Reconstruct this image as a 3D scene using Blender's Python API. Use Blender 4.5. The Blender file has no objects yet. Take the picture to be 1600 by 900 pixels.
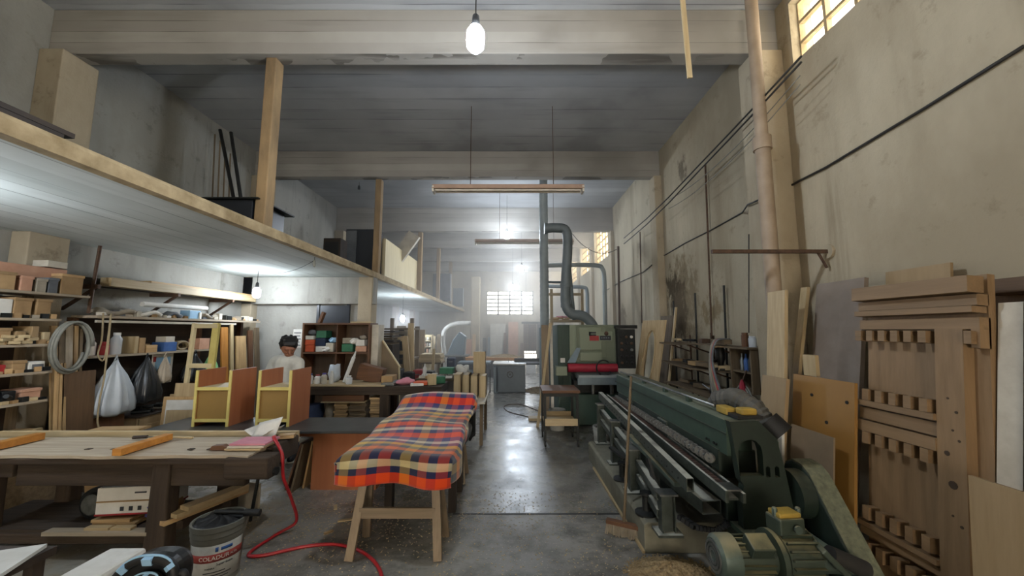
import bpy, math, random
from mathutils import Vector, Matrix, Euler
random.seed(7)
sc = bpy.context.scene
COL = sc.collection
# ---------------------------------------------------------------- camera
FPX, CX, CY, CAMH = 590.0, 800.0, 450.0, 1.70
PITCH = math.atan((516 - 450) / FPX)
cam_d = bpy.data.cameras.new('camera'); cam = bpy.data.objects.new('camera', cam_d); COL.objects.link(cam)
cam_d.sensor_width = 36; cam_d.lens = FPX / 1600 * 36; cam_d.clip_start = 0.05; cam_d.clip_end = 200
cam.location = (0, 0, CAMH); cam.rotation_euler = (math.pi / 2 + PITCH, 0, 0)
sc.camera = cam
# ---------------------------------------------------------------- world, exposure
w = bpy.data.worlds.new('daylight'); sc.world = w; w.use_nodes = True
bg = w.node_tree.nodes['Background']; bg.inputs[0].default_value = (1.0, 0.88, 0.72, 1); bg.inputs[1].default_value = 13.0
sc.view_settings.view_transform = 'Standard'; sc.view_settings.look = 'None'
sc.view_settings.exposure = -0.10; sc.view_settings.gamma = 1.0; sc.view_settings.use_curve_mapping = False
sc.cycles.use_denoising = True
sc.cycles.max_bounces = 10; sc.cycles.diffuse_bounces = 6; sc.cycles.glossy_bounces = 3; sc.cycles.transparent_max_bounces = 8
sc.cycles.sample_clamp_indirect = 6.0
LED = (0.80, 0.89, 1.0)
LED_W = 620.0
# ---------------------------------------------------------------- helpers
def at(px, py, x=None, y=None, z=None):
    """world point on the photo ray of pixel (px,py) with one known coordinate"""
    u = (px - CX) / FPX; v = (CY - py) / FPX
    c, s = math.cos(PITCH), math.sin(PITCH)
    d = Vector((u, c - v * s, s + v * c))
    if y is not None: t = y / d.y
    elif z is not None: t = (z - CAMH) / d.z
    else: t = x / d.x
    return Vector((0, 0, CAMH)) + d * t
def V(*a): return Vector(a)
ORI = {}
class MB:
    def __init__(s): s.v = []; s.f = []; s.sm = False; s.uv = None
    def add(s, vs, fs):
        o = len(s.v); s.v += [Vector(p) for p in vs]; s.f += [tuple(i + o for i in f) for f in fs]; return s
    def box(s, c, d, r=(0, 0, 0)):
        m = Euler(r).to_matrix(); c = Vector(c); x, y, z = d[0] / 2, d[1] / 2, d[2] / 2
        vs = [c + m @ Vector((i * x, j * y, k * z)) for k in (-1, 1) for i, j in ((-1, -1), (1, -1), (1, 1), (-1, 1))]
        return s.add(vs, [(3, 2, 1, 0), (4, 5, 6, 7), (0, 1, 5, 4), (1, 2, 6, 5), (2, 3, 7, 6), (3, 0, 4, 7)])
    def bb(s, x0, x1, y0, y1, z0, z1):
        return s.box(((x0 + x1) / 2, (y0 + y1) / 2, (z0 + z1) / 2), (abs(x1 - x0), abs(y1 - y0), abs(z1 - z0)))
    def beam(s, p, q, w, h, up=(0, 0, 1)):
        p, q = Vector(p), Vector(q); d = (q - p).normalized(); up = Vector(up)
        if abs(d.dot(up)) > .98: up = Vector((0, 1, 0))
        a = d.cross(up).normalized() * (w / 2); b = a.cross(d).normalized() * (h / 2)
        vs = [e + i * a + j * b for e in (p, q) for i, j in ((-1, -1), (1, -1), (1, 1), (-1, 1))]
        return s.add(vs, [(0, 1, 2, 3), (7, 6, 5, 4), (4, 5, 1, 0), (5, 6, 2, 1), (6, 7, 3, 2), (7, 4, 0, 3)])
    def chan(s, p, q, w, h, t, up=(0, 0, 1), side=1):   # open C channel
        p, q = Vector(p), Vector(q); d = (q - p).normalized(); a = d.cross(Vector(up)).normalized(); b = a.cross(d).normalized()
        s.beam(p - a * side * (w / 2 - t / 2), q - a * side * (w / 2 - t / 2), t, h, up)
        s.beam(p + b * (h / 2 - t / 2), q + b * (h / 2 - t / 2), w, t, up)
        return s.beam(p - b * (h / 2 - t / 2), q - b * (h / 2 - t / 2), w, t, up)
    def cyl(s, p, q, r, r2=None, n=14, cap=True):
        return s.rings([(p, r), (q, r if r2 is None else r2)], n, cap)
    def rings(s, pr, n=12, cap=True):
        P = [Vector(a) for a, _ in pr]; o = len(s.v); up = None
        for i, (p, r) in enumerate(pr):
            d = (P[min(i + 1, len(P) - 1)] - P[max(i - 1, 0)])
            d = d.normalized() if d.length > 1e-9 else Vector((0, 0, 1))
            if up is None: up = Vector((0, 0, 1)) if abs(d.z) < .9 else Vector((1, 0, 0))
            a = d.cross(up)
            if a.length < 1e-6: a = d.orthogonal()
            a.normalize(); b = d.cross(a).normalized(); up = a.cross(d) if abs(d.dot(up)) > .95 else up
            for k in range(n):
                t = 2 * math.pi * k / n; s.v.append(P[i] + (a * math.cos(t) + b * math.sin(t)) * r)
        m = len(pr)
        for i in range(m - 1):
            for k in range(n):
                s.f.append((o + i * n + k, o + i * n + (k + 1) % n, o + (i + 1) * n + (k + 1) % n, o + (i + 1) * n + k))
        if cap:
            s.f.append(tuple(o + k for k in range(n))[::-1]); s.f.append(tuple(o + (m - 1) * n + k for k in range(n)))
        return s
    def tube(s, pts, r, n=8): return s.rings([(p, r) for p in pts], n)
    def lathe(s, c, prof, n=20, axis='z'):
        c = Vector(c); o = len(s.v)
        for r, h in prof:
            for k in range(n):
                t = 2 * math.pi * k / n; a, b = r * math.cos(t), r * math.sin(t)
                s.v.append(c + (Vector((a, b, h)) if axis == 'z' else Vector((h, a, b)) if axis == 'x' else Vector((a, h, b))))
        for i in range(len(prof) - 1):
            for k in range(n):
                s.f.append((o + i * n + k, o + i * n + (k + 1) % n, o + (i + 1) * n + (k + 1) % n, o + (i + 1) * n + k))
        if prof[0][0] > 1e-4: s.f.append(tuple(o + k for k in range(n))[::-1])
        if prof[-1][0] > 1e-4: s.f.append(tuple(o + (len(prof) - 1) * n + k for k in range(n)))
        return s
    def prism(s, poly, axis, d0, d1):   # polygon in the two other axes, extruded along axis
        def mk(a, b, d): return {'x': (d, a, b), 'y': (a, d, b), 'z': (a, b, d)}[axis]
        n = len(poly); vs = [mk(a, b, d0) for a, b in poly] + [mk(a, b, d1) for a, b in poly]
        fs = [tuple(range(n))[::-1], tuple(range(n, 2 * n))] + [(i, (i + 1) % n, n + (i + 1) % n, n + i) for i in range(n)]
        return s.add(vs, fs)
    def plate(s, quad, t):   # a slab from 4 corner points (front face), thickness pushed back along normal
        q = [Vector(p) for p in quad]; nrm = (q[1] - q[0]).cross(q[-1] - q[0]).normalized() * t; n = len(q)
        return s.add(q + [p - nrm for p in q], [tuple(range(n)), tuple(range(n, 2 * n))[::-1]] + [((i + 1) % n, i, n + i, n + (i + 1) % n) for i in range(n)])
    def sphere(s, c, r, n=12, m=8, sc_=(1, 1, 1)):
        c = Vector(c); o = len(s.v)
        for i in range(1, m):
            for k in range(n):
                a, b = math.pi * i / m, 2 * math.pi * k / n
                s.v.append(c + Vector((r * sc_[0] * math.sin(a) * math.cos(b), r * sc_[1] * math.sin(a) * math.sin(b), -r * sc_[2] * math.cos(a))))
        s.v.append(c - Vector((0, 0, r * sc_[2]))); s.v.append(c + Vector((0, 0, r * sc_[2]))); lo, hi = len(s.v) - 2, len(s.v) - 1
        for i in range(m - 2):
            for k in range(n):
                s.f.append((o + i * n + k, o + i * n + (k + 1) % n, o + (i + 1) * n + (k + 1) % n, o + (i + 1) * n + k))
        for k in range(n):
            s.f.append((lo, o + (k + 1) % n, o + k)); s.f.append((hi, o + (m - 2) * n + k, o + (m - 2) * n + (k + 1) % n))
        return s
    def capsule(s, p, q, r1, r2, n=12):
        p, q = Vector(p), Vector(q); d = (q - p).normalized(); pr = []
        for i in range(4): a = math.pi / 2 * (1 - i / 4); pr.append((p - d * r1 * math.sin(a), max(r1 * math.cos(a), .001)))
        pr += [(p, r1), (q, r2)]
        for i in range(1, 5): a = math.pi / 2 * i / 4; pr.append((q + d * r2 * math.sin(a), max(r2 * math.cos(a), .001)))
        return s.rings(pr, n)
    def grid(s, fn, nu, nv, t=0.0):   # fn(u,v)->point, u,v in 0..1 ; thickness t by normals
        P = [[Vector(fn(i / nu, j / nv)) for j in range(nv + 1)] for i in range(nu + 1)]
        o = len(s.v); W = nv + 1
        uv = []
        for i in range(nu + 1):
            for j in range(nv + 1): s.v.append(P[i][j]); uv.append((i / nu, j / nv))
        for i in range(nu):
            for j in range(nv): s.f.append((o + i * W + j, o + (i + 1) * W + j, o + (i + 1) * W + j + 1, o + i * W + j + 1))
        if t:
            N = []
            for i in range(nu + 1):
                for j in range(nv + 1):
                    a = P[min(i + 1, nu)][j] - P[max(i - 1, 0)][j]; b = P[i][min(j + 1, nv)] - P[i][max(j - 1, 0)]
                    nn = a.cross(b); N.append(nn.normalized() if nn.length > 1e-9 else Vector((0, 0, 1)))
            o2 = len(s.v)
            for i in range(nu + 1):
                for j in range(nv + 1): s.v.append(P[i][j] - N[i * W + j] * t); uv.append((i / nu, j / nv))
            for i in range(nu):
                for j in range(nv): s.f.append((o2 + i * W + j + 1, o2 + (i + 1) * W + j + 1, o2 + (i + 1) * W + j, o2 + i * W + j))
            edge = [(i, 0) for i in range(nu)] + [(nu, j) for j in range(nv)] + [(i, nv) for i in range(nu, 0, -1)] + [(0, j) for j in range(nv, 0, -1)]
            for k in range(len(edge)):
                a = edge[k]; b = edge[(k + 1) % len(edge)]
                s.f.append((o + b[0] * W + b[1], o + a[0] * W + a[1], o2 + a[0] * W + a[1], o2 + b[0] * W + b[1]))
        if o == 0: s.uv = uv
        return s
    def base(s):
        xs = [p.x for p in s.v]; ys = [p.y for p in s.v]; zs = [p.z for p in s.v]
        return Vector(((min(xs) + max(xs)) / 2, (min(ys) + max(ys)) / 2, min(zs)))
    def build(s, name, m, parent=None, smooth=None, bevel=0, sub=0):
        L = ORI[parent.name] if parent else s.base()
        me = bpy.data.meshes.new(name); me.from_pydata([tuple(p - L) for p in s.v], [], s.f)
        if s.uv:
            ul = me.uv_layers.new(name='UVMap')
            for lp in me.loops: ul.data[lp.index].uv = s.uv[lp.vertex_index]
        me.materials.append(M[m] if isinstance(m, str) else m)
        if smooth is True or (smooth is None and s.sm): me.shade_smooth()
        elif smooth == 'auto': me.shade_auto_smooth() if hasattr(me, 'shade_auto_smooth') else None
        o = bpy.data.objects.new(name, me); COL.objects.link(o)
        if smooth == 'auto':
            try:
                me.shade_smooth()
                me.set_sharp_from_angle(angle=math.radians(38))
            except Exception: pass
        if parent: o.parent = parent
        else: o.location = L
        ORI[o.name] = L
        if bevel:
            b = o.modifiers.new('bevel', 'BEVEL'); b.width = bevel; b.segments = 2; b.limit_method = 'ANGLE'; b.angle_limit = .7
        if sub:
            b = o.modifiers.new('subsurf', 'SUBSURF'); b.levels = sub; b.render_levels = sub
        return o
def tag(o, label=None, cat=None, group=None, kind=None):
    if label: o['label'] = label
    if cat: o['category'] = cat
    if group: o['group'] = group
    if kind: o['kind'] = kind
    return o
def thing(name, label, cat, loc, group=None):
    o = bpy.data.objects.new(name, None); COL.objects.link(o); o.location = loc; o.empty_display_size = .1
    ORI[o.name] = Vector(loc); return tag(o, label, cat, group)
def struct(name, mb, m, parent=None, **k):
    o = mb.build(name, m, parent, **k)
    if not parent: o['kind'] = 'structure'
    return o
CRUMPLED = ('plastic_wrap', 'pink_rag', 'white_sack', 'rag', 'brown_bag', 'purple_rag', 'plastic_crumple')
def single(name, mb, m, label, cat, group=None, **k):
    if name in CRUMPLED:      # cloth and plastic crumpled by folds, not a smooth ball
        c = sum(mb.v, Vector()) / len(mb.v); r = random.Random(len(label)); d = [(Vector((r.gauss(0, 1), r.gauss(0, 1), r.gauss(0, 1))).normalized(), r.uniform(3, 9), r.uniform(0, 6)) for _ in range(7)]
        lo = min(p.z for p in mb.v)
        mb.v = [c + (p - c) * (1 + sum(.085 * math.sin(f * (p - c).normalized().dot(a) + h) for a, f, h in d)) for p in mb.v]; mb.v = [Vector((p.x, p.y, max(p.z, lo))) for p in mb.v]
    return tag(mb.build(name, m, None, **k), label, cat, group)
def copy_tree(o, delta, parent=None, **tags):
    c = o.copy(); COL.objects.link(c); ORI[c.name] = ORI[o.name] + Vector(delta)
    if parent: c.parent = parent
    else: c.location = o.location + Vector(delta)
    for ch in list(o.children): copy_tree(ch, delta, c)
    for k, v in tags.items(): c[k] = v
    return c
# ---------------------------------------------------------------- materials
M = {}
def nodes(name):
    m = bpy.data.materials.new(name); m.use_nodes = True; M[name] = m; nt = m.node_tree
    return nt, nt.nodes['Principled BSDF'], nt.nodes.new, nt.links.new
def rgb(h):   # sRGB hex to linear
    c = [int(h[i:i + 2], 16) / 255 for i in (0, 2, 4)]
    return tuple((x / 12.92 if x <= .04045 else ((x + .055) / 1.055) ** 2.4) for x in c) + (1,)
def plain(name, h, rough=.6, metal=0, h2=None, scale=6, bump=.0, stretch=(1, 1, 1), dust=None, spec=.5, var=.0, contrast=.25):
    nt, b, N, L = nodes(name)
    b.inputs['Roughness'].default_value = rough; b.inputs['Metallic'].default_value = metal; b.inputs['Specular IOR Level'].default_value = spec
    c1 = rgb(h); c2 = rgb(h2) if h2 else tuple(x * .72 for x in c1[:3]) + (1,)
    tc = N('ShaderNodeTexCoord'); mp = N('ShaderNodeMapping'); mp.inputs['Scale'].default_value = stretch
    L(tc.outputs['Object'], mp.inputs[0])
    oi = N('ShaderNodeObjectInfo'); ad = N('ShaderNodeVectorMath'); ad.operation = 'ADD'
    mu = N('ShaderNodeMath'); mu.operation = 'MULTIPLY'; mu.inputs[1].default_value = 37.0; L(oi.outputs['Random'], mu.inputs[0])
    L(mp.outputs[0], ad.inputs[0]); L(mu.outputs[0], ad.inputs[1])
    n = N('ShaderNodeTexNoise'); n.inputs['Scale'].default_value = scale; n.inputs['Detail'].default_value = 6; n.inputs['Roughness'].default_value = .62
    L(ad.outputs[0], n.inputs['Vector'])
    r = N('ShaderNodeValToRGB'); r.color_ramp.elements[0].position = .5 - contrast; r.color_ramp.elements[1].position = .5 + contrast
    r.color_ramp.elements[0].color = c2; r.color_ramp.elements[1].color = c1
    L(n.outputs[0], r.inputs[0]); out = r.outputs[0]
    if var:
        hs = N('ShaderNodeHueSaturation'); mr = N('ShaderNodeMapRange'); mr.inputs[3].default_value = 1 - var; mr.inputs[4].default_value = 1 + var
        L(oi.outputs['Random'], mr.inputs[0]); L(mr.outputs[0], hs.inputs['Value']); L(out, hs.inputs['Color']); out = hs.outputs[0]
    if dust:   # sawdust settled on faces that look up
        ge = N('ShaderNodeNewGeometry'); sx = N('ShaderNodeSeparateXYZ'); L(ge.outputs['Normal'], sx.inputs[0])
        n2 = N('ShaderNodeTexNoise'); n2.inputs['Scale'].default_value = 9; n2.inputs['Detail'].default_value = 5; L(tc.outputs['Object'], n2.inputs['Vector'])
        mm = N('ShaderNodeMath'); mm.operation = 'MULTIPLY'; L(sx.outputs[2], mm.inputs[0]); L(n2.outputs[0], mm.inputs[1])
        mr = N('ShaderNodeMapRange'); mr.inputs[1].default_value = .22; mr.inputs[2].default_value = .55; mr.inputs[4].default_value = dust[1]; L(mm.outputs[0], mr.inputs[0])
        mx = N('ShaderNodeMix'); mx.data_type = 'RGBA'; L(mr.outputs[0], mx.inputs[0]); L(out, mx.inputs[6]); mx.inputs[7].default_value = rgb(dust[0]); out = mx.outputs[2]
        ma = N('ShaderNodeMath'); ma.operation = 'MAXIMUM'; L(mr.outputs[0], ma.inputs[0]); ma.inputs[1].default_value = rough; L(ma.outputs[0], b.inputs['Roughness'])
    L(out, b.inputs['Base Color'])
    if bump:
        bp = N('ShaderNodeBump'); bp.inputs['Strength'].default_value = bump; bp.inputs['Distance'].default_value = .02; L(n.outputs[0], bp.inputs['Height']); L(bp.outputs[0], b.inputs['Normal'])
    return M[name]
def wood(name, h, h2, axis='z', rough=.6, scale=3.0, var=.12, bump=.15):
    st = {'x': (.09, 1.6, 1.6), 'y': (1.6, .09, 1.6), 'z': (1.6, 1.6, .09)}[axis]
    return plain(name, h, rough, 0, h2, scale * 5, bump, st, var=var, contrast=.28)
def emit(name, col, strength):
    nt, b, N, L = nodes(name); b.inputs['Base Color'].default_value = (0, 0, 0, 1)
    b.inputs['Emission Color'].default_value = col + (1,); b.inputs['Emission Strength'].default_value = strength
def woods(key, h, h2, **k):
    for a in 'xyz': wood(key + '_' + a, h, h2, a, **k)
woods('pine', 'c2af8b', 'a08960'); woods('ply', 'bda884', '9c8661'); woods('mdf', 'a48c6a', '8c7553', scale=2)
woods('oldwood', '7c6a50', '4e402e', rough=.8, bump=.4); woods('darkwood', '3c2e22', '1f1812', rough=.7); woods('brown', '6d4a2f', '4e321f')
woods('scrap', 'b89b70', '8a6c46', var=.35); woods('bench', 'b8ab96', '857663', rough=.8, bump=.4); woods('benchdark', '47392b', '261d15', rough=.85, bump=.5)
woods('trestle', '94826a', '6f5f4b'); woods('cream', 'd8c8a0', 'bfae84'); woods('teak', 'a5673f', '8e5230', var=.05, scale=1.2, bump=.05); woods('orange', 'c08438', '96612a')
woods('door', '8f7454', '70583c', scale=2.4, var=.06); woods('doordark', '6a5138', '4a3826', var=.06)
plain('card', 'b3946a', .9, h2='927450', var=.25); plain('cardpink', 'c69a80', .9, h2='a87c62'); plain('paper', 'dcd9d2', .9, h2='c2beb4', var=.08)
plain('white', 'd8d8d4', .6, h2='bcbab2'); plain('offwhite', 'cfc8b8', .7, h2='aca392'); plain('greypanel', '8f8276', .6, h2='7b6e62')
plain('black', '191919', .6, h2='0e0e0e'); plain('blackplastic', '1e2022', .4, h2='121314'); plain('steel', '9a9c9a', .38, .9, h2='6c6e6c', scale=14)
plain('rust', '6b5140', .7, .4, h2='3b2d24', scale=20); plain('darkmetal', '2e302f', .5, .5, h2='1c1d1d', scale=12)
plain('greycloth', '6f7276', .9, h2='4b4e52'); plain('red', 'a52a2a', .5, h2='7d1c1c'); plain('redhose', 'b0262c', .38, h2='8e1a20'); plain('hotred', 'b02038', .55, h2='7c1626')
plain('yellow', 'b5963e', .55, h2='8a7230', scale=10); plain('blue', '3f68a8', .6, h2='2b4a7c'); plain('navy', '22304c', .8, h2='161f34'); plain('green', '3a7a58', .6, h2='285840')
plain('orangebox', 'd2623c', .8, h2='b04a2a'); plain('pink', 'cf8b98', .8, h2='b06d7c'); plain('lilac', '6f66a8', .8, h2='575090'); plain('lightblue', '9cc4e0', .6, h2='84aacb')
plain('rope', 'a89878', .85, h2='86765a'); plain('cablegrey', '85857c', .6, h2='66665e'); plain('cableblack', '2a2724', .6, h2='1a1816')
plain('machine', '3c5044', .48, .1, h2='2c3d33', scale=7, dust=('8f9482', .55)); plain('machinedark', '26332b', .5, .1, h2='18211b', scale=8, dust=('7d7a64', .45))
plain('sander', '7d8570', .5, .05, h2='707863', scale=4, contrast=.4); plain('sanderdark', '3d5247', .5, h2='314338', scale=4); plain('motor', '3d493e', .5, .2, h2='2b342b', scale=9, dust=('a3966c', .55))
plain('motorend', '55645c', .42, .3, h2='3d4843', scale=9, dust=('a89c78', .6))
plain('rail', '585f58', .45, .5, h2='3a403b', scale=16, dust=('bcbcb0', .95)); plain('railred', '6b5248', .6, .3, h2='453630', scale=22)
plain('duct', '6e7678', .55, .15, h2='5a6163', scale=5); plain('ductlight', '9aa3a2', .55, .1, h2='7f8887', scale=5); plain('pvc', 'a5927c', .6, h2='87745f', scale=4)
plain('rubber', '2b2a28', .7, h2='1b1a19', scale=30); plain('rollerrim', '7b7870', .5, h2='3a3836', scale=30); plain('hosegrey', '5b5850', .7, h2='3f3d38', scale=12); plain('concreteblock', '82806f', .9, h2='5f5c4e', scale=5, bump=.3)
plain('skin', '946248', .55, h2='80523a', scale=5); plain('hair', '16120f', .6, h2='0d0a08', scale=40); plain('shirt', 'c9c7bd', .9, h2='b2b0a6', scale=6); plain('jeans', '262a36', .9, h2='1a1d27')
plain('dusty', 'a79d8c', .95, h2='7d7465', scale=8, bump=.3); plain('chips', 'a9946f', .95, h2='7a6648', scale=40, bump=.5); plain('tiledark', '20242c', .35, h2='15181e')
plain('fixture', 'b89a84', .55, h2='a08470'); plain('galv', '7d8a90', .5, .5, h2='69757b'); plain('bucketgrey', '77776f', .6, h2='5e5e56', scale=10)
plain('bucketwhite', 'b9b9b4', .6, h2='8d8d86', scale=10); plain('labelred', '9a3c34', .6, h2='7b2c26'); plain('textwhite', 'd6d2ca', .7); plain('textdark', '2b2e33', .7); plain('textblue', '2c5aa0', .7)
plain('hardboard', '9a7238', .5, h2='825e2e', scale=3, contrast=.4); plain('greyply', '8c7a62', .75, h2='6e5f4c', scale=2.2); plain('tabletop', '4a4a48', .42, h2='2c2a28', scale=4, bump=.1)
plain('plasticbag', 'bfc6cc', .35, h2='a8b0b8', scale=5); plain('blackbag', '2a2d31', .3, h2='1b1d20', scale=6); plain('greenbag', '8cc88a', .35, h2='6fae70'); plain('beigebag', 'b3a898', .7, h2='958a7a')
plain('postface', 'a98d66', .85, h2='6f5d45', scale=4, stretch=(1, 1, .4), bump=.2); plain('creampaint', 'bca884', .85, h2='84714f', scale=5, bump=.3, contrast=.2)
emit('led', LED, LED_W); emit('ledlow', LED, 300.0)
def glassm():
    nt, b, N, L = nodes('glass'); nt.nodes.remove(b); o = nt.nodes['Material Output']
    t = N('ShaderNodeBsdfTransparent'); t.inputs[0].default_value = (.93, .95, .95, 1); g = N('ShaderNodeBsdfGlossy'); g.inputs['Roughness'].default_value = .15
    m = N('ShaderNodeMixShader'); m.inputs[0].default_value = .06; L(t.outputs[0], m.inputs[1]); L(g.outputs[0], m.inputs[2]); L(m.outputs[0], o.inputs[0])
glassm()
def clearm():
    nt, b, N, L = nodes('clearplastic'); b.inputs['Base Color'].default_value = (.75, .8, .85, 1); b.inputs['Roughness'].default_value = .25; b.inputs['Alpha'].default_value = .55
clearm()
def wallm(name, base, stain, dark, spots=()):
    """aged plaster: broad blotches, vertical runs and peeled spots with shapes of their own"""
    nt, b, N, L = nodes(name); b.inputs['Roughness'].default_value = .92; b.inputs['Specular IOR Level'].default_value = .15
    tc = N('ShaderNodeTexCoord')
    def noise(scale, st, det=6, ro=.6):
        mp = N('ShaderNodeMapping'); mp.inputs['Scale'].default_value = st; L(tc.outputs['Object'], mp.inputs[0])
        n = N('ShaderNodeTexNoise'); n.inputs['Scale'].default_value = scale; n.inputs['Detail'].default_value = det; n.inputs['Roughness'].default_value = ro; L(mp.outputs[0], n.inputs['Vector']); return n
    def ramp(n, a, c, hi=1.0):
        r = N('ShaderNodeMapRange'); r.inputs[1].default_value = a; r.inputs[2].default_value = c; r.inputs[4].default_value = hi; L(n.outputs[0], r.inputs[0]); return r
    def mix(f, a, h):
        mx = N('ShaderNodeMix'); mx.data_type = 'RGBA'; L(f.outputs[0], mx.inputs[0])
        if isinstance(a, tuple): mx.inputs[6].default_value = a
        else: L(a.outputs[2], mx.inputs[6])
        mx.inputs[7].default_value = rgb(h); return mx
    n1 = noise(.55, (1, 1, .6)); n2 = noise(1.6, (1, 1, .16)); n3 = noise(3.4, (1, 1, 1), 8, .7); n4 = noise(26, (1, 1, 1), 3)
    c = mix(ramp(n1, .40, .62, .9), rgb(base), stain); c = mix(ramp(n2, .50, .68, .85), c, stain); c = mix(ramp(n3, .58, .72, .6), c, dark); c = mix(ramp(noise(2.2, (1, 1, .07), 8, .7), .60, .74, .6), c, dark)
    ge = N('ShaderNodeNewGeometry')
    for (cx_, cy_, cz_, ry, rz, thr, h) in spots:      # peeled and damp places, ragged outline
        sb = N('ShaderNodeVectorMath'); sb.operation = 'SUBTRACT'; L(ge.outputs['Position'], sb.inputs[0]); sb.inputs[1].default_value = (cx_, cy_, cz_)
        ml = N('ShaderNodeVectorMath'); ml.operation = 'MULTIPLY'; L(sb.outputs[0], ml.inputs[0]); ml.inputs[1].default_value = (0, 1 / ry, 1 / rz)
        ln = N('ShaderNodeVectorMath'); ln.operation = 'LENGTH'; L(ml.outputs[0], ln.inputs[0])
        nn = noise(7, (1, 1, .6), 9, .72); ms = N('ShaderNodeMath'); ms.operation = 'MULTIPLY_ADD'; ms.inputs[1].default_value = -1.0; L(ln.outputs['Value'], ms.inputs[0]); 
        m2 = N('ShaderNodeMath'); m2.operation = 'MULTIPLY'; m2.inputs[1].default_value = 2.4; L(nn.outputs[0], m2.inputs[0]); L(m2.outputs[0], ms.inputs[2])
        rp = N('ShaderNodeMapRange'); rp.inputs[1].default_value = thr; rp.inputs[2].default_value = thr + .28; rp.inputs[4].default_value = .85; L(ms.outputs[0], rp.inputs[0]); c = mix(rp, c, h)
    L(c.outputs[2], b.inputs['Base Color'])
    bp = N('ShaderNodeBump'); bp.inputs['Strength'].default_value = .25; bp.inputs['Distance'].default_value = .02
    ad = N('ShaderNodeMath'); ad.operation = 'ADD'; L(n3.outputs[0], ad.inputs[0]); L(n4.outputs[0], ad.inputs[1]); L(ad.outputs[0], bp.inputs['Height']); L(bp.outputs[0], b.inputs['Normal'])
wallm('wallright', 'b9ae97', '9c907a', '7a6e59', [(3.1, 2.35, 4.38, .22, .16, .3, 'c6c4bd'), (3.1, 6.9, 2.2, .75, 1.1, .32, '82745c'), (3.1, 7.0, 2.1, .5, .9, .42, '5c5040'), (3.1, 7.25, 2.55, .5, .4, .5, '4f4637'), (3.1, 5.9, 2.0, .8, .6, .75, '8a7a5e'), (3.1, 10.6, 1.9, .5, .8, .5, '6d6250'), (3.1, 6.6, 4.6, .35, .5, .7, '6e6455')]); wallm('wallleft', 'a9a79f', '8b8880', '5e5a52'); wallm('wallend', 'c2b7a3', 'a69b88', '857a68')
wallm('column', 'b3a68f', '8b7d66', '5d5242')
def formwork(name, base, stain, dark, axis, pitch):
    """board-marked concrete: thin joints every board, tone differing board by board"""
    nt, b, N, L = nodes(name); b.inputs['Roughness'].default_value = .9; b.inputs['Specular IOR Level'].default_value = .15
    tc = N('ShaderNodeTexCoord'); sp = N('ShaderNodeSeparateXYZ'); L(tc.outputs['Object'], sp.inputs[0])
    n0 = N('ShaderNodeTexNoise'); n0.inputs['Scale'].default_value = .9; n0.inputs['Detail'].default_value = 4; L(tc.outputs['Object'], n0.inputs['Vector'])
    wob = N('ShaderNodeMath'); wob.operation = 'MULTIPLY_ADD'; wob.inputs[1].default_value = .10 * pitch; L(n0.outputs[0], wob.inputs[0]); L(sp.outputs['xyz'.index(axis)], wob.inputs[2])
    dv = N('ShaderNodeMath'); dv.operation = 'DIVIDE'; dv.inputs[1].default_value = pitch; L(wob.outputs[0], dv.inputs[0])
    fl = N('ShaderNodeMath'); fl.operation = 'FLOOR'; L(dv.outputs[0], fl.inputs[0]); wn = N('ShaderNodeTexWhiteNoise'); wn.noise_dimensions = '1D'; L(fl.outputs[0], wn.inputs['W'])
    fr = N('ShaderNodeMath'); fr.operation = 'FRACT'; L(dv.outputs[0], fr.inputs[0])
    jl = N('ShaderNodeMath'); jl.operation = 'LESS_THAN'; jl.inputs[1].default_value = .05; L(fr.outputs[0], jl.inputs[0])
    st = {'x': (1, .1, .1), 'y': (.12, 1, 1), 'z': (.12, 1, 1)}[axis]
    mp = N('ShaderNodeMapping'); mp.inputs['Scale'].default_value = st; L(tc.outputs['Object'], mp.inputs[0])
    n1 = N('ShaderNodeTexNoise'); n1.inputs['Scale'].default_value = 5; n1.inputs['Detail'].default_value = 7; L(mp.outputs[0], n1.inputs['Vector'])
    n2 = N('ShaderNodeTexNoise'); n2.inputs['Scale'].default_value = .5; n2.inputs['Detail'].default_value = 5; L(tc.outputs['Object'], n2.inputs['Vector'])
    def mixc(f, a, h, k):
        m_ = N('ShaderNodeMath'); m_.operation = 'MULTIPLY'; m_.inputs[1].default_value = k; L(f, m_.inputs[0])
        mx = N('ShaderNodeMix'); mx.data_type = 'RGBA'; L(m_.outputs[0], mx.inputs[0])
        if isinstance(a, tuple): mx.inputs[6].default_value = a
        else: L(a, mx.inputs[6])
        mx.inputs[7].default_value = rgb(h); return mx.outputs[2]
    def mr(n, a, c):
        r = N('ShaderNodeMapRange'); r.inputs[1].default_value = a; r.inputs[2].default_value = c; L(n.outputs[0], r.inputs[0]); return r.outputs[0]
    c = mixc(wn.outputs[0], rgb(base), stain, .7); c = mixc(mr(n2, .40, .60), c, stain, .95); c = mixc(mr(n2, .55, .72), c, dark, .35); c = mixc(mr(n1, .55, .75), c, dark, .28)
    jm = N('ShaderNodeMath'); jm.operation = 'MULTIPLY'; L(jl.outputs[0], jm.inputs[0]); L(mr(n1, .45, .6), jm.inputs[1])
    c = mixc(jm.outputs[0], c, dark, .8); L(c, b.inputs['Base Color'])
    bp = N('ShaderNodeBump'); bp.inputs['Strength'].default_value = .5; bp.inputs['Distance'].default_value = .012; bp.invert = True
    L(jm.outputs[0], bp.inputs['Height']); L(bp.outputs[0], b.inputs['Normal'])
formwork('ceiling', 'b9bbbc', '9b9c9d', '67676a', 'y', .30); formwork('beam', 'b0aca4', '918c84', '5e5952', 'z', .14)
formwork('soffit', 'c6cac5', 'a9ada7', '6a6c67', 'x', .24)
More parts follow.
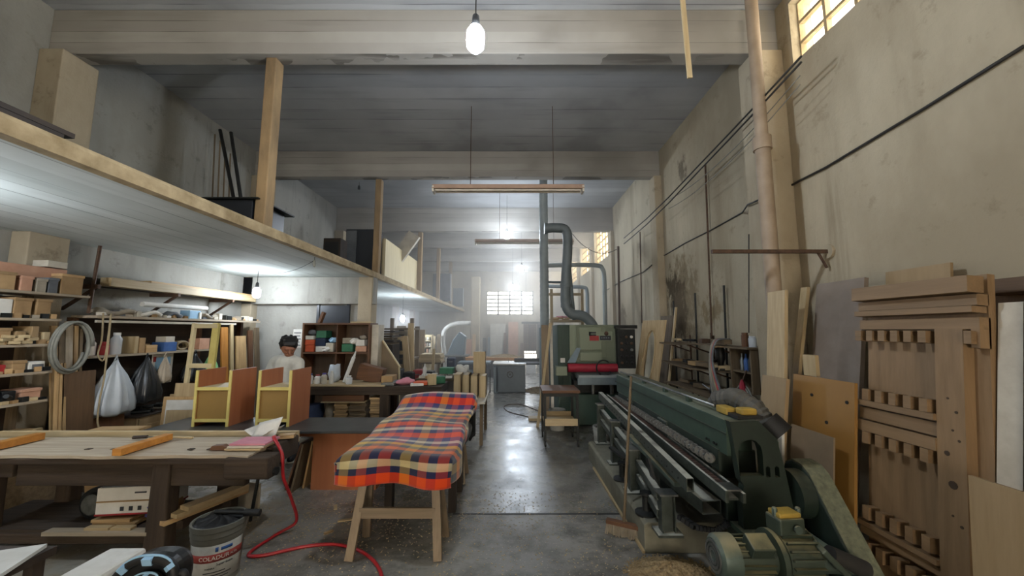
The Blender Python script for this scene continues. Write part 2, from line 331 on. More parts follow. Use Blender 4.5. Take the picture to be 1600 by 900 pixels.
def floorm():
    nt, b, N, L = nodes('floor')
    tc = N('ShaderNodeTexCoord'); sp = N('ShaderNodeSeparateXYZ'); L(tc.outputs['Object'], sp.inputs[0])
    def noise(s, d=6, r=.6, st=(1, 1, 1)):
        mp = N('ShaderNodeMapping'); mp.inputs['Scale'].default_value = st; L(tc.outputs['Object'], mp.inputs[0])
        n = N('ShaderNodeTexNoise'); n.inputs['Scale'].default_value = s; n.inputs['Detail'].default_value = d; n.inputs['Roughness'].default_value = r; L(mp.outputs[0], n.inputs['Vector']); return n.outputs[0]
    def mr(n, a, c, lo=0., hi=1.):
        r = N('ShaderNodeMapRange'); r.inputs[1].default_value = a; r.inputs[2].default_value = c; r.inputs[3].default_value = lo; r.inputs[4].default_value = hi; L(n, r.inputs[0]); return r.outputs[0]
    def mix(f, a, h):
        mx = N('ShaderNodeMix'); mx.data_type = 'RGBA'; L(f, mx.inputs[0])
        if isinstance(a, tuple): mx.inputs[6].default_value = a
        else: L(a, mx.inputs[6])
        mx.inputs[7].default_value = rgb(h); return mx.outputs[2]
    def op(o_, a, c):
        m_ = N('ShaderNodeMath'); m_.operation = o_
        for i, q in enumerate((a, c)):
            if isinstance(q, (int, float)): m_.inputs[i].default_value = q
            else: L(q, m_.inputs[i])
        return m_.outputs[0]
    big = noise(.9); mid = noise(3.2, 8, .65); fine = noise(30, 4); specks = noise(55, 2, .5)
    c = mix(mr(big, .35, .65), rgb('8d8b84'), '6d6b65'); c = mix(mr(mid, .46, .66, 0, .85), c, '45423c'); c = mix(mr(fine, .55, .8, 0, .5), c, '8a8679')
    # sawdust: thick along the working bays, thin in the swept aisle; chips as pale specks
    dusty = op('MULTIPLY', mr(mid, .38, .6), mr(sp.outputs[0], -.4, -1.4))
    c = mix(op('MULTIPLY', dusty, .7), c, '8a7e6a'); c = mix(mr(noise(1.7, 9, .75, (1, 2.2, 1)), .54, .66, 0, .6), c, '35322d')
    c = mix(op('MULTIPLY', mr(specks, .66, .7), mr(big, .4, .55, .15, .8)), c, 'b9ae96')
    L(c, b.inputs['Base Color'])
    # the far slab (beyond the joint) is polished, the near one worn rough
    pol = mr(sp.outputs[1], 3.70 - 8.5, 3.76 - 8.5)
    r0 = op('ADD', op('MULTIPLY', mid, .5), .28); r1 = op('ADD', op('MULTIPLY', mid, .62), -.02)
    mx = N('ShaderNodeMix'); L(pol, mx.inputs[0]); L(r0, mx.inputs[2]); L(r1, mx.inputs[3])
    L(op('MAXIMUM', mx.outputs[0], op('MULTIPLY', dusty, .8)), b.inputs['Roughness']); b.inputs['Specular IOR Level'].default_value = .5
    bp = N('ShaderNodeBump'); bp.inputs['Strength'].default_value = .18; bp.inputs['Distance'].default_value = .01; L(op('ADD', mid, op('MULTIPLY', fine, .3)), bp.inputs['Height']); L(bp.outputs[0], b.inputs['Normal'])
floorm()
# ================================================================ the hall
XR, XL, XM, YB, YE, ZC = 3.10, -5.40, -2.77, -5.0, 22.0, 5.46
MZ0, MZ1 = 2.765, 2.865
mb = MB().bb(XL - .3, XR + .3, YB - .3, YE + .3, -.2, 0); o = struct('floor', mb, 'floor')
struct('floor_joint', MB().bb(-.55, 1.0, 3.715, 3.74, -.01, .003), 'cableblack')
struct('ceiling', MB().bb(XL - .3, XR + .3, YB - .3, YE + .3, ZC, ZC + .2), 'ceiling')
struct('wall_left', MB().bb(XL - .25, XL, YB - .3, YE + .3, 0, ZC), 'wallleft')
struct('wall_back', MB().bb(XL, -1.5, YB - .25, YB, 0, ZC).bb(1.3, XR, YB - .25, YB, 0, ZC).bb(-1.5, 1.3, YB - .25, YB, 2.8, ZC), 'wallleft')   # unseen opening, added and sized to let daylight in from behind
# right wall with clerestory openings
WIN = [(-4.2, -.5, 4.62, 5.34), (.15, 3.86, 4.62, 5.34), (11.55, 13.95, 4.1, 5.36), (14.5, 16.85, 4.1, 5.36), (17.4, 19.75, 4.1, 5.36), (20.3, 21.8, 4.1, 5.36)]  # first one unseen, added for more daylight; far ones lengthened for light
mb = MB(); y = YB - .3
for (a, b, z0, z1) in WIN:
    mb.bb(XR, XR + .25, y, a, 0, ZC); mb.bb(XR, XR + .25, a, b, 0, z0); mb.bb(XR, XR + .25, a, b, z1, ZC); y = b
mb.bb(XR, XR + .25, y, YE + .3, 0, ZC); struct('wall_right', mb, 'wallright')
PROTO_PANE = {}
def window(n, x0, x1, y0, y1, z0, z1, nc, nr, axis):
    """steel sash: frame plus one pane per light"""
    t = .035
    if axis == 'y':   # window in a wall along y (right wall)
        X = XR + .12; mb = MB()
        for i in range(nc + 1): yy = y0 + (y1 - y0) * i / nc; mb.bb(X - .03, X + .03, yy - t / 2, yy + t / 2, z0, z1)
        for j in range(nr + 1): zz = z0 + (z1 - z0) * j / nr; mb.bb(X - .028, X + .028, y0, y1, zz - t / 2, zz + t / 2)
        o = struct('window_%d' % n, mb, 'creampaint')
        for i in range(nc):
            for j in range(nr):
                MB().bb(X - .004, X + .004, y0 + (y1 - y0) * i / nc + t / 2, y0 + (y1 - y0) * (i + 1) / nc - t / 2, z0 + (z1 - z0) * j / nr + t / 2, z0 + (z1 - z0) * (j + 1) / nr - t / 2).build('pane', 'glass', o)
    else:
        Y = y0; mb = MB(); t = .1
        for i in range(nc + 1): xx = x0 + (x1 - x0) * i / nc; mb.bb(xx - t / 2, xx + t / 2, Y - .03, Y + .03, z0, z1)
        for j in range(nr + 1): zz = z0 + (z1 - z0) * j / nr; mb.bb(x0, x1, Y - .028, Y + .028, zz - t / 3, zz + t / 3)
        o = struct('window_%d' % n, mb, 'darkmetal')
        for i in range(nc):
            for j in range(nr):
                MB().bb(x0 + (x1 - x0) * i / nc + t / 2, x0 + (x1 - x0) * (i + 1) / nc - t / 2, Y - .004, Y + .004, z0 + (z1 - z0) * j / nr + t / 3, z0 + (z1 - z0) * (j + 1) / nr - t / 3).build('pane', 'glass', o)
for i, (a, b, z0, z1) in enumerate(WIN): window(i + 1, 0, 0, a, b, z0, z1, max(4, round((b - a) / (.33 if i < 2 else .4))), 5 if i > 1 else 3, 'y')
# end wall with window and gate
EW = (-1.49, 1.24, 2.60, 3.97); GX0, GX1, GZ = .66, 1.42, 2.05
mb = MB().bb(XL, EW[0], YE, YE + .25, 0, ZC).bb(EW[1], XR, YE, YE + .25, GZ, ZC).bb(EW[0], EW[1], YE, YE + .25, GZ, EW[2]).bb(EW[0], EW[1], YE, YE + .25, EW[3], ZC)
mb.bb(EW[0], GX0, YE, YE + .25, 0, GZ).bb(GX1, XR, YE, YE + .25, 0, GZ); struct('wall_end', mb, 'wallend')
window(7, EW[0], EW[1], YE + .1, 0, EW[2], EW[3], 4, 6, 'x')
g = MB()
for i in range(6): x = GX0 + .02 + (GX1 - GX0 - .04) * i / 5; g.bb(x - .022, x + .022, YE + .05, YE + .09, .34, GZ)
for j in range(11): z = .36 + (GZ - .38) * j / 10; g.bb(GX0, GX1, YE + .045, YE + .085, z - .025, z + .025)
g = struct('door_1', g, 'rust')
for i in range(5):
    for j in range(10):
        if j > 0:
            x = GX0 + .02 + (GX1 - GX0 - .04) * (i + .5) / 5; z = .36 + (GZ - .38) * (j + .5) / 10
            MB().box((x, YE + .075, z), (.13, .006, .15)).build('panel', ('brown_z', 'darkwood_z', 'oldwood_z')[(i * 2 + j * 3) % 3], g)
struct('door_2', MB().bb(1.46, 2.0, YE - .08, YE - .02, .02, GZ).bb(1.5, 1.96, YE - .09, YE - .07, .1, 1.0).bb(1.5, 1.96, YE - .09, YE - .07, 1.1, 1.98), 'darkmetal')
struct('trim_1', MB().bb(.55, 2.1, YE - .1, YE, GZ + .02, GZ + .14), 'darkmetal')
# roof beams
BEAMS = [(-3.6, 4.90), (.3 - 20, 0), (4.06, 4.90), (7.60, 4.90), (11.3, 4.72), (14.2, 4.85), (17.1, 4.85), (20.0, 4.85)]
for y, zb in BEAMS:
    if zb: struct('ceiling_beam', MB().bb(XL, XR, y, y + .2, zb, ZC), 'beam', bevel=.012)
for y, zb in BEAMS:
    if zb:
        struct('wall_right_pilaster', MB().bb(2.78 if y < 5 else 2.95 if y < 9 else 3.0, XR, y - .06, y + .26, 0, zb), 'column', bevel=.01)
        struct('wall_left_pilaster', MB().bb(XL, -5.12, y - .08, y + .3, MZ1, zb), 'column', bevel=.01)
        struct('wall_left_pier', MB().bb(XL, -5.2, y - .08, y + .3, 0, MZ0), 'column', bevel=.01)
# mezzanine: slab, painted edge, posts, soffit beams
struct('floor_mezzanine', MB().bb(XL, XM - .02, YB, YE, MZ0, MZ1), 'soffit')
def edge(u, v):
    return None
mb = MB(); n = 90; rr = random.Random(3)
for i in range(n):
    y0 = YB + (YE - YB) * i / n; y1 = YB + (YE - YB) * (i + 1) / n
mb.prism([(XM - .06, MZ0 - .012), (XM + .012, MZ0 - .004), (XM + .016, MZ1 - .02), (XM, MZ1 + .012), (XM - .06, MZ1 + .012)], 'y', YB, YE)
struct('trim_2', mb, 'creampaint')
POST = [(4.12, 4.90, .15), (7.72, 4.90, .15), (11.4, 4.72, .16), (14.3, 4.85, .15), (17.2, 4.85, .15)]
for y, zt, wd in POST:
    o = struct('mezzanine_post', MB().bb(XM - .13, XM - .004, y, y + wd, MZ1, zt), 'postface', bevel=.012)
struct('wall_cross', MB().bb(XL, XM - .28, 7.70, 7.82, 0, 2.24), 'wallleft')
struct('trim_3', MB().bb(XL, XM, 7.52, 7.72, 2.22, MZ0), 'wallleft', bevel=.01)
struct('wall_cross_pier', MB().bb(XM - .3, XM - .02, 7.50, 7.80, 0, MZ0), 'column', bevel=.015)
struct('wall_end_pillar', MB().bb(-1.98, -1.56, 18.2, 18.6, 0, 4.3), 'column', bevel=.02)
struct('window_8', MB().bb(-3.92, -3.32, 7.66, 7.70, 1.84, 2.2).bb(-3.95, -3.9, 7.64, 7.72, 1.82, 2.22).bb(-3.34, -3.29, 7.64, 7.72, 1.82, 2.22), 'tiledark')
# electric cables, pipes on the right wall
def sag(p, q, s=.1, n=10):
    p, q = Vector(p), Vector(q); return [p.lerp(q, i / n) - Vector((0, 0, s * 4 * (i / n) * (1 - i / n))) for i in range(n + 1)]
def wallpt(px, py, x=XR - .02): return at(px, py, x=x)
def cable(pts, r, label, m='cableblack', name='cable', group=None):
    return single(name, MB().tube(pts, r, 6), m, label, 'cable', group, smooth=True)
pp = [(1600, 72), (1520, 122), (1440, 172), (1360, 220), (1290, 262), (1250, 282), (1229, 294)]
cable([wallpt(*p) for p in pp], .012, 'thick dark cable running diagonally across the bare upper right wall')
pp = [(1205, 304), (1168, 320), (1160, 332), (1110, 360), (1070, 380), (1040, 398), (1028, 402)]
cable([wallpt(*p, x=2.74 if p[0] > 1165 else XR - .015) for p in pp], .010, 'dark cable stapled across the right wall above the peeling patch')
for k, (dy, lab) in enumerate(((0, 'upper of the two black cables slung from the clerestory window'), (9, 'lower of the two black cables slung from the clerestory window'))):
    pp = [(1252, 88 + dy), (1190, 155 + dy), (1140, 208 + dy), (1095, 255 + dy), (1045, 308 + dy), (1010, 342 + dy), (975, 372 + dy)]
    cable([wallpt(*p, x=2.70) for p in pp], .011, lab)
for k, (dx, lab) in enumerate(((0, 'thin grey wire sagging under the black cables on right wall'), (14, 'second thin grey wire sagging lower under the black cables'))):
    cable(sag(wallpt(1250, 118 + dx, x=2.72), wallpt(1045, 312 + dx, x=2.72), .14, 14), .005, lab, 'cablegrey')
cable([wallpt(1032, 403), wallpt(1005, 425), wallpt(970, 440), wallpt(945, 455)], .010, 'dark cable on the right wall behind the sanding machine')
cable(sag(at(893, 364, y=11.2), at(966, 388, y=10.98), .35), .012, 'loose black cable drooping from the duct bend to the right wall')
mb = MB(); p = at(1205, 200, x=2.66)
for z0, z1, r in ((0, 3.66, .07), (3.6, 3.74, .085), (3.7, 5.46, .06)): mb.cyl((2.66, 3.82, z0), (2.66, 3.82, z1), r, n=18)
mb.sm = True; t = thing('drain_pipe', 'cream painted vertical drain pipe with collar beside the first pillar', 'pipe', (2.66, 3.82, 0))
for nm, z0, z1, r in (('lower_pipe', 0, 3.62, .072), ('collar', 3.60, 3.74, .088), ('upper_pipe', 3.72, 5.46, .062)): MB().cyl((2.66, 3.82, z0), (2.66, 3.82, z1), r, n=18).build(nm, 'pvc', t, smooth='auto')
cable([V(2.75, 3.99, .8), V(2.75, 3.985, 5.3)], .022, 'black vertical conduit just beside the cream drain pipe', name='conduit')
def stick(name, p, q, r, m, label, cat='pole', group=None, n=8): return single(name, MB().cyl(p, q, r, n=n), m, label, cat, group, smooth='auto')
stick('wall_rod', at(1102, 258, x=3.02), at(1112, 525, x=3.02), .014, 'rust', 'thin vertical steel rod fixed to right wall below the cables', 'rod')
stick('wall_rod', at(1000, 362, x=3.02), at(1003, 505, x=3.02), .014, 'rust', 'thin vertical steel rod on right wall behind sanding machine', 'rod')
stick('wall_rod', at(966, 385, x=2.74), at(968, 510, x=2.74), .03, 'rust', 'dark vertical pipe at the third pillar of right wall', 'pipe')
p1 = at(1293, 393, x=3.08); p0 = at(1112, 393, y=p1.y + .02)
t = thing('wall_bracket', 'horizontal rusty steel bar sticking out of the right wall', 'bracket', (p1.x, p1.y, p1.z - .02))
MB().beam(p0, p1, .035, .035).build('bar', 'rust', t); MB().cyl(p1 - V(.01, 0, 0), p1 + V(.03, 0, 0), .07, n=14).build('wall_plate', 'wallright', t)
MB().cyl(p1 - V(.1, 0, 0), p1 - V(.02, 0, .16), .012).build('stay', 'rust', t)
stick('hook_wire', at(1170, 366, x=2.772), at(1170, 520, x=2.772), .006, 'cableblack', 'thin black hooked wire hanging on the first pillar', 'wire')
single('roof_slat', MB().beam(at(1066, -6, y=3.4), at(1078, 122, y=3.4), .045, .02, (0, 1, 0)), 'pine_z', 'narrow light wooden slat hanging down from the front roof beam', 'slat')
# PEELED PATCHES are relief on the right wall: thin flaked skins
def patch(name, cx, cy, sx, sy, m, label, seed, x=XR - .006):
    r = random.Random(seed); pts = []
    for k in range(26):
        a = 2 * math.pi * k / 26; q = 1 + r.uniform(-.32, .32)
        p = at(cx + sx * q * math.cos(a), cy + sy * q * math.sin(a), x=x); pts.append((p.y, p.z))
    o = MB().prism(pts, 'x', x, x + .02).build(name, m, None); o['kind'] = 'structure'; return o
plain('peelwhite', 'c3c1ba', .95, h2='9b9486', scale=9, bump=.4); plain('peelbrown', '8d8270', .95, h2='54493a', scale=7, bump=.6, contrast=.12)
# ---------------------------------------------------------------- lamps
def bulb(p, ztop, label, s=1.0, group=None, m='led'):
    p = Vector(p); t = thing('hanging_bulb', label, 'light bulb', p - V(0, 0, .1 * s), group)
    MB().lathe(p, [(.001, -.10 * s), (.04 * s, -.092 * s), (.066 * s, -.06 * s), (.07 * s, 0), (.068 * s, .06 * s), (.045 * s, .1 * s), (.03 * s, .11 * s)], 16).build('globe', m, t, smooth=True)
    MB().lathe(p, [(.031 * s, .108 * s), (.034 * s, .12 * s), (.026 * s, .2 * s), (.008, .22 * s)], 12).build('socket', 'black', t, smooth=True)
    MB().cyl(p + V(0, 0, .2 * s), (p.x, p.y, ztop), .005, n=6).build('cord', 'cableblack', t)
bulb(at(743, 62, y=2.7), ZC, 'large bright LED bulb hanging nearest, before the front roof beam', 1.0)
bulb(at(792, 369, y=10.2), ZC, 'bright bulb hanging mid hall below the second tube fixture')
bulb(at(815, 420, y=13.4), ZC, 'bright bulb on a cord, third along the roof line')
bulb(at(801, 449, y=16.6), ZC, 'bright bulb just above the far end window')
bulb(at(822, 469, y=19.5), ZC, 'farthest bulb, seen against the end window')
bulb(at(401, 458, y=6.7), MZ0, 'bright bulb hanging under the mezzanine above the wall shelves', .9, m='ledlow')
bulb(at(629, 498, y=11.6), MZ0, 'bright bulb under the far mezzanine bay behind the pier', .9)
bulb((-4.2, 2.2, 2.35), MZ0, 'unseen added bulb under the mezzanine nearest the camera, at left', .9, m='ledlow')  # out of view, added to brighten the near soffit and bench
t = thing('empty_lamp_socket', 'small empty black lamp socket hanging from the ceiling', 'lamp socket', at(561, 297, y=9.3))
p = at(561, 293, y=9.3); MB().lathe(p, [(.03, -.05), (.035, .0), (.02, .05)], 10).build('socket', 'black', t); MB().cyl(p + V(0, 0, .04), (p.x, p.y, ZC), .006).build('cord', 'cableblack', t)
p = at(491, 411, x=-2.9); t = thing('pull_switch', 'small grey pear switch hanging under the mezzanine edge', 'switch', p - V(0, 0, .05))
MB().lathe(p, [(.012, -.06), (.022, -.03), (.02, .02), (.006, .05)], 10).build('switch_body', 'cablegrey', t); MB().cyl(p + V(0, 0, .05), (p.x, p.y, MZ0), .004).build('cord', 'cableblack', t)
cable(sag(p + V(0, 0, .04), at(420, 425, y=6.7), .08), .004, 'thin wire strung from pear switch to the mezzanine bulb')
def fixture(pxa, pxb, py, y, label):
    a, b = at(pxa, py, y=y), at(pxb, py, y=y); t = thing('tube_light_fixture', label, 'light fixture', (a + b) / 2 - V(0, 0, .06))
    MB().prism([(y - .05, a.z + .05), (y + .05, a.z + .05), (y + .09, a.z - .03), (y - .09, a.z - .03)], 'x', a.x, b.x).build('housing', 'fixture', t, bevel=.006)
    for dy in (-.045, .045):
        MB().cyl((a.x + .05, y + dy, a.z - .05), (b.x - .05, y + dy, a.z - .05), .016).build('tube', 'offwhite', t, smooth='auto')
    for x in (a.x + .02, b.x - .02): MB().box((x, y, a.z - .03), (.03, .16, .1)).build('end_cap', 'offwhite', t)
    for x in (a.x + .25 * (b.x - a.x), b.x - .2 * (b.x - a.x)): MB().cyl((x, y, a.z + .04), (x, y, ZC), .006, n=6).build('hanger', 'rust', t)
fixture(676, 912, 294, 6.0, 'long unlit twin tube fixture hanging below the second roof beam')
fixture(742, 896, 377, 9.6, 'second unlit tube fixture farther back by the duct bend')
# ================================================================ right side: the green edging press
T = thing('edging_press', 'long dark green feed-through press on a concrete plinth along the right side', 'machine', (1.6, 3.9, 0))
ya, yb = 2.62, 5.35
MB().prism([(1.45, .86), (1.45, 1.09), (1.64, 1.10), (1.80, .95), (1.80, .80), (1.56, .80)], 'y', ya + .03, yb).build('press_beam', 'machine', T, bevel=.008) if False else MB().prism([(1.45, .86), (1.45, 1.09), (1.64, 1.10), (1.80, .95), (1.80, .80), (1.56, .80)], 'y', ya + .32, yb).build('press_beam', 'machine', T, bevel=.008); MB().prism([(1.45, .86), (1.45, 1.09), (1.64, 1.10), (1.80, .95), (1.80, .92), (1.63, 1.075), (1.475, 1.065), (1.475, .86)], 'y', ya + .03, ya + .33).build('beam_nose', 'machine', T)
bm = T.children[0]
MB().beam((1.448, ya + .03, 1.0), (1.43, yb, 1.0), .006, .012).build('seam', 'machinedark', bm)
for i in range(4): MB().cyl((1.44, 2.78 + i * .035 + (i > 1) * .03, .9), (1.456, 2.78 + i * .035 + (i > 1) * .03, .9), .009, n=8).build('bolt', 'darkmetal', bm)
# end casting with its arched opening and slots
out = [(1.45, 1.095), (1.64, 1.10), (1.755, .985), (1.79, .82), (1.84, .50), (1.86, .42), (1.50, .42), (1.50, .60), (1.52, .69), (1.50, .72)]
def holed(mb, outer, holes, y0, y1):
    import mathutils.geometry as G
    loops = [[Vector((a, b, 0)) for a, b in outer]] + [[Vector((a, b, 0)) for a, b in h] for h in holes]
    tri = G.tessellate_polygon(loops); pts = [p for l in loops for p in l]; n = len(pts); o = len(mb.v)
    mb.v += [Vector((p.x, y0, p.y)) for p in pts] + [Vector((p.x, y1, p.y)) for p in pts]
    for t in tri:
        mb.f.append((o + t[0], o + t[1], o + t[2])); mb.f.append((o + n + t[2], o + n + t[1], o + n + t[0]))
    k = 0
    for l in loops:
        for i in range(len(l)): a, b = k + i, k + (i + 1) % len(l); mb.f.append((o + a, o + b, o + n + b, o + n + a))
        k += len(l)
    return mb
def arch(x0, x1, z0, z1):
    r = (x1 - x0) / 2; return [(x0, z0), (x1, z0)] + [(x0 + r + r * math.cos(a), z1 - r + r * math.sin(a)) for a in [math.pi * i / 6 for i in range(7)]]
holed(MB(), out, [arch(1.495, 1.655, .75, .98), arch(1.668, 1.698, .74, .81), arch(1.728, 1.758, .74, .81), arch(1.70, 1.75, .48, .56)], ya - .02, ya + .04).build('end_casting', 'machinedark', T)
MB().bb(1.50, 1.84, ya + .35, ya + .7, .42, .80).build('end_housing', 'machinedark', T, bevel=.01)
MB().bb(1.47, 1.90, 2.40, 2.72, .39, .42).bb(1.52, 1.95, 2.42, 2.46, .33, .36).build('motor_shelf', 'machine', T, bevel=.004)
MB().bb(1.55, 1.92, 2.46, 2.9, .02, .39).build('front_base', 'machinedark', T, bevel=.01)
for y in (3.6, 4.6): MB().bb(1.42, 1.85, y, y + .22, .22, .86).build('pedestal', 'machinedark', T, bevel=.01)
MB().bb(1.45, 1.75, 2.7, 5.3, .42, .60).build('bed', 'machinedark', T, bevel=.01)
# plinth
MB().prism([(1.02, .0), (1.02, .205), (1.045, .225), (1.95, .225), (1.95, 0)], 'y', 3.10, 5.25).build('plinth', 'concreteblock', T, bevel=.006)
MB().bb(1.0, 1.02, 3.10, 4.9, .0, .02).build('plinth_edge', 'pine_y', T)
# pressure rollers
r0, r1 = V(1.40, 2.80, .80), V(1.40, 5.2, .90); NR = 33
proto = None; ax = V(-.80, -.60, 0)
for i in range(NR):
    p = V(1.405, 2.80 + (5.2 - 2.8) * i / (NR - 1), .80)
    if proto is None:
        proto = MB().rings([(p - ax * .012, .022), (p - ax * .010, .034), (p + ax * .004, .036), (p + ax * .010, .033), (p + ax * .0101, .024), (p + ax * .005, .0235)], 18).build('roller', 'rollerrim', T, smooth='auto'); p0 = p
        hub = MB().rings([(p - ax * .05, .008), (p + ax * .012, .009), (p + ax * .014, .006)], 10).build('roller_hub', 'steel', T, smooth='auto')
    else:
        for src in (proto, hub): c = src.copy(); COL.objects.link(c); c.parent = T; c.location = p - p0
MB().beam((1.45, 2.75, .80), (1.45, 5.25, .80), .02, .14).build('roller_carrier', 'machinedark', T)
# conveyor chain track and chain pads
a, b = V(1.40, 2.50, .66), V(1.34, 5.25, .80)
MB().beam(a + V(-.05, 0, 0), b + V(-.05, 0, 0), .02, .075).build('track_rail', 'rail', T, bevel=.003)
MB().beam(a + V(.06, .0, -.01), b + V(.06, 0, -.01), .02, .06).build('track_rail', 'rail', T, bevel=.003)
MB().beam(a + V(.005, .05, -.035), b + V(.005, 0, -.035), .1, .012).build('track_web', 'rail', T)
NP = 60; pp0 = None
for i in range(NP):
    p = (a + V(.005, .22, .0)).lerp(b + V(.005, 0, 0), i / NP)
    if pp0 is None: pad = MB().box(p, (.085, .034, .02), (math.atan2(-.14, 2.75) * -1, 0, 0)).build('chain_pad', 'railred', T); pp0 = p
    else: c = pad.copy(); COL.objects.link(c); c.parent = T; c.location = p - pp0
MB().beam(a + V(.0, .02, .03), a + V(.0, .14, .03), .11, .012).build('track_stop', 'steel', T)
# outrigger tubes
def tubebeam(nm, p, q, w, h, m='machine', t=.006):
    p, q = Vector(p), Vector(q); mb = MB(); s = Vector((w / 2 - t / 2, 0, 0)); u = Vector((0, 0, h / 2 - t / 2))
    mb.beam(p - s, q - s, t, h); mb.beam(p + s, q + s, t, h); mb.beam(p + u, q + u, w, t); mb.beam(p - u, q - u, w, t); return mb.build(nm, m, T)
tb = tubebeam('fence_tube', (1.22, 2.72, .645), (1.21, 5.3, .815), .05, .09, 'rail')
for i in range(22):
    p = V(1.195, 2.85, .645).lerp(V(1.185, 4.9, .78), i / 21); MB().cyl(p - V(.004, 0, 0), p + V(.004, 0, 0), .006, n=6).build('hole', 'black', tb)
tubebeam('support_channel', (1.36, 2.72, .50), (1.22, 4.2, .53), .13, .09, 'rail')
MB().beam((1.26, 2.95, .56), (1.2, 3.9, .66), .11, .03).build('chute', 'motorend', T)
for dz, nm in ((.47, 'guide_rail'), (.345, 'guide_rail')):
    MB().chan((1.10, 2.97, dz), (1.16, 3.62, dz + .02), .05, .06, .008).build(nm, 'rail', T)
    MB().chan((1.15, 3.75, dz + .09), (1.19, 5.25, dz + .17), .05, .06, .008).build(nm, 'rail', T)
for (x, y, zt) in ((1.14, 2.95, .50), (1.13, 3.66, .60), (1.16, 4.4, .68), (1.18, 5.15, .72)):
    pc = MB().bb(x - .05, x + .05, y - .005, y + .005, .24, zt).bb(x - .05, x - .042, y - .04, y + .04, .24, zt).bb(x + .042, x + .05, y - .04, y + .04, .24, zt).build('post', 'rail', T)
    MB().bb(x - .065, x + .065, y - .06, y + .06, zt, zt + .012).build('post_cap', 'steel', pc); MB().bb(x - .09, x + .09, y - .07, y + .07, .222, .24).build('foot_plate', 'rail', pc)
for (x, y) in ((1.09, 3.25), (1.10, 3.95)):
    MB().lathe((x, y, .22), [(.09, 0), (.09, .015), (.03, .03), (.03, .14), (.045, .15), (.045, .17)], 14).build('levelling_foot', 'darkmetal', T, smooth='auto')
MB().beam((1.155, 3.2, .45), (1.13, 3.28, .64), .02, .07, (0, 1, 0)).build('lever', 'darkmetal', T)
MB().beam((1.07, 3.7, .5), (1.02, 4.05, .5), .05, .02).build('lever', 'darkmetal', T)
# cable chain loop
pts = [V(1.47, 2.82, .62), V(1.49, 2.76, .5), V(1.47, 2.72, .40), V(1.38, 2.74, .345), V(1.28, 2.8, .335), V(1.2, 2.95, .36)]
cp = []
for i in range(len(pts) - 1):
    for k in range(5): cp.append(pts[i].lerp(pts[i + 1], k / 5))
for i in range(len(cp) - 1): MB().beam(cp[i], cp[i].lerp(cp[i + 1], .82), .055, .03, (0, .3, 1)).build('drag_chain_link', 'rubber', T)
# top rail, yellow switches, hose
MB().tube([V(1.52, ya + .3, 1.135), V(1.50, 5.3, 1.13)], .012, 8).build('top_rail', 'steel', T, smooth=True)
MB().bb(1.60, 1.72, 3.0, 5.3, 1.06, 1.10).build('top_cover', 'machinedark', T)
for y in (3.3, 3.8, 4.4, 5.0): MB().bb(1.50, 1.535, y, y + .05, 1.09, 1.135).build('rail_bracket', 'machine', T)
sw = MB().bb(1.52, 1.60, 2.76, 2.90, 1.10, 1.15).build('limit_switch', 'yellow', T, bevel=.008)
sw = MB().bb(1.57, 1.68, 2.66, 2.74, 1.12, 1.165).build('limit_switch', 'yellow', T, bevel=.012); MB().bb(1.53, 1.70, 2.64, 2.78, 1.10, 1.122).build('switch_base', 'black', sw)
hp = [V(1.66, 3.2, 1.02), V(1.68, 3.12, 1.14), V(1.72, 2.98, 1.18), V(1.78, 2.86, 1.12), V(1.82, 2.80, 1.02), V(1.82, 2.84, .9)]
cp = []
for i in range(len(hp) - 1):
    for k in range(7): cp.append((hp[i].lerp(hp[i + 1], k / 7), .078 + .007 * ((k + i * 7) % 2)))
MB().rings(cp, 14).build('dust_hose', 'hosegrey', T)
MB().cyl((1.80, 2.76, 1.06), (1.86, 2.70, .98), .09, n=16).build('hose_boot', 'black', T, smooth='auto')
# drive: belt guard, motor, gearbox
gy = [(2.86, .60), (2.80, .77), (2.73, .81), (2.64, .80), (2.58, .76), (2.14, .18), (2.10, .06), (2.3, .04), (2.42, .10)]
g = MB().prism([(a_, b_) for a_, b_ in gy], 'x', 1.93, 2.07).build('belt_guard', 'machinedark', T, bevel=.012)
plain('guarddust', '77765e', .95, h2='4d5344', scale=30, bump=.5)
tp = [(2.80, .775), (2.73, .815), (2.64, .805), (2.58, .765), (2.14, .185)]
MB().grid(lambda u, v: (lambda s: V(1.935 + v * .13, *[(tp[int(s)][k] + (tp[min(int(s) + 1, 4)][k] - tp[int(s)][k]) * (s - int(s))) + (.004 if k else -.004) for k in (0, 1)]))(min(u * 4, 3.999)), 16, 2, .006).build('dust_layer', 'guarddust', g)
MB().cyl((1.84, 2.66, .62), (1.93, 2.66, .62), .15, n=24).build('pulley_cover', 'machinedark', T, smooth='auto')
mz, my = .46, 2.24
mo = MB().cyl((1.20, my, mz), (1.42, my, mz), .088, n=22).build('motor_body', 'motor', T, smooth='auto')
for i in range(18):
    an = 2 * math.pi * i / 18; c_, s_ = math.cos(an), math.sin(an)
    MB().beam((1.205, my + .094 * c_, mz + .094 * s_), (1.40, my + .094 * c_, mz + .094 * s_), .006, .022, (0, c_, s_)).build('cooling_fin', 'motor', mo)
fc = MB().lathe((1.20, my, mz), [(.02, -.085), (.09, -.085), (.108, -.07), (.112, -.05), (.112, .02), (.10, .022)], 26, 'x').build('fan_cowl', 'motorend', T, smooth='auto')
for r_ in (.035, .055, .075): MB().lathe((1.20, my, mz), [(r_ - .006, -.084), (r_ - .006, -.09), (r_ + .006, -.09), (r_ + .006, -.084)], 20, 'x').build('grille_ring', 'steel', fc)
MB().box((1.325, my - .07, mz + .09), (.12, .1, .07), (.5, 0, 0)).build('terminal_box', 'motor', T, bevel=.008)
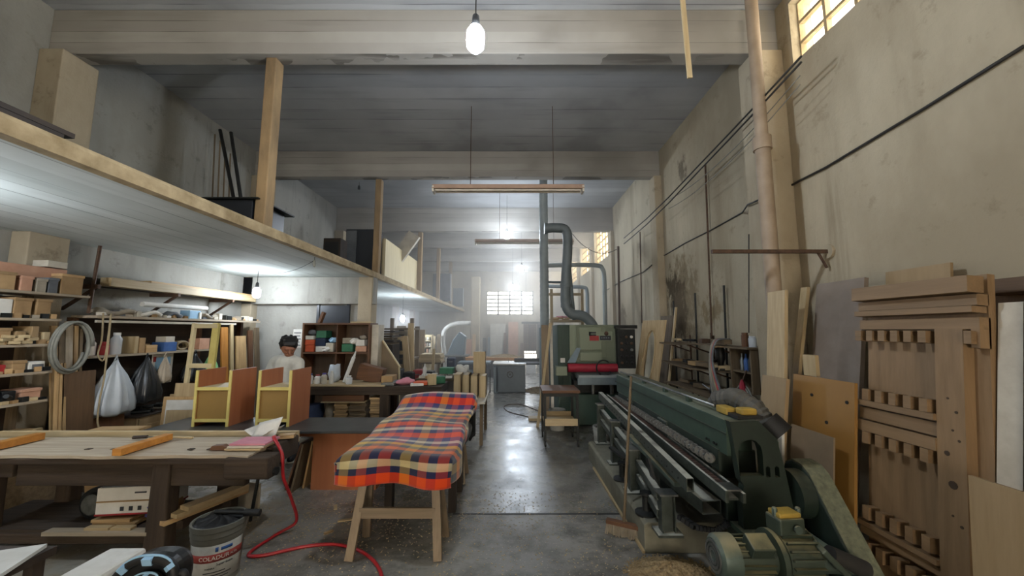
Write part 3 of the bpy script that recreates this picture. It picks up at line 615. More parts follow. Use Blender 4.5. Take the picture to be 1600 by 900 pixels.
MB().lathe((1.44, my, mz), [(.09, -.02), (.135, -.018), (.135, .008), (.125, .02), (.09, .02)], 24, 'x').build('flange', 'motor', T, smooth='auto')
gb = MB().lathe((1.46, my, mz), [(.09, 0), (.115, .01), (.12, .1), (.115, .18), (.09, .19)], 24, 'x').build('gearbox', 'motor', T, smooth='auto')
for i in range(20):
    an = 2 * math.pi * i / 20; c_, s_ = math.cos(an), math.sin(an)
    MB().beam((1.475, my + .122 * c_, mz + .122 * s_), (1.64, my + .122 * c_, mz + .122 * s_), .009, .026, (0, c_, s_)).build('gear_rib', 'motor', gb)
hc = MB().box((1.53, my + .01, mz + .165), (.15, .11, .09), (0, 0, .1)).build('gear_head', 'motor', T, bevel=.01)
MB().box((1.53, my + .01, mz + .222), (.13, .09, .025), (0, 0, .1)).build('head_cover', 'yellow', hc, bevel=.008)
for dx in (-.06, .07): MB().lathe((1.53 + dx, my - .0, mz + .21), [(.014, 0), (.014, .04), (.01, .045)], 8).build('cap_bolt', 'motorend', hc)
MB().lathe((1.55, my - .05, mz + .165), [(.022, -.02), (.022, -.01), (.015, 0)], 10, 'y').build('plug', 'motorend', hc)
MB().plate([(1.64, my - .13, mz + .10), (1.76, my - .15, mz - .03), (1.76, my + .05, mz + .02), (1.66, my + .08, mz + .14)], .03).build('output_flange', 'motor', T, bevel=.006)
MB().cyl((1.66, my, mz - .02), (1.90, my, mz - .05), .06, .045, n=16).build('output_shaft', 'motorend', T, smooth='auto')
MB().cyl((1.74, my - .02, mz + .02), (1.93, my - .02, mz - .06), .045, n=16).build('coupling', 'rubber', T, smooth='auto')
MB().bb(1.22, 1.72, 2.12, 2.36, .26, .36).bb(1.25, 1.32, 2.14, 2.34, .0, .26).bb(1.62, 1.70, 2.14, 2.34, .0, .26).build('motor_stand', 'machinedark', T, bevel=.006)
# broom leaning at the press
T = thing('push_broom', 'worn push broom with long wooden handle leaning on the green press', 'broom', (.93, 3.36, 0))
hd = [V(.80, 3.40, .10), V(1.05, 3.27, .10)]
MB().beam(hd[0], hd[1], .055, .03).build('broom_head', 'brown_x', T, bevel=.004)
mb = MB(); rr = random.Random(4)
for i in range(90):
    p = hd[0].lerp(hd[1], (i + .5) / 90) + V(0, rr.uniform(-.024, .024), -.01); q = p + V(rr.uniform(-.012, .012) - .01, rr.uniform(-.02, .02), -.085)
    mb.beam(p, q, .006, .006, (0, 1, 0))
o = mb.build('bristles', 'dusty', T)
MB().cyl((.93, 3.34, .10), at(986, 588, y=3.66), .0125, n=10).build('handle', 'oldwood_z', T, smooth='auto')
# sawdust heap
def heap(name, cx, cy, rx, ry, h, m, label, cat, seed, n=420, sz=.012):
    r = random.Random(seed); mb = MB()
    mb.grid(lambda u, v: (lambda a, q: V(cx + rx * q * math.cos(a), cy + ry * q * math.sin(a), max(.002, h * (1 - q * q) ** 1.5 + .012 * math.sin(9 * a + q * 7) * (1 - q))))(2 * math.pi * u, v), 36, 10)
    for i in range(n):
        a = r.uniform(0, 6.283); q = math.sqrt(r.random()) * 1.12; z = max(0, h * max(0, 1 - q * q) ** 1.5) + .004
        mb.box((cx + rx * q * math.cos(a), cy + ry * q * math.sin(a), z), (sz * r.uniform(.6, 1.6), sz * r.uniform(.3, .8), .002), (r.uniform(-.6, .6), r.uniform(-.6, .6), r.uniform(0, 3)))
    mb.uv = None
    o = mb.build(name, m); tag(o, label, cat); o['kind'] = 'stuff'; return o
heap('sawdust_heap', 1.12, 2.86, .30, .20, .07, 'chips', 'heap of pale wood shavings at the front end of the plinth', 'sawdust', 2, 900, .014)
# ================================================================ wide belt sander
T = thing('belt_sander', 'tall grey green wide belt sanding machine with red roller bar', 'machine', (1.5, 7.3, 0))
SX0, SX1, SY0, SY1, ST = .84, 2.0, 7.0, 8.1, 1.80
MB().bb(SX0 + .32, SX1, SY0, SY1, 1.12, ST).build('upper_housing', 'sander', T, bevel=.015)
d = MB().bb(SX0 + .40, SX1 - .36, SY0 - .02, SY0 + .01, 1.34, ST - .04).build('front_door', 'sander', T, bevel=.01)
MB().bb(SX0 + .55, SX0 + 1.0, SY0 - .026, SY0 - .018, 1.50, 1.68).build('logo_plate', 'sander', d)
lg = MB()
for (x0, x1, z0, z1) in ((.57, .70, 1.64, 1.67), (.57, .60, 1.60, 1.67), (.57, .70, 1.60, 1.625), (.67, .70, 1.55, 1.62), ): lg.bb(SX0 + x0, SX0 + x1, SY0 - .032, SY0 - .024, z0, z1)
lg.build('emblem', 'textdark', d); MB().bb(SX0 + .58, SX0 + .75, SY0 - .034, SY0 - .026, 1.51, 1.60).build('emblem_red', 'red', d)
MB().bb(SX0 + .77, SX0 + .97, SY0 - .032, SY0 - .026, 1.52, 1.60).build('emblem_dark', 'textdark', d)
lt = MB()
for i in range(4): lt.bb(SX0 + .79 + i * .042, SX0 + .815 + i * .042, SY0 - .036, SY0 - .031, 1.55, 1.575)
lt.build('emblem_letters', 'greycloth', d)
MB().lathe((SX1 - .27, SY0 - .02, 1.64), [(.045, .02), (.045, 0), (.03, -.02), (.001, -.025)], 14, 'y').build('stop_button', 'rust', T, smooth='auto')
MB().bb(SX1 - .30, SX1 - .23, SY0 - .03, SY0, 1.52, 1.57).build('indicator_lamp', 'greenbag', T)
MB().bb(SX0 + .40, SX1 - .36, SY0 - .021, SY0, 1.145, 1.30).build('lower_panel', 'sander', T, bevel=.006)
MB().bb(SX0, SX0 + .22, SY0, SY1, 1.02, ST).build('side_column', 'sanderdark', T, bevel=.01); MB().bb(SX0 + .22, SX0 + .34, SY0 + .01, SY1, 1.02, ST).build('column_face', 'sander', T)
cp = MB().bb(SX1 - .10, SX1 + .22, SY0 - .14, SY0 + .1, 1.02, ST - .08).build('control_box', 'darkmetal', T, bevel=.01)
MB().bb(SX1 - .12, SX1 + .26, SY0 - .16, SY0 + .1, ST - .07, ST - .01).build('control_hood', 'darkmetal', T)
rr = random.Random(11)
for i in range(3):
    for j in range(5):
        x = SX1 - .03 + i * .09; z = 1.12 + j * .115; k = rr.choice(['steel', 'black', 'textwhite', 'rust', 'black'])
        MB().lathe((x, SY0 - .14, z), [(.026, 0), (.026, -.012), (.016, -.02), (.001, -.02)], 10, 'y').build('control_knob', k, cp)
MB().cyl((SX0 + .16, SY0 - .12, 1.03), (SX1 - .12, SY0 - .12, 1.03), .075, n=20).build('red_roller', 'hotred', T, smooth='auto')
MB().bb(SX0 + .3, SX1 - .1, SY0 - .02, SY0 + .2, .96, 1.12).build('roller_housing', 'sanderdark', T)
MB().bb(SX0 + .32, SX1, SY0 - .30, SY1, .84, .92).build('feed_table', 'ductlight', T, bevel=.01); MB().bb(SX0 + .30, SX1, SY0 - .32, SY0 - .26, .76, .88).build('table_edge', 'galv', T)
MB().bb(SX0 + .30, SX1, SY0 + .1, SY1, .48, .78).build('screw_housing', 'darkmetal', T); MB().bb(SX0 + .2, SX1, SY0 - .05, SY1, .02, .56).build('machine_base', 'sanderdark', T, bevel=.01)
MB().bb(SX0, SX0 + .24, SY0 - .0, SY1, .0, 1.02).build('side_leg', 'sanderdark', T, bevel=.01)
for x in (SX0 + .62, SX0 + .95, SX0 + 1.2): MB().cyl((x, SY0 - .05, .56), (x, SY0 - .05, .84), .035, n=12).build('lift_screw', 'steel', T, smooth='auto')
MB().plate([(SX0 + .15, SY0 - .12, 1.12), (SX0 + .30, SY0 - .12, 1.12), (SX0 + .42, SY0 - .02, 1.38), (SX0 + .34, SY0 - .02, 1.38)], .02).build('guard_flap', 'galv', T)
MB().bb(SX0 - .06, SX0 + .14, SY0 - .2, SY0, .90, 1.06).build('gear_case', 'sander', T, bevel=.01); MB().bb(SX0 + .02, SX0 + .1, SY0 - .205, SY0 - .195, 1.13, 1.21).build('notice_plate', 'textwhite', T)
# red handwheel-like ring on the sander table
MB().rings([(V(SX1 - .38 + .13 * math.cos(a), SY0 - .22, 1.04 + .13 * math.sin(a)), .013) for a in [math.pi * .25 + 5.0 * i / 20 for i in range(21)]], 8).build('handwheel', 'black', T, smooth=True)
# ducts
T = thing('sander_duct', 'thick blue grey extraction duct bending down onto the sanding machine', 'duct', (1.6, 7.5, 1.8))
def curve(pts, n=6):
    out = []; P = [Vector(p) for p in pts]; P = [P[0] * 2 - P[1]] + P + [P[-1] * 2 - P[-2]]
    for i in range(1, len(P) - 2):
        for k in range(n):
            t = k / n; a, b, c, d_ = P[i - 1], P[i], P[i + 1], P[i + 2]
            out.append(.5 * ((2 * b) + (c - a) * t + (2 * a - 5 * b + 4 * c - d_) * t * t + (3 * b - a - 3 * c + d_) * t ** 3))
    return out + [P[-2]]
Y = 7.35
MB().tube(curve([at(853, 357, y=Y), at(868, 356, y=Y), at(884, 360, y=Y), at(887, 385, y=Y), at(884, 440, y=Y), at(884, 475, y=Y), at(893, 490, y=Y), at(912, 494, y=Y), at(926, 508, y=Y), at(928, 520, y=Y)]), .095, 18).build('main_duct', 'duct', T, smooth=True)
for p in (at(884, 446, y=Y), at(885, 478, y=Y)): MB().cyl(p - V(0, 0, .03), p + V(0, 0, .03), .112, n=18).build('clamp_ring', 'duct', T, smooth='auto')
for p in (at(853, 357, y=Y),): MB().cyl(p - V(.03, 0, 0), p + V(.03, 0, 0), .115, n=18).build('clamp_ring', 'duct', T, smooth='auto')
for a_, b_ in ((at(888, 400, y=Y), at(897, 500, y=Y)),): MB().tube([a_, b_], .035, 10).build('flexible_branch', 'duct', T, smooth=True)
T = thing('riser_duct', 'grey spiral vertical duct dropping from roof behind the sanding machine', 'duct', at(850, 520, y=8.9))
q0, q1 = at(851, 512, y=8.9), at(851, 290, y=8.9); q1 = V(q0.x, q0.y, q1.z); N_ = 60
MB().rings([(q0.lerp(q1, i / N_), .10 + .008 * (i % 2)) for i in range(N_ + 1)], 16).build('spiral_pipe', 'ductlight', T, smooth=True)
MB().bb(q0.x - .12, q0.x + .12, q0.y - .12, q0.y + .12, 0, q0.z).build('riser_box', 'galv', T); MB().cyl(q1, (q1.x, q1.y, ZC), .1, n=16).build('upper_pipe', 'ductlight', T, smooth='auto')
def pipe(name, pts, r, m, label, cat='pipe'): return single(name, MB().tube(curve(pts, 5), r, 12), m, label, cat, smooth=True)
Y = 9.8; pipe('branch_pipe', [at(848, 415, y=Y), at(900, 414, y=Y), at(934, 415, y=Y), at(941, 420, y=Y), at(944, 432, y=Y), at(945, 470, y=Y), at(946, 515, y=Y), (at(946, 515, y=Y).x, Y, 0.)], .058, 'ductlight', 'pale branch pipe elbowing down the right wall behind the sanding machine')
Y = 12; pipe('branch_pipe', [at(852, 447, y=Y), at(890, 448, y=Y), at(912, 449, y=Y), at(917, 455, y=Y), at(918, 480, y=Y), (at(918, 480, y=Y).x, Y, 0.)], .06, 'galv', 'grey branch pipe farther back, elbowing down beyond the pale one')
Y = 8.92; pipe('branch_pipe', [at(848, 440, y=Y), at(865, 441, y=Y), at(886, 441, y=Y)], .03, 'duct', 'short thin pipe between riser duct and the bent duct')
# rack box on top behind sander
T = thing('wood_rack', 'open wooden rack with a shelf of offcuts high behind the sander', 'rack', at(885, 560, y=9.2)); Y = 9.2
def rk(nm, a, b, w, m='pine_z'): MB().beam(a, b, w, w).build(nm, m, T)
a_, b_ = at(862, 500, y=Y), at(912, 500, y=Y)
for q in (at(862, 500, y=Y), at(910, 500, y=Y)): rk('upright', V(q.x, Y, 0), V(q.x, Y, at(862, 452, y=Y).z), .07)
MB().bb(a_.x, b_.x, Y - .05, Y + .6, a_.z - .05, a_.z).build('shelf', 'pine_x', T); z_ = at(862, 460, y=Y).z; MB().bb(a_.x - .25, b_.x, Y - .04, Y + .04, z_ - .03, z_ + .03).build('cross_bar', 'pine_x', T)
rr = random.Random(5)
for i in range(7):
    x = a_.x + .08 + i * .095; single('offcut', MB().box((x, Y + .2, a_.z + .02 + .03 * (i % 3)), (.16, .25, .035), (0, rr.uniform(-.1, .1), rr.uniform(-.5, .5))), 'pink' if i == 2 else 'scrap_x', 'small wood offcut piled on the high rack behind sander', 'wood offcut', 'offcuts on the high rack')
# planks standing left of the sander
Y = 7.2
for i, (p0_, p1_, q0_, w_, lab) in enumerate([(848, 842, 505, .05, 'thin light batten leaning leftmost beside the sanding machine'), (851, 853, 508, .13, 'grey wide plank standing beside sander'), (861, 860, 508, .05, 'pale narrow post standing against left side of sander')]):
    b_ = at(p1_, 655, z=0); b_.y = Y - .25 + i * .06; t_ = at(p0_ + (12 if i == 0 else 0), q0_, y=Y + .02 + i * .05)
    single('standing_plank', MB().beam((t_.x - (.28 if i == 0 else .02), Y - .3 + i * .05, 0), t_, w_, .03, (0, 1, 0)), ('pine_z', 'greyply', 'offwhite')[i], lab, 'plank')
p = at(838, 656, z=0); single('floor_block', MB().bb(p.x - .15, p.x + .15, p.y - .1, p.y + .12, 0, .05), 'pine_x', 'flat pale wood block on floor left of the rolling cart', 'wood block')
# rolling cart
T = thing('rolling_cart', 'small metal cart with brown top and wooden tray on castors', 'cart', (.72, 6.05, 0)); cx0, cx1, cy0, cy1 = .47, .99, 5.75, 6.3
MB().bb(cx0 - .02, cx1 + .02, cy0 - .02, cy1 + .02, .77, .81).build('cart_top', 'brown_x', T, bevel=.004)
for x in (cx0 + .02, cx1 - .02):
    for y in (cy0 + .02, cy1 - .02):
        l = MB().bb(x - .018, x + .018, y - .018, y + .018, .08, .77).build('leg', 'darkmetal', T); MB().cyl((x - .012, y, .04), (x + .012, y, .04), .04, n=14).build('castor', 'rubber', l, smooth='auto')
MB().bb(cx0, cx1, cy0, cy0 + .02, .72, .77).bb(cx0, cx1, cy1 - .02, cy1, .72, .77).build('apron', 'darkmetal', T)
MB().bb(cx0 + .02, cx1 - .02, cy0, cy1, .30, .33).bb(cx0 + .02, cx1 - .02, cy0, cy0 + .02, .33, .40).bb(cx0 + .02, cx1 - .02, cy1 - .02, cy1, .33, .40).build('tray', 'pine_x', T)
def bucket(p, r, h, label, m='bucketwhite', fill=None):
    t = thing('bucket', label, 'bucket', p); p = Vector(p)
    MB().lathe(p, [(r * .86, 0), (r * .97, h * .72), (r * 1.0, h * .74), (r * .99, h * .8), (r * 1.03, h * .82), (r * 1.02, h * .9), (r * 1.06, h * .92), (r * 1.06, h), (r * .98, h), (r * .84, .02), (.001, .02)], 28).build('pail', m, t, smooth='auto')
    return t
t = bucket((.78, 6.75, 0), .14, .34, 'pale plastic bucket under the sander behind the cart'); t = bucket((1.28, 5.5, 0), .135, .36, 'white paint bucket on floor beside far end of the press')
MB().lathe((1.28, 5.5, 0), [(.001, .33), (.125, .33)], 20).build('contents', 'rust', t)
# ================================================================ things leaning on the right wall
def leaner(name, y0, y1, h, xb, xt, t, m, label, cat='board', z0=0., parts=None, group=None, dz=0., yoff=0.):
    """rectangular board of height h leaning on the wall (base x=xb, top x=xt)"""
    q = [V(xb, y1, z0 + dz), V(xb, y0, z0), V(xt, y0 + yoff, z0 + h), V(xt, y1 + yoff, z0 + h)]
    return single(name, MB().plate(q, -t), m, label, cat, group)
leaner('tall_board', 3.40, 3.63, 2.06, 2.32, 2.50, .03, 'ply_z', 'tall narrow light plywood board leaning before the drain pipe')
leaner('short_board', 3.16, 3.46, 1.30, 2.10, 2.28, .03, 'mdf_z', 'short brown board leaning in front of the tall plywood board')
leaner('white_batten', 2.98, 3.12, .98, 2.0, 2.08, .02, 'white', 'small white painted board standing left of the perforated hardboard')
leaner('pale_strip', 3.52, 3.60, 2.10, 2.40, 2.80, .03, 'pine_z', 'narrow pale strip leaning along the edge of the grey-brown panel')
leaner('greybrown_panel', 3.02, 3.50, 2.12, 2.56, 2.88, .035, 'greypanel', 'large smooth grey-brown panel leaning beside the carved doors')
leaner('corner_board', 3.63, 3.72, 1.7, 2.4, 2.6, .025, 'oldwood_z', 'dim old board leaning in the shadow behind the pale strip')
o = leaner('hardboard_sheet', 2.70, 3.28, 1.33, 2.28, 2.42, .022, 'hardboard', 'orange-brown hardboard sheet with three dark holes', 'panel')
for px, py in ((1268, 617), (1323, 629), (1291, 660)):
    p = at(px, py, x=2.405 - .06 * (660 - py) / 60 * 0); 
    z = p.z; x = 2.28 + .14 * z / 1.33 - .026; p = at(px, py, x=x); MB().cyl(p - V(.002, 0, 0), p + V(.012, 0, 0), .012, n=10).build('hole', 'black', o)
leaner('grey_sheet', 2.74, 3.14, .95, 2.16, 2.26, .012, 'greyply', 'warped grey plywood offcut leaning on the orange-brown hardboard', 'panel')
single('wood_block', MB().bb(2.42, 2.45, 3.06, 3.19, 1.333, 1.50), 'pine_z', 'small light wood block standing on top of the hardboard sheet', 'wood block')
leaner('rear_panel', 2.55, 3.0, 2.16, 2.80, 3.02, .02, 'mdf_z', 'tan sheet showing above the carved doors, against the wall', 'panel')
# carved door: frame, ledges, dentil blocks
T = thing('carved_door', 'unfinished carved wooden door with rows of dentil blocks, front one of two', 'door', (2.55, 2.5, 0))
DT, DB = 2.0, 2.40  # height, base x
def dx(z): return 2.42 + .20 * z / 2.0       # face x at height z
def dpanel(nm, y0, y1, z0, z1, proud, m='door_y', thick=None, parent=T):
    q = [V(dx(z0) - proud, y1, z0), V(dx(z0) - proud, y0, z0), V(dx(z1) - proud, y0, z1), V(dx(z1) - proud, y1, z1)]
    return MB().plate(q, -(thick or proud + .03)).build(nm, m, parent)
y0, y1 = 2.03, 2.72
dpanel('backing', y0, y1, 0.02, DT, 0, 'door_z', .04)
dpanel('stile', 2.10, 2.24, 0.02, 1.70, .035, 'door_z'); dpanel('stile', y0 + .0, 2.07, 1.6, 1.70, .03, 'door_z')
rows = [(1.90, 1.99, .06), (1.83, 1.89, .035), (1.79, 1.825, .05), (1.70, 1.765, .03), (1.18, 1.215, .045), (1.09, 1.165, .03), (1.01, 1.08, .04), (.40, .43, .045), (.34, .385, .03)]
for z0, z1, pr in rows: dpanel('ledge', y0 if z0 > 1.6 else 2.24, y1 + .01, z0, z1, pr)
for zc_, hh in ((1.655, .07), (1.255, .075), (.97, .075), (.49, .08), (.27, .08), (.0 + .04, .06)):
    for k in range(5 if zc_ < 1.6 else 6):
        yy = 2.27 + k * .092 if zc_ < 1.6 else 2.27 + k * .084
        if yy < y1 - .02: dpanel('dentil_block', yy, yy + .045, zc_ - hh / 2, zc_ + hh / 2, .045)
dpanel('dentil_block', 2.045, 2.08, 1.62, 1.69, .045)
plain('doorstain', '4a3a2a', .8); 
for (yy, z, r) in ((2.26, 1.02, .014), (2.235, .86, .022), (2.25, 1.32, .006), (2.21, 1.25, .008), (2.23, 1.15, .006), (2.2, 1.1, .007), (2.24, .7, .006), (2.2, .66, .008)):
    MB().cyl((dx(z) - .103, yy - .07, z), (dx(z) - .097, yy - .07, z), r, n=9).build('knot', 'doorstain', T)
T = thing('carved_door', 'darker carved wooden door standing behind the front one, right edge showing', 'door', (2.8, 2.2, 0))
def dx(z): return 2.66 + .22 * z / 2.0
dpanel('backing', 1.86, 2.6, .02, 1.98, 0, 'doordark_z', .05, T); dpanel('stile', 1.86, 1.94, .02, 1.98, .03, 'doordark_z', None, T)
for z0, z1, pr in ((1.90, 1.98, .05), (1.1, 1.15, .03), (1.0, 1.06, .03), (.42, .46, .03), (.3, .36, .03)): dpanel('ledge', 1.94, 2.2, z0, z1, pr, 'doordark_y', None, T)
for z in (1.62, 1.3, .92, .55, .2): dpanel('dentil_block', 2.0, 2.05, z, z + .09, .04, 'doordark_y', None, T)
leaner('dark_board', 1.70, 1.84, 1.90, 2.72, 2.98, .04, 'brown_z', 'dark brown panel edge leaning between the doors and the white plank')
leaner('white_plank', 1.92, 2.02, 1.84, 2.36, 2.64, .035, 'offwhite', 'whitewashed knotty plank leaning near right edge of view', 'plank')
leaner('brown_plank', 1.80, 1.90, 1.84, 2.36, 2.64, .05, 'oldwood_z', 'weathered brown plank tied beside the whitewashed one', 'plank')
leaner('brown_plank', 1.69, 1.785, 1.84, 2.36, 2.64, .05, 'bench_z', 'grooved tan plank at the right edge of view', 'plank')
leaner('tan_board', 1.66, 1.98, .98, 2.22, 2.30, .02, 'mdf_z', 'low tan board leaning in front of the whitewashed plank')
# wavy wall shelf with its clutter
T = thing('wall_shelf', 'three-tier shelf of warped boards on right wall behind the press', 'shelf', (2.85, 5.9, 0)); ysh0, ysh1 = 4.85, 6.6
ZS = (1.50, 1.17, .84)
for k, z in enumerate(ZS):
    MB().grid(lambda u, v: V(2.58 + .36 * u + .03 * math.sin(5 * v + k), ysh0 + (ysh1 - ysh0) * v, z + .018 * math.sin(6 * v + k * 2) * (1 - u)), 4, 20, .018).build('board', 'oldwood_y', T)
for y in (5.0, 5.75, 6.5): MB().cyl((3.04, y, .3), (3.04, y, 1.62), .015, n=8).build('upright', 'rust', T)
for k, z in enumerate(ZS):
    for y in (5.0, 5.75, 6.5): MB().beam((3.04, y, z - .16), (2.64, y, z - .02), .02, .02).build('strut', 'rust', T)
rr = random.Random(21)
names = ['thin', 'short', 'broad', 'curved', 'split', 'pale', 'dark', 'square', 'long', 'thick', 'narrow', 'small']
for k, z in enumerate(ZS):
    for i in range(5):
        y = ysh0 + .2 + i * .3; m = rr.choice(['scrap_y', 'oldwood_y', 'pine_y', 'darkmetal', 'rust'])
        single('offcut', MB().box((2.78 + rr.uniform(-.08, .08), y, z + .045 + rr.uniform(0, .01)), (rr.uniform(.06, .2), rr.uniform(.1, .4), rr.uniform(.03, .06)), (0, 0, rr.uniform(-.3, .3))), m,
               '%s, %s from the near end of the %s warped shelf' % ({'scrap_y': 'tan wood scrap', 'oldwood_y': 'grey-brown wood scrap', 'pine_y': 'pale wood scrap', 'darkmetal': 'dark metal scrap', 'rust': 'rusty metal scrap'}[m], ('first', 'second', 'third', 'fourth', 'fifth')[i], ('top', 'middle', 'bottom')[k]), 'scrap', 'scraps on the %s warped shelf' % ('top', 'middle', 'bottom')[k])
T = thing('hand_router', 'upright black hand tool standing on the middle warped shelf', 'power tool', (2.72, 5.0, 1.19))
MB().lathe((2.72, 5.0, 1.19), [(.07, 0), (.07, .02), (.03, .03), (.045, .1), (.06, .14), (.06, .26), (.04, .29), (.001, .3)], 16).build('tool_body', 'darkmetal', T, smooth='auto'); MB().cyl((2.66, 5.0, 1.3), (2.6, 4.97, 1.32), .018).build('grip', 'black', T)
T = thing('bench_clamp', 'small black clamp lying on the bottom warped shelf', 'clamp', (2.7, 5.1, .86)); MB().box((2.7, 5.1, .90), (.12, .16, .08)).build('clamp_body', 'darkmetal', T, bevel=.01); MB().cyl((2.62, 5.1, .92), (2.62, 5.3, .96), .014).build('screw', 'steel', T)
T = thing('wall_cupboard', 'small open dark cupboard on right wall beside the first pillar', 'cupboard', (2.9, 4.55, 1.0))
MB().bb(2.7, 3.08, 4.33, 4.35, .98, 1.48).build('side', 'oldwood_z', T); MB().bb(2.7, 3.08, 4.73, 4.75, .98, 1.48).build('side', 'oldwood_z', T); MB().bb(2.66, 3.08, 4.32, 4.77, 1.48, 1.50).build('top', 'oldwood_y', T)
MB().bb(2.7, 3.08, 4.35, 4.73, .98, 1.0).build('bottom', 'oldwood_y', T); MB().bb(2.72, 3.06, 4.35, 4.73, 1.2, 1.22).build('shelf', 'oldwood_y', T); MB().bb(3.06, 3.09, 4.33, 4.75, .98, 1.48).build('back', 'darkwood_z', T)
for nm, y, h, m, lab in (('jar', 4.66, .17, 'brown_z', 'brown jar standing on top of the small wall cupboard'), ('jar', 4.52, .13, 'clearplastic', 'clear jar standing on top of the small wall cupboard')): single(nm, MB().lathe((2.85, y, 1.50), [(.04, 0), (.042, h * .8), (.035, h * .85), (.035, h)], 14), m, lab, 'jar', smooth='auto')
for i, y in enumerate((4.42, 4.5, 4.58, 4.66)): single('bottle', MB().lathe((2.8, y, 1.22), [(.028, 0), (.03, .12), (.012, .16), (.012, .2)], 10), ('steel', 'blackplastic', 'blue', 'steel')[i], '%s inside the small wall cupboard' % ('slim steel bottle nearest the camera', 'black bottle', 'blue bottle', 'slim steel bottle farthest back')[i], 'bottle', smooth='auto')
for px, y0p, y1p, xx, lab in ((1086, 458, 640, 3.03, 'thin dark pole leaning on wall left of the wall shelf middle'), (1131, 446, 640, 3.03, 'thin dark pole leaning on wall right of the wall shelf'), (1052, 470, 600, 3.03, 'thin dark pole leaning beside the peeling wall patch')):
    a_, b_ = at(px, y0p, x=xx), at(px + 6, y1p, x=xx - .02); b_.z = 0.; stick('pole', b_, a_, .016, 'darkmetal', lab)
stick('wall_rod', at(1111, 520, x=3.0), V(3.0, at(1111, 520, x=3.0).y, 0), .016, 'rust', 'lower steel rod with a small valve behind the wall shelf', 'rod')
# red cloth / hoses hanging at the pillar
T = thing('hose_bundle', 'bundle of grey and red hoses draped over the warped wall shelf', 'hose', (2.6, 4.95, .5))
for i in range(6):
    y = 4.95 - i * .012; MB().tube(curve([V(2.85, y + .1, 1.58), V(2.62, y, 1.56), V(2.54, y - .03, 1.3), V(2.53, y - .06 - .03 * i, .95), V(2.58, y - .1 - .06 * i, .5)]), .014, 8).build('hose', ('cablegrey', 'dusty', 'cablegrey', 'rope', 'redhose', 'greycloth')[i], T, smooth=True)
T = thing('red_cloth', 'red folded umbrella-like cloth hanging below the small wall cupboard', 'cloth', (2.62, 4.42, .62))
MB().rings([(V(2.66, 4.46, 1.13), .012), (V(2.66, 4.46, 1.08), .03), (V(2.66, 4.45, .95), .045), (V(2.65, 4.44, .75), .06), (V(2.64, 4.43, .62), .075), (V(2.64, 4.43, .56), .05)], 7).build('cloth_folds', 'hotred', T); MB().cyl((2.66, 4.46, 1.1), (2.72, 4.46, 1.24), .008).build('hook', 'rust', T)
def coil(name, c, r, n, m, label, cat, axis='x', rad=.01, squash=1.25, seed=1):
    rr = random.Random(seed); pts = []
    for i in range(n * 24):
        a = 2 * math.pi * i / 24; q = r * (1 + .05 * math.sin(i * .13 + seed)); u, v = q * math.cos(a), q * squash * math.sin(a); k = i / 24 * rad * 1.6
        pts.append(Vector(c) + (V(-k, u, v) if axis == 'x' else V(u, -k, v)))
    return single(name, MB().tube(pts, rad, 7), m, label, cat, smooth=True)
coil('cable_coil', (2.70, 4.5, .86), .16, 2, 'cablegrey', 'loop of grey cable hanging behind the red cloth', 'cable')
# oval framed boards behind the press
for i, (y0_, y1_, h_, xb, xt, m, lab) in enumerate([(6.75, 7.3, 1.96, 2.62, 2.9, 'oldwood_z', 'brown panel leaning behind the light oval frame'), (6.62, 6.66, 2.1, 2.6, 2.9, 'pine_z', 'pale narrow batten rising above the oval frame'), (7.7, 7.85, 1.7, 2.45, 2.72, 'brown_z', 'brown narrow board leaning beside the sander control box'), (7.5, 7.62, 1.6, 2.45, 2.70, 'pine_z', 'light narrow board leaning beside sander control box')]):
    leaner('leaning_board', y0_, y1_, h_, xb, xt, .03, m, lab)
T = thing('oval_frame', 'light wooden panel with an oval cutout leaning behind the press', 'panel', (2.4, 6.95, 0))
def ofx(z): return 2.22 + .33 * z / 1.9
mb = MB(); ou = [(6.68, 0), (7.15, 0), (7.15, 1.88), (6.68, 1.88)]; ho = [(6.915 + .12 * math.cos(a), 1.2 + .5 * math.sin(a)) for a in [2 * math.pi * i / 24 for i in range(24)]]
holed(mb, ou, [ho], 0, .03); mb.v = [V(ofx(p.z) + p.y + .5 * (7.15 - p.x) - .08, p.x, p.z) for p in mb.v]; mb.build('panel', 'ply_z', T)
MB().rings([(V(ofx(z) - .012 + .5 * (7.15 - y) - .08, y, z), .012) for y, z in ho + ho[:1]], 6).build('oval_moulding', 'pine_z', T, smooth=True)
# ================================================================ left foreground: joiner's bench
T = thing('joiner_bench', 'old heavy joiner bench with worn pale top in the left foreground', 'workbench', (-2.9, 3.2, 0))
bx0, bx1, by0, by1, bz = -4.6, -1.95, 2.92, 3.52, .78
def wav(x, s): return .012 * math.sin(5 * x + s) + .006 * math.sin(17 * x + s)
MB().grid(lambda u, v: V(bx0 + (bx1 - bx0) * u, by0 + (by1 - by0 - .12) * v + (wav(bx0 + 2.6 * u, 1) if v < .1 else 0), bz - .004 + .004 * math.sin(14 * u) * math.sin(5 * v)), 40, 6, .022).build('top', 'bench_x', T); MB().bb(bx0, bx1, by0 + .012, by0 + .06, bz - .075, bz - .026).build('front_edge', 'benchdark_x', T, bevel=.01)
MB().bb(bx0, bx1 - .0, by1 - .12, by1 - .02, bz - .06, bz - .045).build('tool_well', 'benchdark_x', T); MB().bb(bx0, bx1 + .03, by1 - .02, by1 + .02, bz - .08, bz + .02).build('back_rail', 'pine_x', T, bevel=.004)
MB().bb(-3.72, -2.0, by0 + .05, by0 + .11, .54, .705).build('front_apron', 'benchdark_x', T, bevel=.01)
MB().bb(bx0, -3.75, by0 + .05, by0 + .11, .60, .705).build('front_apron', 'benchdark_x', T, bevel=.01)
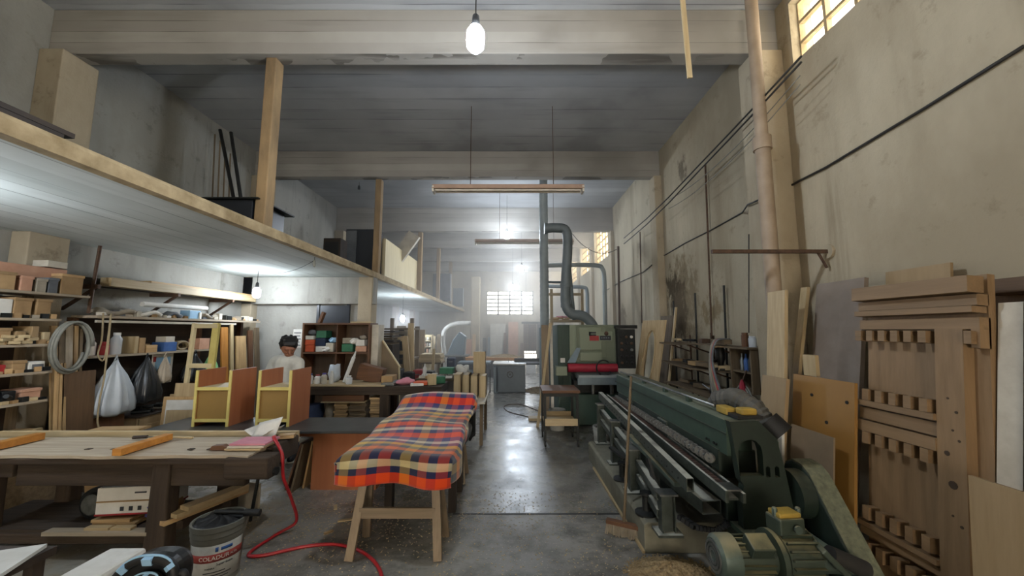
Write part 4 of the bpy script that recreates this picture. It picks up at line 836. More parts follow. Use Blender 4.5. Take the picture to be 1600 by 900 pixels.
for x, y, w_ in ((-2.62, 3.0, .13), (-2.50, 3.5, .11), (-3.95, 3.0, .13), (-3.9, 3.5, .11)):
    MB().prism([(x - w_ / 2 - .02, 0), (x + w_ / 2 + .01, 0), (x + w_ / 2, .71), (x - w_ / 2, .71)], 'y', y - .05, y + .06).build('leg', 'benchdark_z', T, bevel=.012)
MB().bb(-4.2, -2.68, 2.98, 3.03, .13, .20).build('stretcher', 'benchdark_x', T, bevel=.006); MB().bb(-4.2, -2.68, 3.0, 3.5, .20, .222).build('lower_shelf', 'benchdark_x', T); MB().bb(-3.45, -2.68, 2.95, 3.02, .20, .226).build('shelf_lip', 'bench_x', T)  # under-bench shade put into the dark shelf colour, front lip left paler
MB().bb(-2.6, -2.5, 3.05, 3.48, .20, .26).build('side_stretcher', 'benchdark_y', T)
vs = MB().prism([(2.90, .62), (2.94, .60), (3.05, .60), (3.06, .765), (2.90, .765)], 'x', -2.12, -1.80).build('vise_jaw', 'benchdark_x', T, bevel=.012)
MB().bb(-2.16, -1.9, 3.12, 3.5, .62, .775).build('end_block', 'benchdark_y', T, bevel=.012)
MB().cyl((-1.86, 3.0, .64), (-1.78, 3.0, .64), .03, n=12).build('vise_screw', 'darkmetal', vs)
MB().cyl((-1.93, 3.03, .66), (-1.99, 3.05, .26), .012, n=10).build('vise_handle', 'darkmetal', vs)
for x in (-3.3, -3.1, -2.9, -2.5, -2.35): MB().bb(x - .02, x + .02, 3.05, 3.08, bz - .002, bz + .003).build('dog_hole', 'benchdark_x', T)
def wbeam(nm, p, q, w_, h_, m, label, cat='batten', group=None): return single(nm, MB().beam(p, q, w_, h_), m, label, cat, group, bevel=.003)
wbeam('orange_batten', at(-30, 702, z=.81), at(64, 681, z=.81), .075, .055, 'orange_x', 'orange varnished batten lying across the bench top at far left')
wbeam('orange_batten', at(182, 707, z=.81), at(264, 682, z=.81), .07, .05, 'orange_x', 'orange varnished batten lying across the bench top middle')
wbeam('thin_lath', V(-3.1, 3.38, .79), V(-2.72, 3.34, .79), .02, .015, 'pine_x', 'thin pale lath lying along the bench between the orange battens')
T = thing('chisel', 'dark handled chisel lying on bench beside the left batten', 'chisel', (-3.1, 3.36, .785)); MB().cyl((-3.2, 3.31, .80), (-3.1, 3.33, .80), .014).build('grip', 'darkwood_x', T); MB().beam((-3.1, 3.33, .80), (-2.98, 3.35, .795), .014, .005).build('blade', 'steel', T)
single('sanding_block', MB().prism([(-2.33, .782), (-2.2, .782), (-2.19, .80), (-2.23, .82), (-2.31, .815)], 'y', 3.02, 3.07), 'brown_x', 'small brown sanding block on the bench top before the papers', 'sanding block', bevel=.004)
for i, (m, dz, rz, lab) in enumerate((('ply_x', .0, .0, 'thin plywood offcut under the pink folder on the bench'), ('offwhite', .016, .06, 'off-white folder under the pink one on the bench'), ('pink', .032, .03, 'pink paper folder topmost on the bench stack'))):
    single('folder', MB().box((-2.06 + .01 * i, 3.10 + .01 * i, .793 + dz), (.27, .2, .013), (0, 0, rz)), m, lab, 'folder')
def sheet(nm, c, sx, sy, curl, rz, m, label, cat='paper'):
    mm = Matrix.Rotation(rz, 3, 'Z'); c = Vector(c)
    return single(nm, MB().grid(lambda u, v: c + mm @ V((u - .5) * sx, (v - .5) * sy, curl * (2 * u - 1) ** 2 * (1 + .3 * v) + .004), 8, 4, .003), m, label, cat, smooth=True)
sheet('paper_sheet', (-2.15, 3.40, .80), .24, .17, .05, -.2, 'paper', 'curled white sheet of paper lying at the back of bench')
o = single('paper_sheet', MB().grid(lambda u, v: V(-2.20 + .20 * u, 3.30 + .1 * v, .80 + .10 * v + .05 * u * v), 6, 4, .003), 'paper', 'white sheet of paper propped up behind the pink folder', 'paper', smooth=True)
single('wood_chip', MB().box((-1.93, 3.36, .80), (.12, .08, .03), (0, 0, .3)), 'scrap_x', 'small wood scrap at the right end of the bench', 'wood offcut')
# under the bench
T = thing('cardboard_carton', 'white and brown carton with printed label under the bench', 'carton', (-2.98, 3.12, .27))
MB().box((-2.95, 3.2, .40), (.46, .28, .2), (0, 0, .12)).build('carton_body', 'paper', T, bevel=.004); MB().box((-2.96, 3.055, .40), (.40, .005, .01), (0, 0, .12)).build('tape', 'card', T)
for i in range(3): MB().box((-2.98 + i * .06, 3.054 + i * .008, .345), (.025, .006, .03), (0, 0, .12)).build('printed_mark', 'textdark', T)
MB().box((-2.86, 3.066, .46), (.08, .006, .01), (0, 0, .12)).build('printed_line', 'textdark', T)
MB().box((-2.95, 3.2, .305), (.465, .285, .012), (0, 0, .12)).build('red_band', 'red', T)
single('blue_folder', MB().box((-2.88, 3.22, .52), (.34, .26, .015), (0, 0, .25)), 'lilac', 'blue-violet folder lying on the carton under the bench', 'folder')
single('white_folder', MB().box((-2.84, 3.28, .537), (.34, .24, .012), (0, 0, .35)), 'paper', 'white folder topmost on the pile under the bench', 'folder')
single('dark_folder', MB().box((-2.95, 3.21, .506), (.42, .28, .01), (0, 0, .15)), 'greycloth', 'dark folder lying directly on the carton under bench', 'folder')
for i, (x, z, l, lab) in enumerate(((-3.02, .238, .32, 'flat offcut at the bottom of pile under the carton'), (-3.05, .262, .28, 'second offcut under the carton on the lower shelf'))): single('offcut', MB().box((x, 3.14, z), (l, .2, .022), (0, 0, .05 * i)), 'scrap_x', lab, 'wood offcut')
single('wood_strip', MB().box((-3.08, 3.0, .233), (.18, .05, .022)), 'pine_x', 'short pale strip at the front of the lower shelf, left', 'wood strip'); single('wood_strip', MB().box((-2.9, 3.0, .233), (.15, .05, .022)), 'pine_x', 'short pale strip at front of lower shelf, right', 'wood strip')
single('brown_bag', MB().sphere((-2.83, 3.3, .29), .12, 12, 8, (1.1, .8, .55)), 'card', 'crumpled brown paper bag beside the carton under bench', 'bag', smooth=True); single('purple_rag', MB().sphere((-2.80, 3.14, .33), .07, 10, 7, (.9, 1, 1.0)), 'lilac', 'purple rag stuffed beside carton against the bench leg', 'rag', smooth=True)
T = thing('grinding_wheel', 'grey round grinding wheel standing under the bench', 'wheel', (-3.28, 3.1, .222))
MB().lathe((-3.28, 3.16, .345), [(.03, -.05), (.085, -.05), (.09, -.03), (.115, -.03), (.12, -.01), (.12, .03), (.11, .04), (.03, .04)], 26, 'y').build('disc', 'darkmetal', T, smooth='auto'); MB().lathe((-3.28, 3.16, .345), [(.07, -.056), (.08, -.05)], 20, 'y').build('rim', 'steel', T)
for i in range(4): single('board_offcut', MB().plate([V(-3.48 + .04 * i, 3.32, .235), V(-3.2 + .03 * i, 3.32, .235), V(-3.1 + .03 * i, 3.42 + .01 * i, .50 + .02 * i), V(-3.38 + .04 * i, 3.42 + .01 * i, .50 + .02 * i)], .014) if False else MB().box((-3.32, 3.26 + .045 * i, .36 + .02 * i), (.34, .02, .26 + .03 * i), (-.12, -.25, 0)), ('scrap_x', 'greyply', 'offwhite', 'scrap_x')[i], '%s leaning in the dark under the bench' % ('front brown board', 'grey board second from front', 'pale board third from front', 'rearmost brown board')[i], 'board')
single('pink_block', MB().box((-3.0, 3.42, .56), (.1, .05, .12)), 'cardpink', 'small tan box standing behind the carton under bench', 'box')
for i, (z, m, lab) in enumerate(((.29, 'scrap_y', 'lowest plank of the pile on the bench side rail'), (.325, 'pine_y', 'middle plank of the pile on bench side rail'), (.36, 'ply_y', 'top plank of the pile on bench side rail'))): single('plank', MB().box((-2.48 + .04 * i, 3.24, z), (.1, .62 - .08 * i, .03), (0, 0, -.35)), m, lab, 'plank')
T = thing('clay_pot', 'round reddish pot hanging in shadow behind the bench leg', 'pot', (-2.55, 3.5, .5)); MB().lathe((-2.5, 3.46, .46), [(.03, 0), (.08, .03), (.09, .1), (.07, .15), (.06, .15)], 16).build('pot_body', 'rust', T, smooth=True); MB().cyl((-2.5, 3.46, .6), (-2.5, 3.46, .71), .005).build('pot_hook', 'darkmetal', T)
single('wood_crate_side', MB().box((-2.55, 3.72, .151), (.5, .02, .3), (0, 0, -.3)), 'offwhite', 'pale board standing on floor behind the bench right legs', 'board')
# adhesive bucket with its print
t = bucket((-2.06, 2.83, 0), .158, .385, 'big grey and white adhesive bucket with red label band beside bench', 'bucketgrey')
def wrap(nm, m, z0, z1, a0, a1, off, par, c=(-2.06, 2.83), r=.158, n=16):
    def rad(z): return r * (.86 + (.97 - .86) * z / (.385 * .72)) + off
    return MB().grid(lambda u, v: (lambda a, z: V(c[0] + rad(z) * math.cos(a), c[1] + rad(z) * math.sin(a), z))(a0 + (a1 - a0) * u, z0 + (z1 - z0) * v), n, 2, .001).build(nm, m, par, smooth=True)
fa = math.atan2(-2.83, 2.06)   # faces the camera
lb = wrap('label', 'bucketwhite', .04, .27, fa - 1.25, fa + 1.1, .002, t); wrap('label_band', 'labelred', .165, .215, fa - 1.25, fa + 1.1, .004, lb)
def text(body, size, m, fn, parent, name='lettering', ext=.0006):
    cu = bpy.data.curves.new(name, 'FONT'); cu.body = body; cu.size = size; cu.extrude = ext; cu.align_x = 'CENTER'; cu.align_y = 'CENTER'
    o = bpy.data.objects.new('tmp', cu); COL.objects.link(o); dg = bpy.context.evaluated_depsgraph_get(); me = bpy.data.meshes.new_from_object(o.evaluated_get(dg))
    L = ORI[parent.name]
    for v in me.vertices: v.co = fn(v.co.x, v.co.y, v.co.z) - L
    COL.objects.unlink(o); bpy.data.objects.remove(o); me.materials.clear(); me.materials.append(M[m])
    q = bpy.data.objects.new(name, me); COL.objects.link(q); q.parent = parent; ORI[q.name] = L; return q
def onb(za, da, off=.0055):
    def f(x, y, z):
        zz = za + y; rr_ = .158 * (.86 + .11 * zz / (.385 * .72)) + off + z; a = fa + da + x / .15; return V(-2.06 + rr_ * math.cos(a), 2.83 + rr_ * math.sin(a), zz)
    return f
text('COLADUR', .036, 'textwhite', onb(.19, -.12), lb); text('ALTA', .018, 'textwhite', onb(.19, .62), lb); text('Super Extra', .02, 'textdark', onb(.145, .3, .004), lb); text('MADERA', .014, 'textdark', onb(.125, -.25, .004), lb)
for i, (wd, da) in enumerate(((.16, 0), (.18, .05), (.14, -.08))): wrap('print_line', 'textdark', .06 + .018 * i, .065 + .018 * i, fa + da - wd * 3, fa + da + wd * 3, .0035, lb)
wrap('maker_mark', 'textblue', .232, .252, fa + .12, fa + .55, .0035, lb); wrap('maker_mark', 'textblue', .228, .256, fa - .08, fa + .03, .0035, lb)
rr = random.Random(9)
MB().grid(lambda u, v: V(-2.06 + .15 * v * math.cos(6.283 * u), 2.83 + .15 * v * math.sin(6.283 * u), .37 + .03 * (1 - v) + .012 * math.sin(9 * u * 6.283 + 4 * v)), 30, 6, .004).build('tar_skin', 'black', t, smooth=True)
T = thing('dirty_brush', 'black caked brush lying across the rim of the adhesive bucket', 'brush', (-2.0, 2.83, .385)); MB().cyl((-2.1, 2.83, .425), (-1.88, 2.85, .41), .014).build('brush_handle', 'black', T); MB().cyl((-1.9, 2.85, .41), (-1.80, 2.86, .405), .024).build('brush_head', 'black', T)
# red air hose
hp = [V(-1.98, 3.3, .80), V(-1.92, 3.16, .84), V(-1.80, 3.08, .74), V(-1.80, 3.12, .55), V(-1.82, 3.3, .3), V(-1.84, 3.42, .08), V(-1.95, 3.34, .02), V(-2.0, 3.14, .013), V(-1.98, 3.05, .013), V(-1.86, 3.06, .013), V(-1.63, 3.17, .013), V(-1.4, 3.2, .013), V(-1.15, 3.1, .013), V(-.95, 2.9, .013), V(-.8, 2.6, .013)]
single('air_hose', MB().tube(curve(hp, 8), .0125, 10), 'redhose', 'red air hose looping from the bench down across the floor', 'hose', smooth=True)
# lower left corner: stools, board, backpack
T = thing('low_stand', 'low dark stand at bottom left carrying a pale board', 'stand', (-2.45, 1.9, 0))
MB().bb(-3.0, -2.42, 1.7, 2.15, .52, .56).build('stand_top', 'darkwood_x', T)
for x in (-2.95, -2.47):
    for y in (1.75, 2.1): MB().bb(x - .025, x + .025, y - .025, y + .025, 0, .52).build('leg', 'darkwood_z', T)
single('pale_board', MB().box((-2.68, 1.84, .570), (.62, .4, .018), (0, 0, .35)), 'white', 'pale board lying on the low stand in bottom left corner', 'board')
T = thing('low_stool', 'low white topped stool under the striped backpack', 'stool', (-1.85, 2.05, 0)); MB().bb(-2.16, -1.7, 1.86, 2.26, .30, .33).build('stool_top', 'white', T, bevel=.01)
for x in (-2.1, -1.76):
    for y in (1.92, 2.2): MB().bb(x - .02, x + .02, y - .02, y + .02, 0, .30).build('leg', 'darkwood_z', T)
single('white_case', MB().bb(-2.18, -1.98, 1.92, 2.2, .332, .53), 'white', 'white rounded case standing left of the striped backpack', 'case', bevel=.02)
T = thing('backpack', 'black backpack with light blue stripes on a stool in the left corner', 'backpack', (-1.76, 2.0, .33))
def bpo(grow, n=22):   # arched outline, leaning to the right
    pts = []
    for i in range(n + 1):
        a = math.pi * i / n; cx_, cz_ = math.cos(a), math.sin(a)
        pts.append((-1.79 - (.165 + grow) * math.copysign(abs(cx_) ** .8, cx_) + .05 * cz_, .42 + (.19 + grow) * abs(cz_) ** .75))
    return pts
MB().prism([(-1.95, .332)] + bpo(0) + [(-1.63, .332)], 'y', 1.98, 2.08).build('bag_body', 'blackplastic', T, bevel=.03)
for grow, y_, nm in ((-.012, 1.965, 'outer_strap'), (-.085, 1.955, 'inner_strap')):
    P_ = [V(a, y_, b) for a, b in bpo(grow)]; st = MB().rings([(p, .021) for p in P_], 8).build(nm, 'black', T, smooth=True)
    MB().rings([(p + V(0, -.006, .021), .0055) for p in P_], 6).build('piping', 'lightblue', st, smooth=True)
    for i in range(5, 20, 5): MB().beam(P_[i] + V(0, -.012, .0), P_[i + 1].lerp(P_[i + 2], .4) + V(0, -.012, .0), .026, .034, (0, -.3, 1)).build('stripe', 'lightblue', st)
MB().bb(-1.86, -1.70, 1.95, 1.985, .335, .45).build('front_pocket', 'card', T, bevel=.012)
MB().tube(curve([V(-1.66, 1.97, .5), V(-1.60, 1.98, .53), V(-1.585, 1.98, .46), V(-1.60, 1.98, .36)]), .016, 8).build('side_loop', 'black', T, smooth=True)
# ================================================================ dark table with the two nightstands
T = thing('dark_table', 'long low table with dark worn top and brown end panel', 'table', (-2.65, 4.4, 0))
MB().bb(-3.88, -1.42, 4.06, 4.68, .632, .66).build('table_top', 'tabletop', T, bevel=.005)
MB().bb(-2.16, -1.46, 4.26, 4.29, .0, .632).build('front_panel', 'teak_z', T); MB().bb(-1.49, -1.46, 4.29, 4.62, 0, .632).build('end_panel', 'teak_z', T); MB().bb(-2.16, -2.13, 4.29, 4.62, 0, .632).build('end_panel', 'teak_z', T)
for x in (-3.8,):
    for y in (4.12, 4.6): MB().bb(x - .03, x + .03, y - .03, y + .03, 0, .632).build('leg', 'darkwood_z', T)
MB().bb(-3.8, -2.16, 4.3, 4.33, .54, .632).build('apron', 'teak_x', T)
for i, (x, a) in enumerate(((-2.27, .2), (-2.34, .28), (-2.22, .15))): single('thin_board', MB().box((x, 4.30 + .06 * i, .25), (.02, .26, .5), (0, a, 0)), ('oldwood_z', 'brown_z', 'scrap_z')[i], '%s leaning against the dark table end panel' % ('middle weathered board', 'front brown board', 'rear pale board')[i], 'board')
def nightstand(x0, x1, y0, y1, z0, h, label):
    T = thing('nightstand', label, 'nightstand', ((x0 + x1) / 2, (y0 + y1) / 2, z0)); t_ = .022
    for x in (x0, x1 - t_):
        s = MB().bb(x, x + t_, y0, y1, z0, z0 + h).build('side_panel', 'teak_z', T); MB().bb(x - .002, x + t_ + .002, y0 - .014, y0, z0, z0 + h).build('edge_strip', 'creamedge', s)
    sh = MB().bb(x0 + t_, x1 - t_, y0 + .0, y1, z0 + h * .66, z0 + h * .66 + .02).build('shelf', 'cream_x', T); MB().bb(x0 + t_, x1 - t_, y0 - .012, y0 + .002, z0 + h * .645, z0 + h * .665 + .02).build('shelf_edge', 'creamedge', sh)
    MB().bb(x0 + t_, x1 - t_, y0 + .012, y0 + .026, z0 + .075, z0 + h * .65).build('front_panel', 'nightfront', T); MB().bb(x0 + t_, x1 - t_, y0 - .012, y0 + .01, z0 + .05, z0 + .08).build('bottom_rail', 'creamedge', T)
    MB().bb(x0 + t_, x1 - t_, y1 - .014, y1, z0 + .05, z0 + h * .66).build('back_panel', 'nightfront', T); MB().bb(x0 + t_, x1 - t_, y0 + .02, y1 - .02, z0 + .05, z0 + .066).build('bottom_board', 'cream_x', T)
plain('creamedge', 'd6c678', .5, h2='c2b064'); plain('nightfront', '94763f', .55, h2='836634', scale=3, contrast=.4)
nightstand(-3.47, -3.08, 4.24, 4.64, .66, .60, 'unpainted open-top nightstand, left one of two on the dark table')
nightstand(-2.78, -2.42, 4.24, 4.64, .66, .60, 'unpainted open-top nightstand, right one of two on the dark table')
for i, (x, y, w_, h_, m) in enumerate(((-4.12, 4.95, .42, 1.02, 'ply_z'), (-4.2, 4.9, .42, .86, 'scrap_z'), (-4.1, 4.84, .42, .83, 'white'), (-4.02, 4.78, .44, .72, 'ply_z'), (-4.3, 4.98, .2, .88, 'mdf_z'))):
    single('upright_board', MB().box((x, y, h_ / 2 + .003), (w_, .018, h_), (-.05, 0, .03 * i)), m, '%s of the pale boards standing left of the nightstands' % ('tallest rear one', 'second from rear', 'white one', 'front shortest one', 'narrow leftmost one')[i], 'board')
# ================================================================ blanket covered table
T = thing('trestle_table', 'wooden trestle table under the plaid blanket in the aisle', 'table', (-.87, 3.85, 0))
MB().bb(-1.26, -.50, 3.02, 4.85, .70, .73).build('table_top', 'oldwood_y', T)
for y0_, dark in ((3.1, 0), (4.5, 0)):
    tr = MB().bb(-1.2, -.56, y0_ + .05, y0_ + .11, .63, .70).build('trestle_head', 'trestle_x', T)
    for sx in (-1, 1):
        for sy in (-1, 1):
            a_ = V(-.88 + sx * .27, y0_ + .08 + sy * .03, .66); b_ = V(-.88 + sx * .33, y0_ + .08 + sy * (.17), .0)
            MB().beam(a_, b_ + V(0, 0, .0), .062, .035, (0, 1, 0)).build('leg', 'trestle_z', T)
    MB().bb(-1.17, -.59, y0_ - .04, y0_ - .015, .27, .345).build('cross_rail', 'trestle_x', T)
for y0_ in (3.75, 4.2): MB().bb(-.60, -.53, y0_, y0_ + .08, 0, .70).build('leg', 'darkwood_z', T)
MB().bb(-1.2, -1.13, 3.75, 3.83, 0, .70).build('leg', 'darkwood_z', T); MB().bb(-1.15, -.6, 3.76, 3.79, .42, .48).build('cross_rail', 'benchdark_x', T)
single('grey_pad', MB().grid(lambda u, v: V(-.505 + .06 * math.sin(3.1 * u) , 3.1 + 1.6 * v, .72 - .24 * u * (.6 + .4 * math.sin(11 * v))), 6, 20, .03), 'greycloth', 'crumpled grey padding hanging out under the blanket', 'padding', smooth=True)
single('black_cloth', MB().grid(lambda u, v: V(-.46 + .04 * math.sin(5 * v), 4.35 + .5 * v, .80 - .32 * u + .04 * math.sin(7 * v)), 6, 10, .02), 'black', 'black cloth hanging beside the far end of the blanket', 'cloth', smooth=True)
def plaid():
    nt, b, N, L = nodes('plaid'); b.inputs['Roughness'].default_value = .95; b.inputs['Sheen Weight'].default_value = .3
    uv = N('ShaderNodeUVMap'); sp = N('ShaderNodeSeparateXYZ'); L(uv.outputs[0], sp.inputs[0])
    def band(sock, rep, cols, off=0):
        m_ = N('ShaderNodeMath'); m_.operation = 'MULTIPLY_ADD'; m_.inputs[1].default_value = rep; m_.inputs[2].default_value = off; L(sock, m_.inputs[0]); f = N('ShaderNodeMath'); f.operation = 'FRACT'; L(m_.outputs[0], f.inputs[0])
        r = N('ShaderNodeValToRGB'); r.color_ramp.interpolation = 'CONSTANT'; e = r.color_ramp.elements; e[0].position = 0; e[0].color = rgb(cols[0][1]); e[1].position = cols[1][0]; e[1].color = rgb(cols[1][1])
        for p, h in cols[2:]: q = e.new(p); q.color = rgb(h)
        L(f.outputs[0], r.inputs[0]); return r.outputs[0]
    rows = band(sp.outputs[1], 2.3, [(0, 'd8502e'), (.08, '181d40'), (.13, 'b8b090'), (.19, '14182e'), (.32, 'cf6a2c'), (.39, '4a4c44'), (.46, 'c9a040'), (.53, '20265c'), (.60, 'c8c0b0'), (.66, '3a3468'), (.74, 'd8482e'), (.84, '2a2f60'), (.91, 'c0b8a8'), (.96, '5a3050')], 0)
    cols = band(sp.outputs[0], 2.6, [(0, 'c84a30'), (.2, '1a2040'), (.36, 'c0a050'), (.54, '20262e'), (.68, 'c05830'), (.84, '22224c')], .1)
    mx = N('ShaderNodeMix'); mx.data_type = 'RGBA'; mx.inputs[0].default_value = .33; L(rows, mx.inputs[6]); L(cols, mx.inputs[7])
    n = N('ShaderNodeTexNoise'); n.inputs['Scale'].default_value = 260; bp2 = N('ShaderNodeBump'); bp2.inputs['Strength'].default_value = .25; L(n.outputs[0], bp2.inputs['Height']); L(bp2.outputs[0], b.inputs['Normal'])
    hs = N('ShaderNodeHueSaturation'); hs.inputs['Saturation'].default_value = 1.08; L(mx.outputs[2], hs.inputs['Color']); L(hs.outputs[0], b.inputs['Base Color'])
plaid()
def bl(u, v):
    # u across (left hang .. top .. right edge), v along (front hang .. top .. back)
    s = u * 1.16 - .13; q = v * 2.25 - .26   # metres of cloth from left table edge, from front table edge
    x = -1.27 + max(0, min(s, .78)); y = 3.0 + max(0, min(q, 1.95)); z = .765
    hump = .20 * math.exp(-((q - 1.66) / .24) ** 2) + .05 * math.exp(-((q - 1.05) / .35) ** 2) + .015 * math.sin(q * 9 + u * 3) * math.exp(-((q - .9) / .5) ** 2)
    z += hump * (.75 + .25 * math.sin(math.pi * u)) + .012 * math.sin(7 * s) + .010 * math.sin(q * 6 + 5 * s)
    def drop(d, ph):   # rounded fall over an edge
        r = .05
        if d < r * 1.57: a = d / r; return r * math.sin(a), r * (1 - math.cos(a))
        return r + .02 * math.sin(ph), r + d - r * 1.57
    fall = 0.
    if s < 0: o_, dz = drop(-s, 6 * q); x -= o_ + .04 * (-s); fall = max(fall, dz)
    if s > .78: o_, dz = drop((s - .78) * (.7 + .3 * math.sin(3 * q + 1)), 9 * q); x += o_; fall = max(fall, dz)
    if q < 0: o_, dz = drop(-q, 11 * s); y -= o_ + .025 * math.sin(12 * s) * (-q) * 3; fall = max(fall, dz * (.86 + .18 * u))
    if q > 1.95: o_, dz = drop(q - 1.95, 8 * s); y += o_; fall = max(fall, dz)
    z -= fall
    x += .015 * math.sin(5 * q)
    return V(x, y, z)
single('plaid_blanket', MB().grid(bl, 70, 110, .008), 'plaid', 'thick plaid blanket in red, navy, yellow and cream draped over the table', 'blanket', smooth=True)
# ================================================================ small table with upright drawers
T = thing('side_table', 'narrow wooden table carrying upright drawer boxes past the blanket', 'table', (-.62, 6.4, 0))
MB().bb(-.92, -.40, 5.75, 6.85, .61, .64).build('table_top', 'offwhite', T)
for x in (-.86, -.46):
    for y in (5.85, 6.75): MB().bb(x - .025, x + .025, y - .025, y + .025, 0, .61).build('leg', 'oldwood_z', T)
for i in range(4):
    x = -.90 + i * .125; t_ = thing('drawer_box', '%s upright plywood drawer box on the narrow table' % ('leftmost', 'second from left', 'third from left', 'rightmost')[i], 'drawer', (x + .06, 6.05 + .05 * i, .64)); y_ = 5.95 + .06 * i; h_ = .38 - .015 * i
    MB().bb(x, x + .105, y_, y_ + .02, .64, .64 + h_).build('bottom_board', 'pine_z', t_); MB().bb(x, x + .015, y_, y_ + .36, .64, .64 + h_).build('side', 'ply_z', t_); MB().bb(x + .09, x + .105, y_, y_ + .36, .64, .64 + h_).build('side', 'ply_z', t_); MB().bb(x, x + .105, y_, y_ + .36, .625 + h_, .64 + h_).build('end', 'ply_z', t_)
t_ = thing('drawer_box', 'tall narrow plywood box standing behind the drawer boxes', 'drawer', (-.56, 6.6, .64)); MB().bb(-.66, -.46, 6.55, 6.57, .64, 1.33).build('front', 'pine_z', t_); MB().bb(-.48, -.46, 6.57, 6.75, .64, 1.33).build('side', 'ply_z', t_); MB().bb(-.66, -.64, 6.57, 6.75, .64, 1.33).build('side', 'ply_z', t_); MB().bb(-.66, -.46, 6.57, 6.75, 1.31, 1.33).build('end', 'ply_z', t_)
# ================================================================ back bench and cabinet under the mezzanine
T = thing('back_bench', 'long dark bench with pale top behind the standing worker', 'workbench', (-2.4, 6.3, 0))
MB().bb(-3.5, -1.98, 6.0, 6.6, .83, .85).build('pale_top', 'ply_x', T); MB().bb(-3.5, -1.1, 6.0, 6.6, .70, .83).build('bench_frame', 'benchdark_x', T, bevel=.008)
for x in (-3.4, -1.98, -1.2):
    for y in (6.05, 6.5): MB().bb(x - .07, x + .07, y - .05, y + .05, 0, .70).build('leg', 'benchdark_z', T, bevel=.008)
MB().bb(-3.4, -1.2, 6.05, 6.55, .22, .25).build('lower_shelf', 'oldwood_x', T)
for i, (x, w_, h_, m, lab) in enumerate(((-3.15, .3, .28, 'navy', 'blue-black bin under back bench at left'), (-2.88, .18, .3, 'dusty', 'grey sack under back bench'), (-2.66, .2, .34, 'scrap_x', 'stack of offcuts under back bench, left'), (-2.4, .26, .34, 'oldwood_x', 'stack of offcuts under back bench, middle'), (-2.12, .18, .44, 'scrap_x', 'stack of offcuts under back bench beside the leg'))):
    if i < 2: single('storage_bin' if i == 0 else 'grey_sack', MB().lathe((x, 6.2, .25), [(w_ * .4, 0), (w_ * .5, h_ * .6), (w_ * .42, h_), (w_ * .36, h_)], 12), m, lab, 'bin' if i == 0 else 'sack', smooth='auto')
    else:
        n_ = int(h_ / .034)
        for k in range(n_): single('offcut', MB().box((x + rr.uniform(-.01, .01), 6.15 + rr.uniform(-.02, .02), .267 + k * .034), (w_, .22, .03), (0, 0, rr.uniform(-.05, .05))), m, 'flat wood offcut, %s from bottom of the %s' % (('first', 'second', 'third', 'fourth', 'fifth', 'sixth', 'seventh', 'eighth', 'ninth', 'tenth', 'eleventh', 'twelfth', 'thirteenth')[k], lab.replace('stack of offcuts', 'stack')), 'wood offcut', lab)
single('long_box', MB().bb(-2.95, -2.3, 6.02, 6.2, .60, .695), 'brown_x', 'long brown box tucked under top of back bench', 'box', bevel=.004)
single('thin_board', MB().bb(-2.96, -2.28, 6.0, 6.25, .585, .598), 'pine_x', 'thin pale board under the long brown box of back bench', 'board')
# bench top clutter
def jar(nm, x, y, z, r, h, m, label, cat='jar', lid=None):
    t_ = thing(nm, label, cat, (x, y, z)); MB().lathe((x, y, z), [(r * .92, 0), (r, .01), (r, h * .72), (r * .6, h * .84), (r * .6, h * .9)], 14).build('body', m, t_, smooth='auto'); MB().lathe((x, y, z), [(r * .66, h * .88), (r * .66, h), (.001, h)], 12).build('lid', lid or 'white', t_, smooth='auto')
for i, (x, r, h, m, lid, lab) in enumerate(((-3.22, .045, .16, 'white', 'blue', 'white tub with blue lid on the back bench'), (-3.12, .05, .14, 'paper', 'red', 'white glue jar with red lid on the back bench'), (-3.0, .045, .17, 'offwhite', 'lilac', 'cream jar with violet lid on back bench'), (-2.9, .035, .2, 'white', 'white', 'slim white bottle on the back bench'), (-2.6, .05, .13, 'clearplastic', 'white', 'clear jar on back bench beside the caulk tube'))): jar('glue_jar', x, 6.15 + .04 * (i % 2), .85, r, h, m, lab, 'jar', lid)
T = thing('caulk_tube', 'white caulking tube leaning upright on the back bench', 'tube', (-2.7, 6.3, .85)); MB().cyl((-2.72, 6.25, .86), (-2.62, 6.35, 1.26), .03, n=14).build('cartridge', 'white', T, smooth='auto'); MB().cyl((-2.62, 6.35, 1.26), (-2.60, 6.37, 1.36), .022, .008).build('nozzle', 'white', T, smooth='auto')
single('plastic_wrap', MB().sphere((-2.95, 6.4, .99), .12, 12, 8, (.8, .7, 1.4)), 'plasticbag', 'crumpled clear plastic bag on the back bench', 'bag', smooth=True)
single('dark_box', MB().box((-2.35, 6.45, .98), (.4, .2, .25), (0, .25, 0)), 'brown_x', 'tilted dark brown box at the back of back bench', 'box')
single('cardboard_box', MB().bb(-2.12, -1.94, 6.25, 6.5, .85, .96), 'card', 'small cardboard box at the right end of the pale bench top', 'box', bevel=.004)
single('pink_rag', MB().sphere((-1.72, 6.2, .88), .11, 12, 8, (1.2, .8, .55)), 'pink', 'pink crumpled rag on the dark bench end', 'rag', smooth=True)
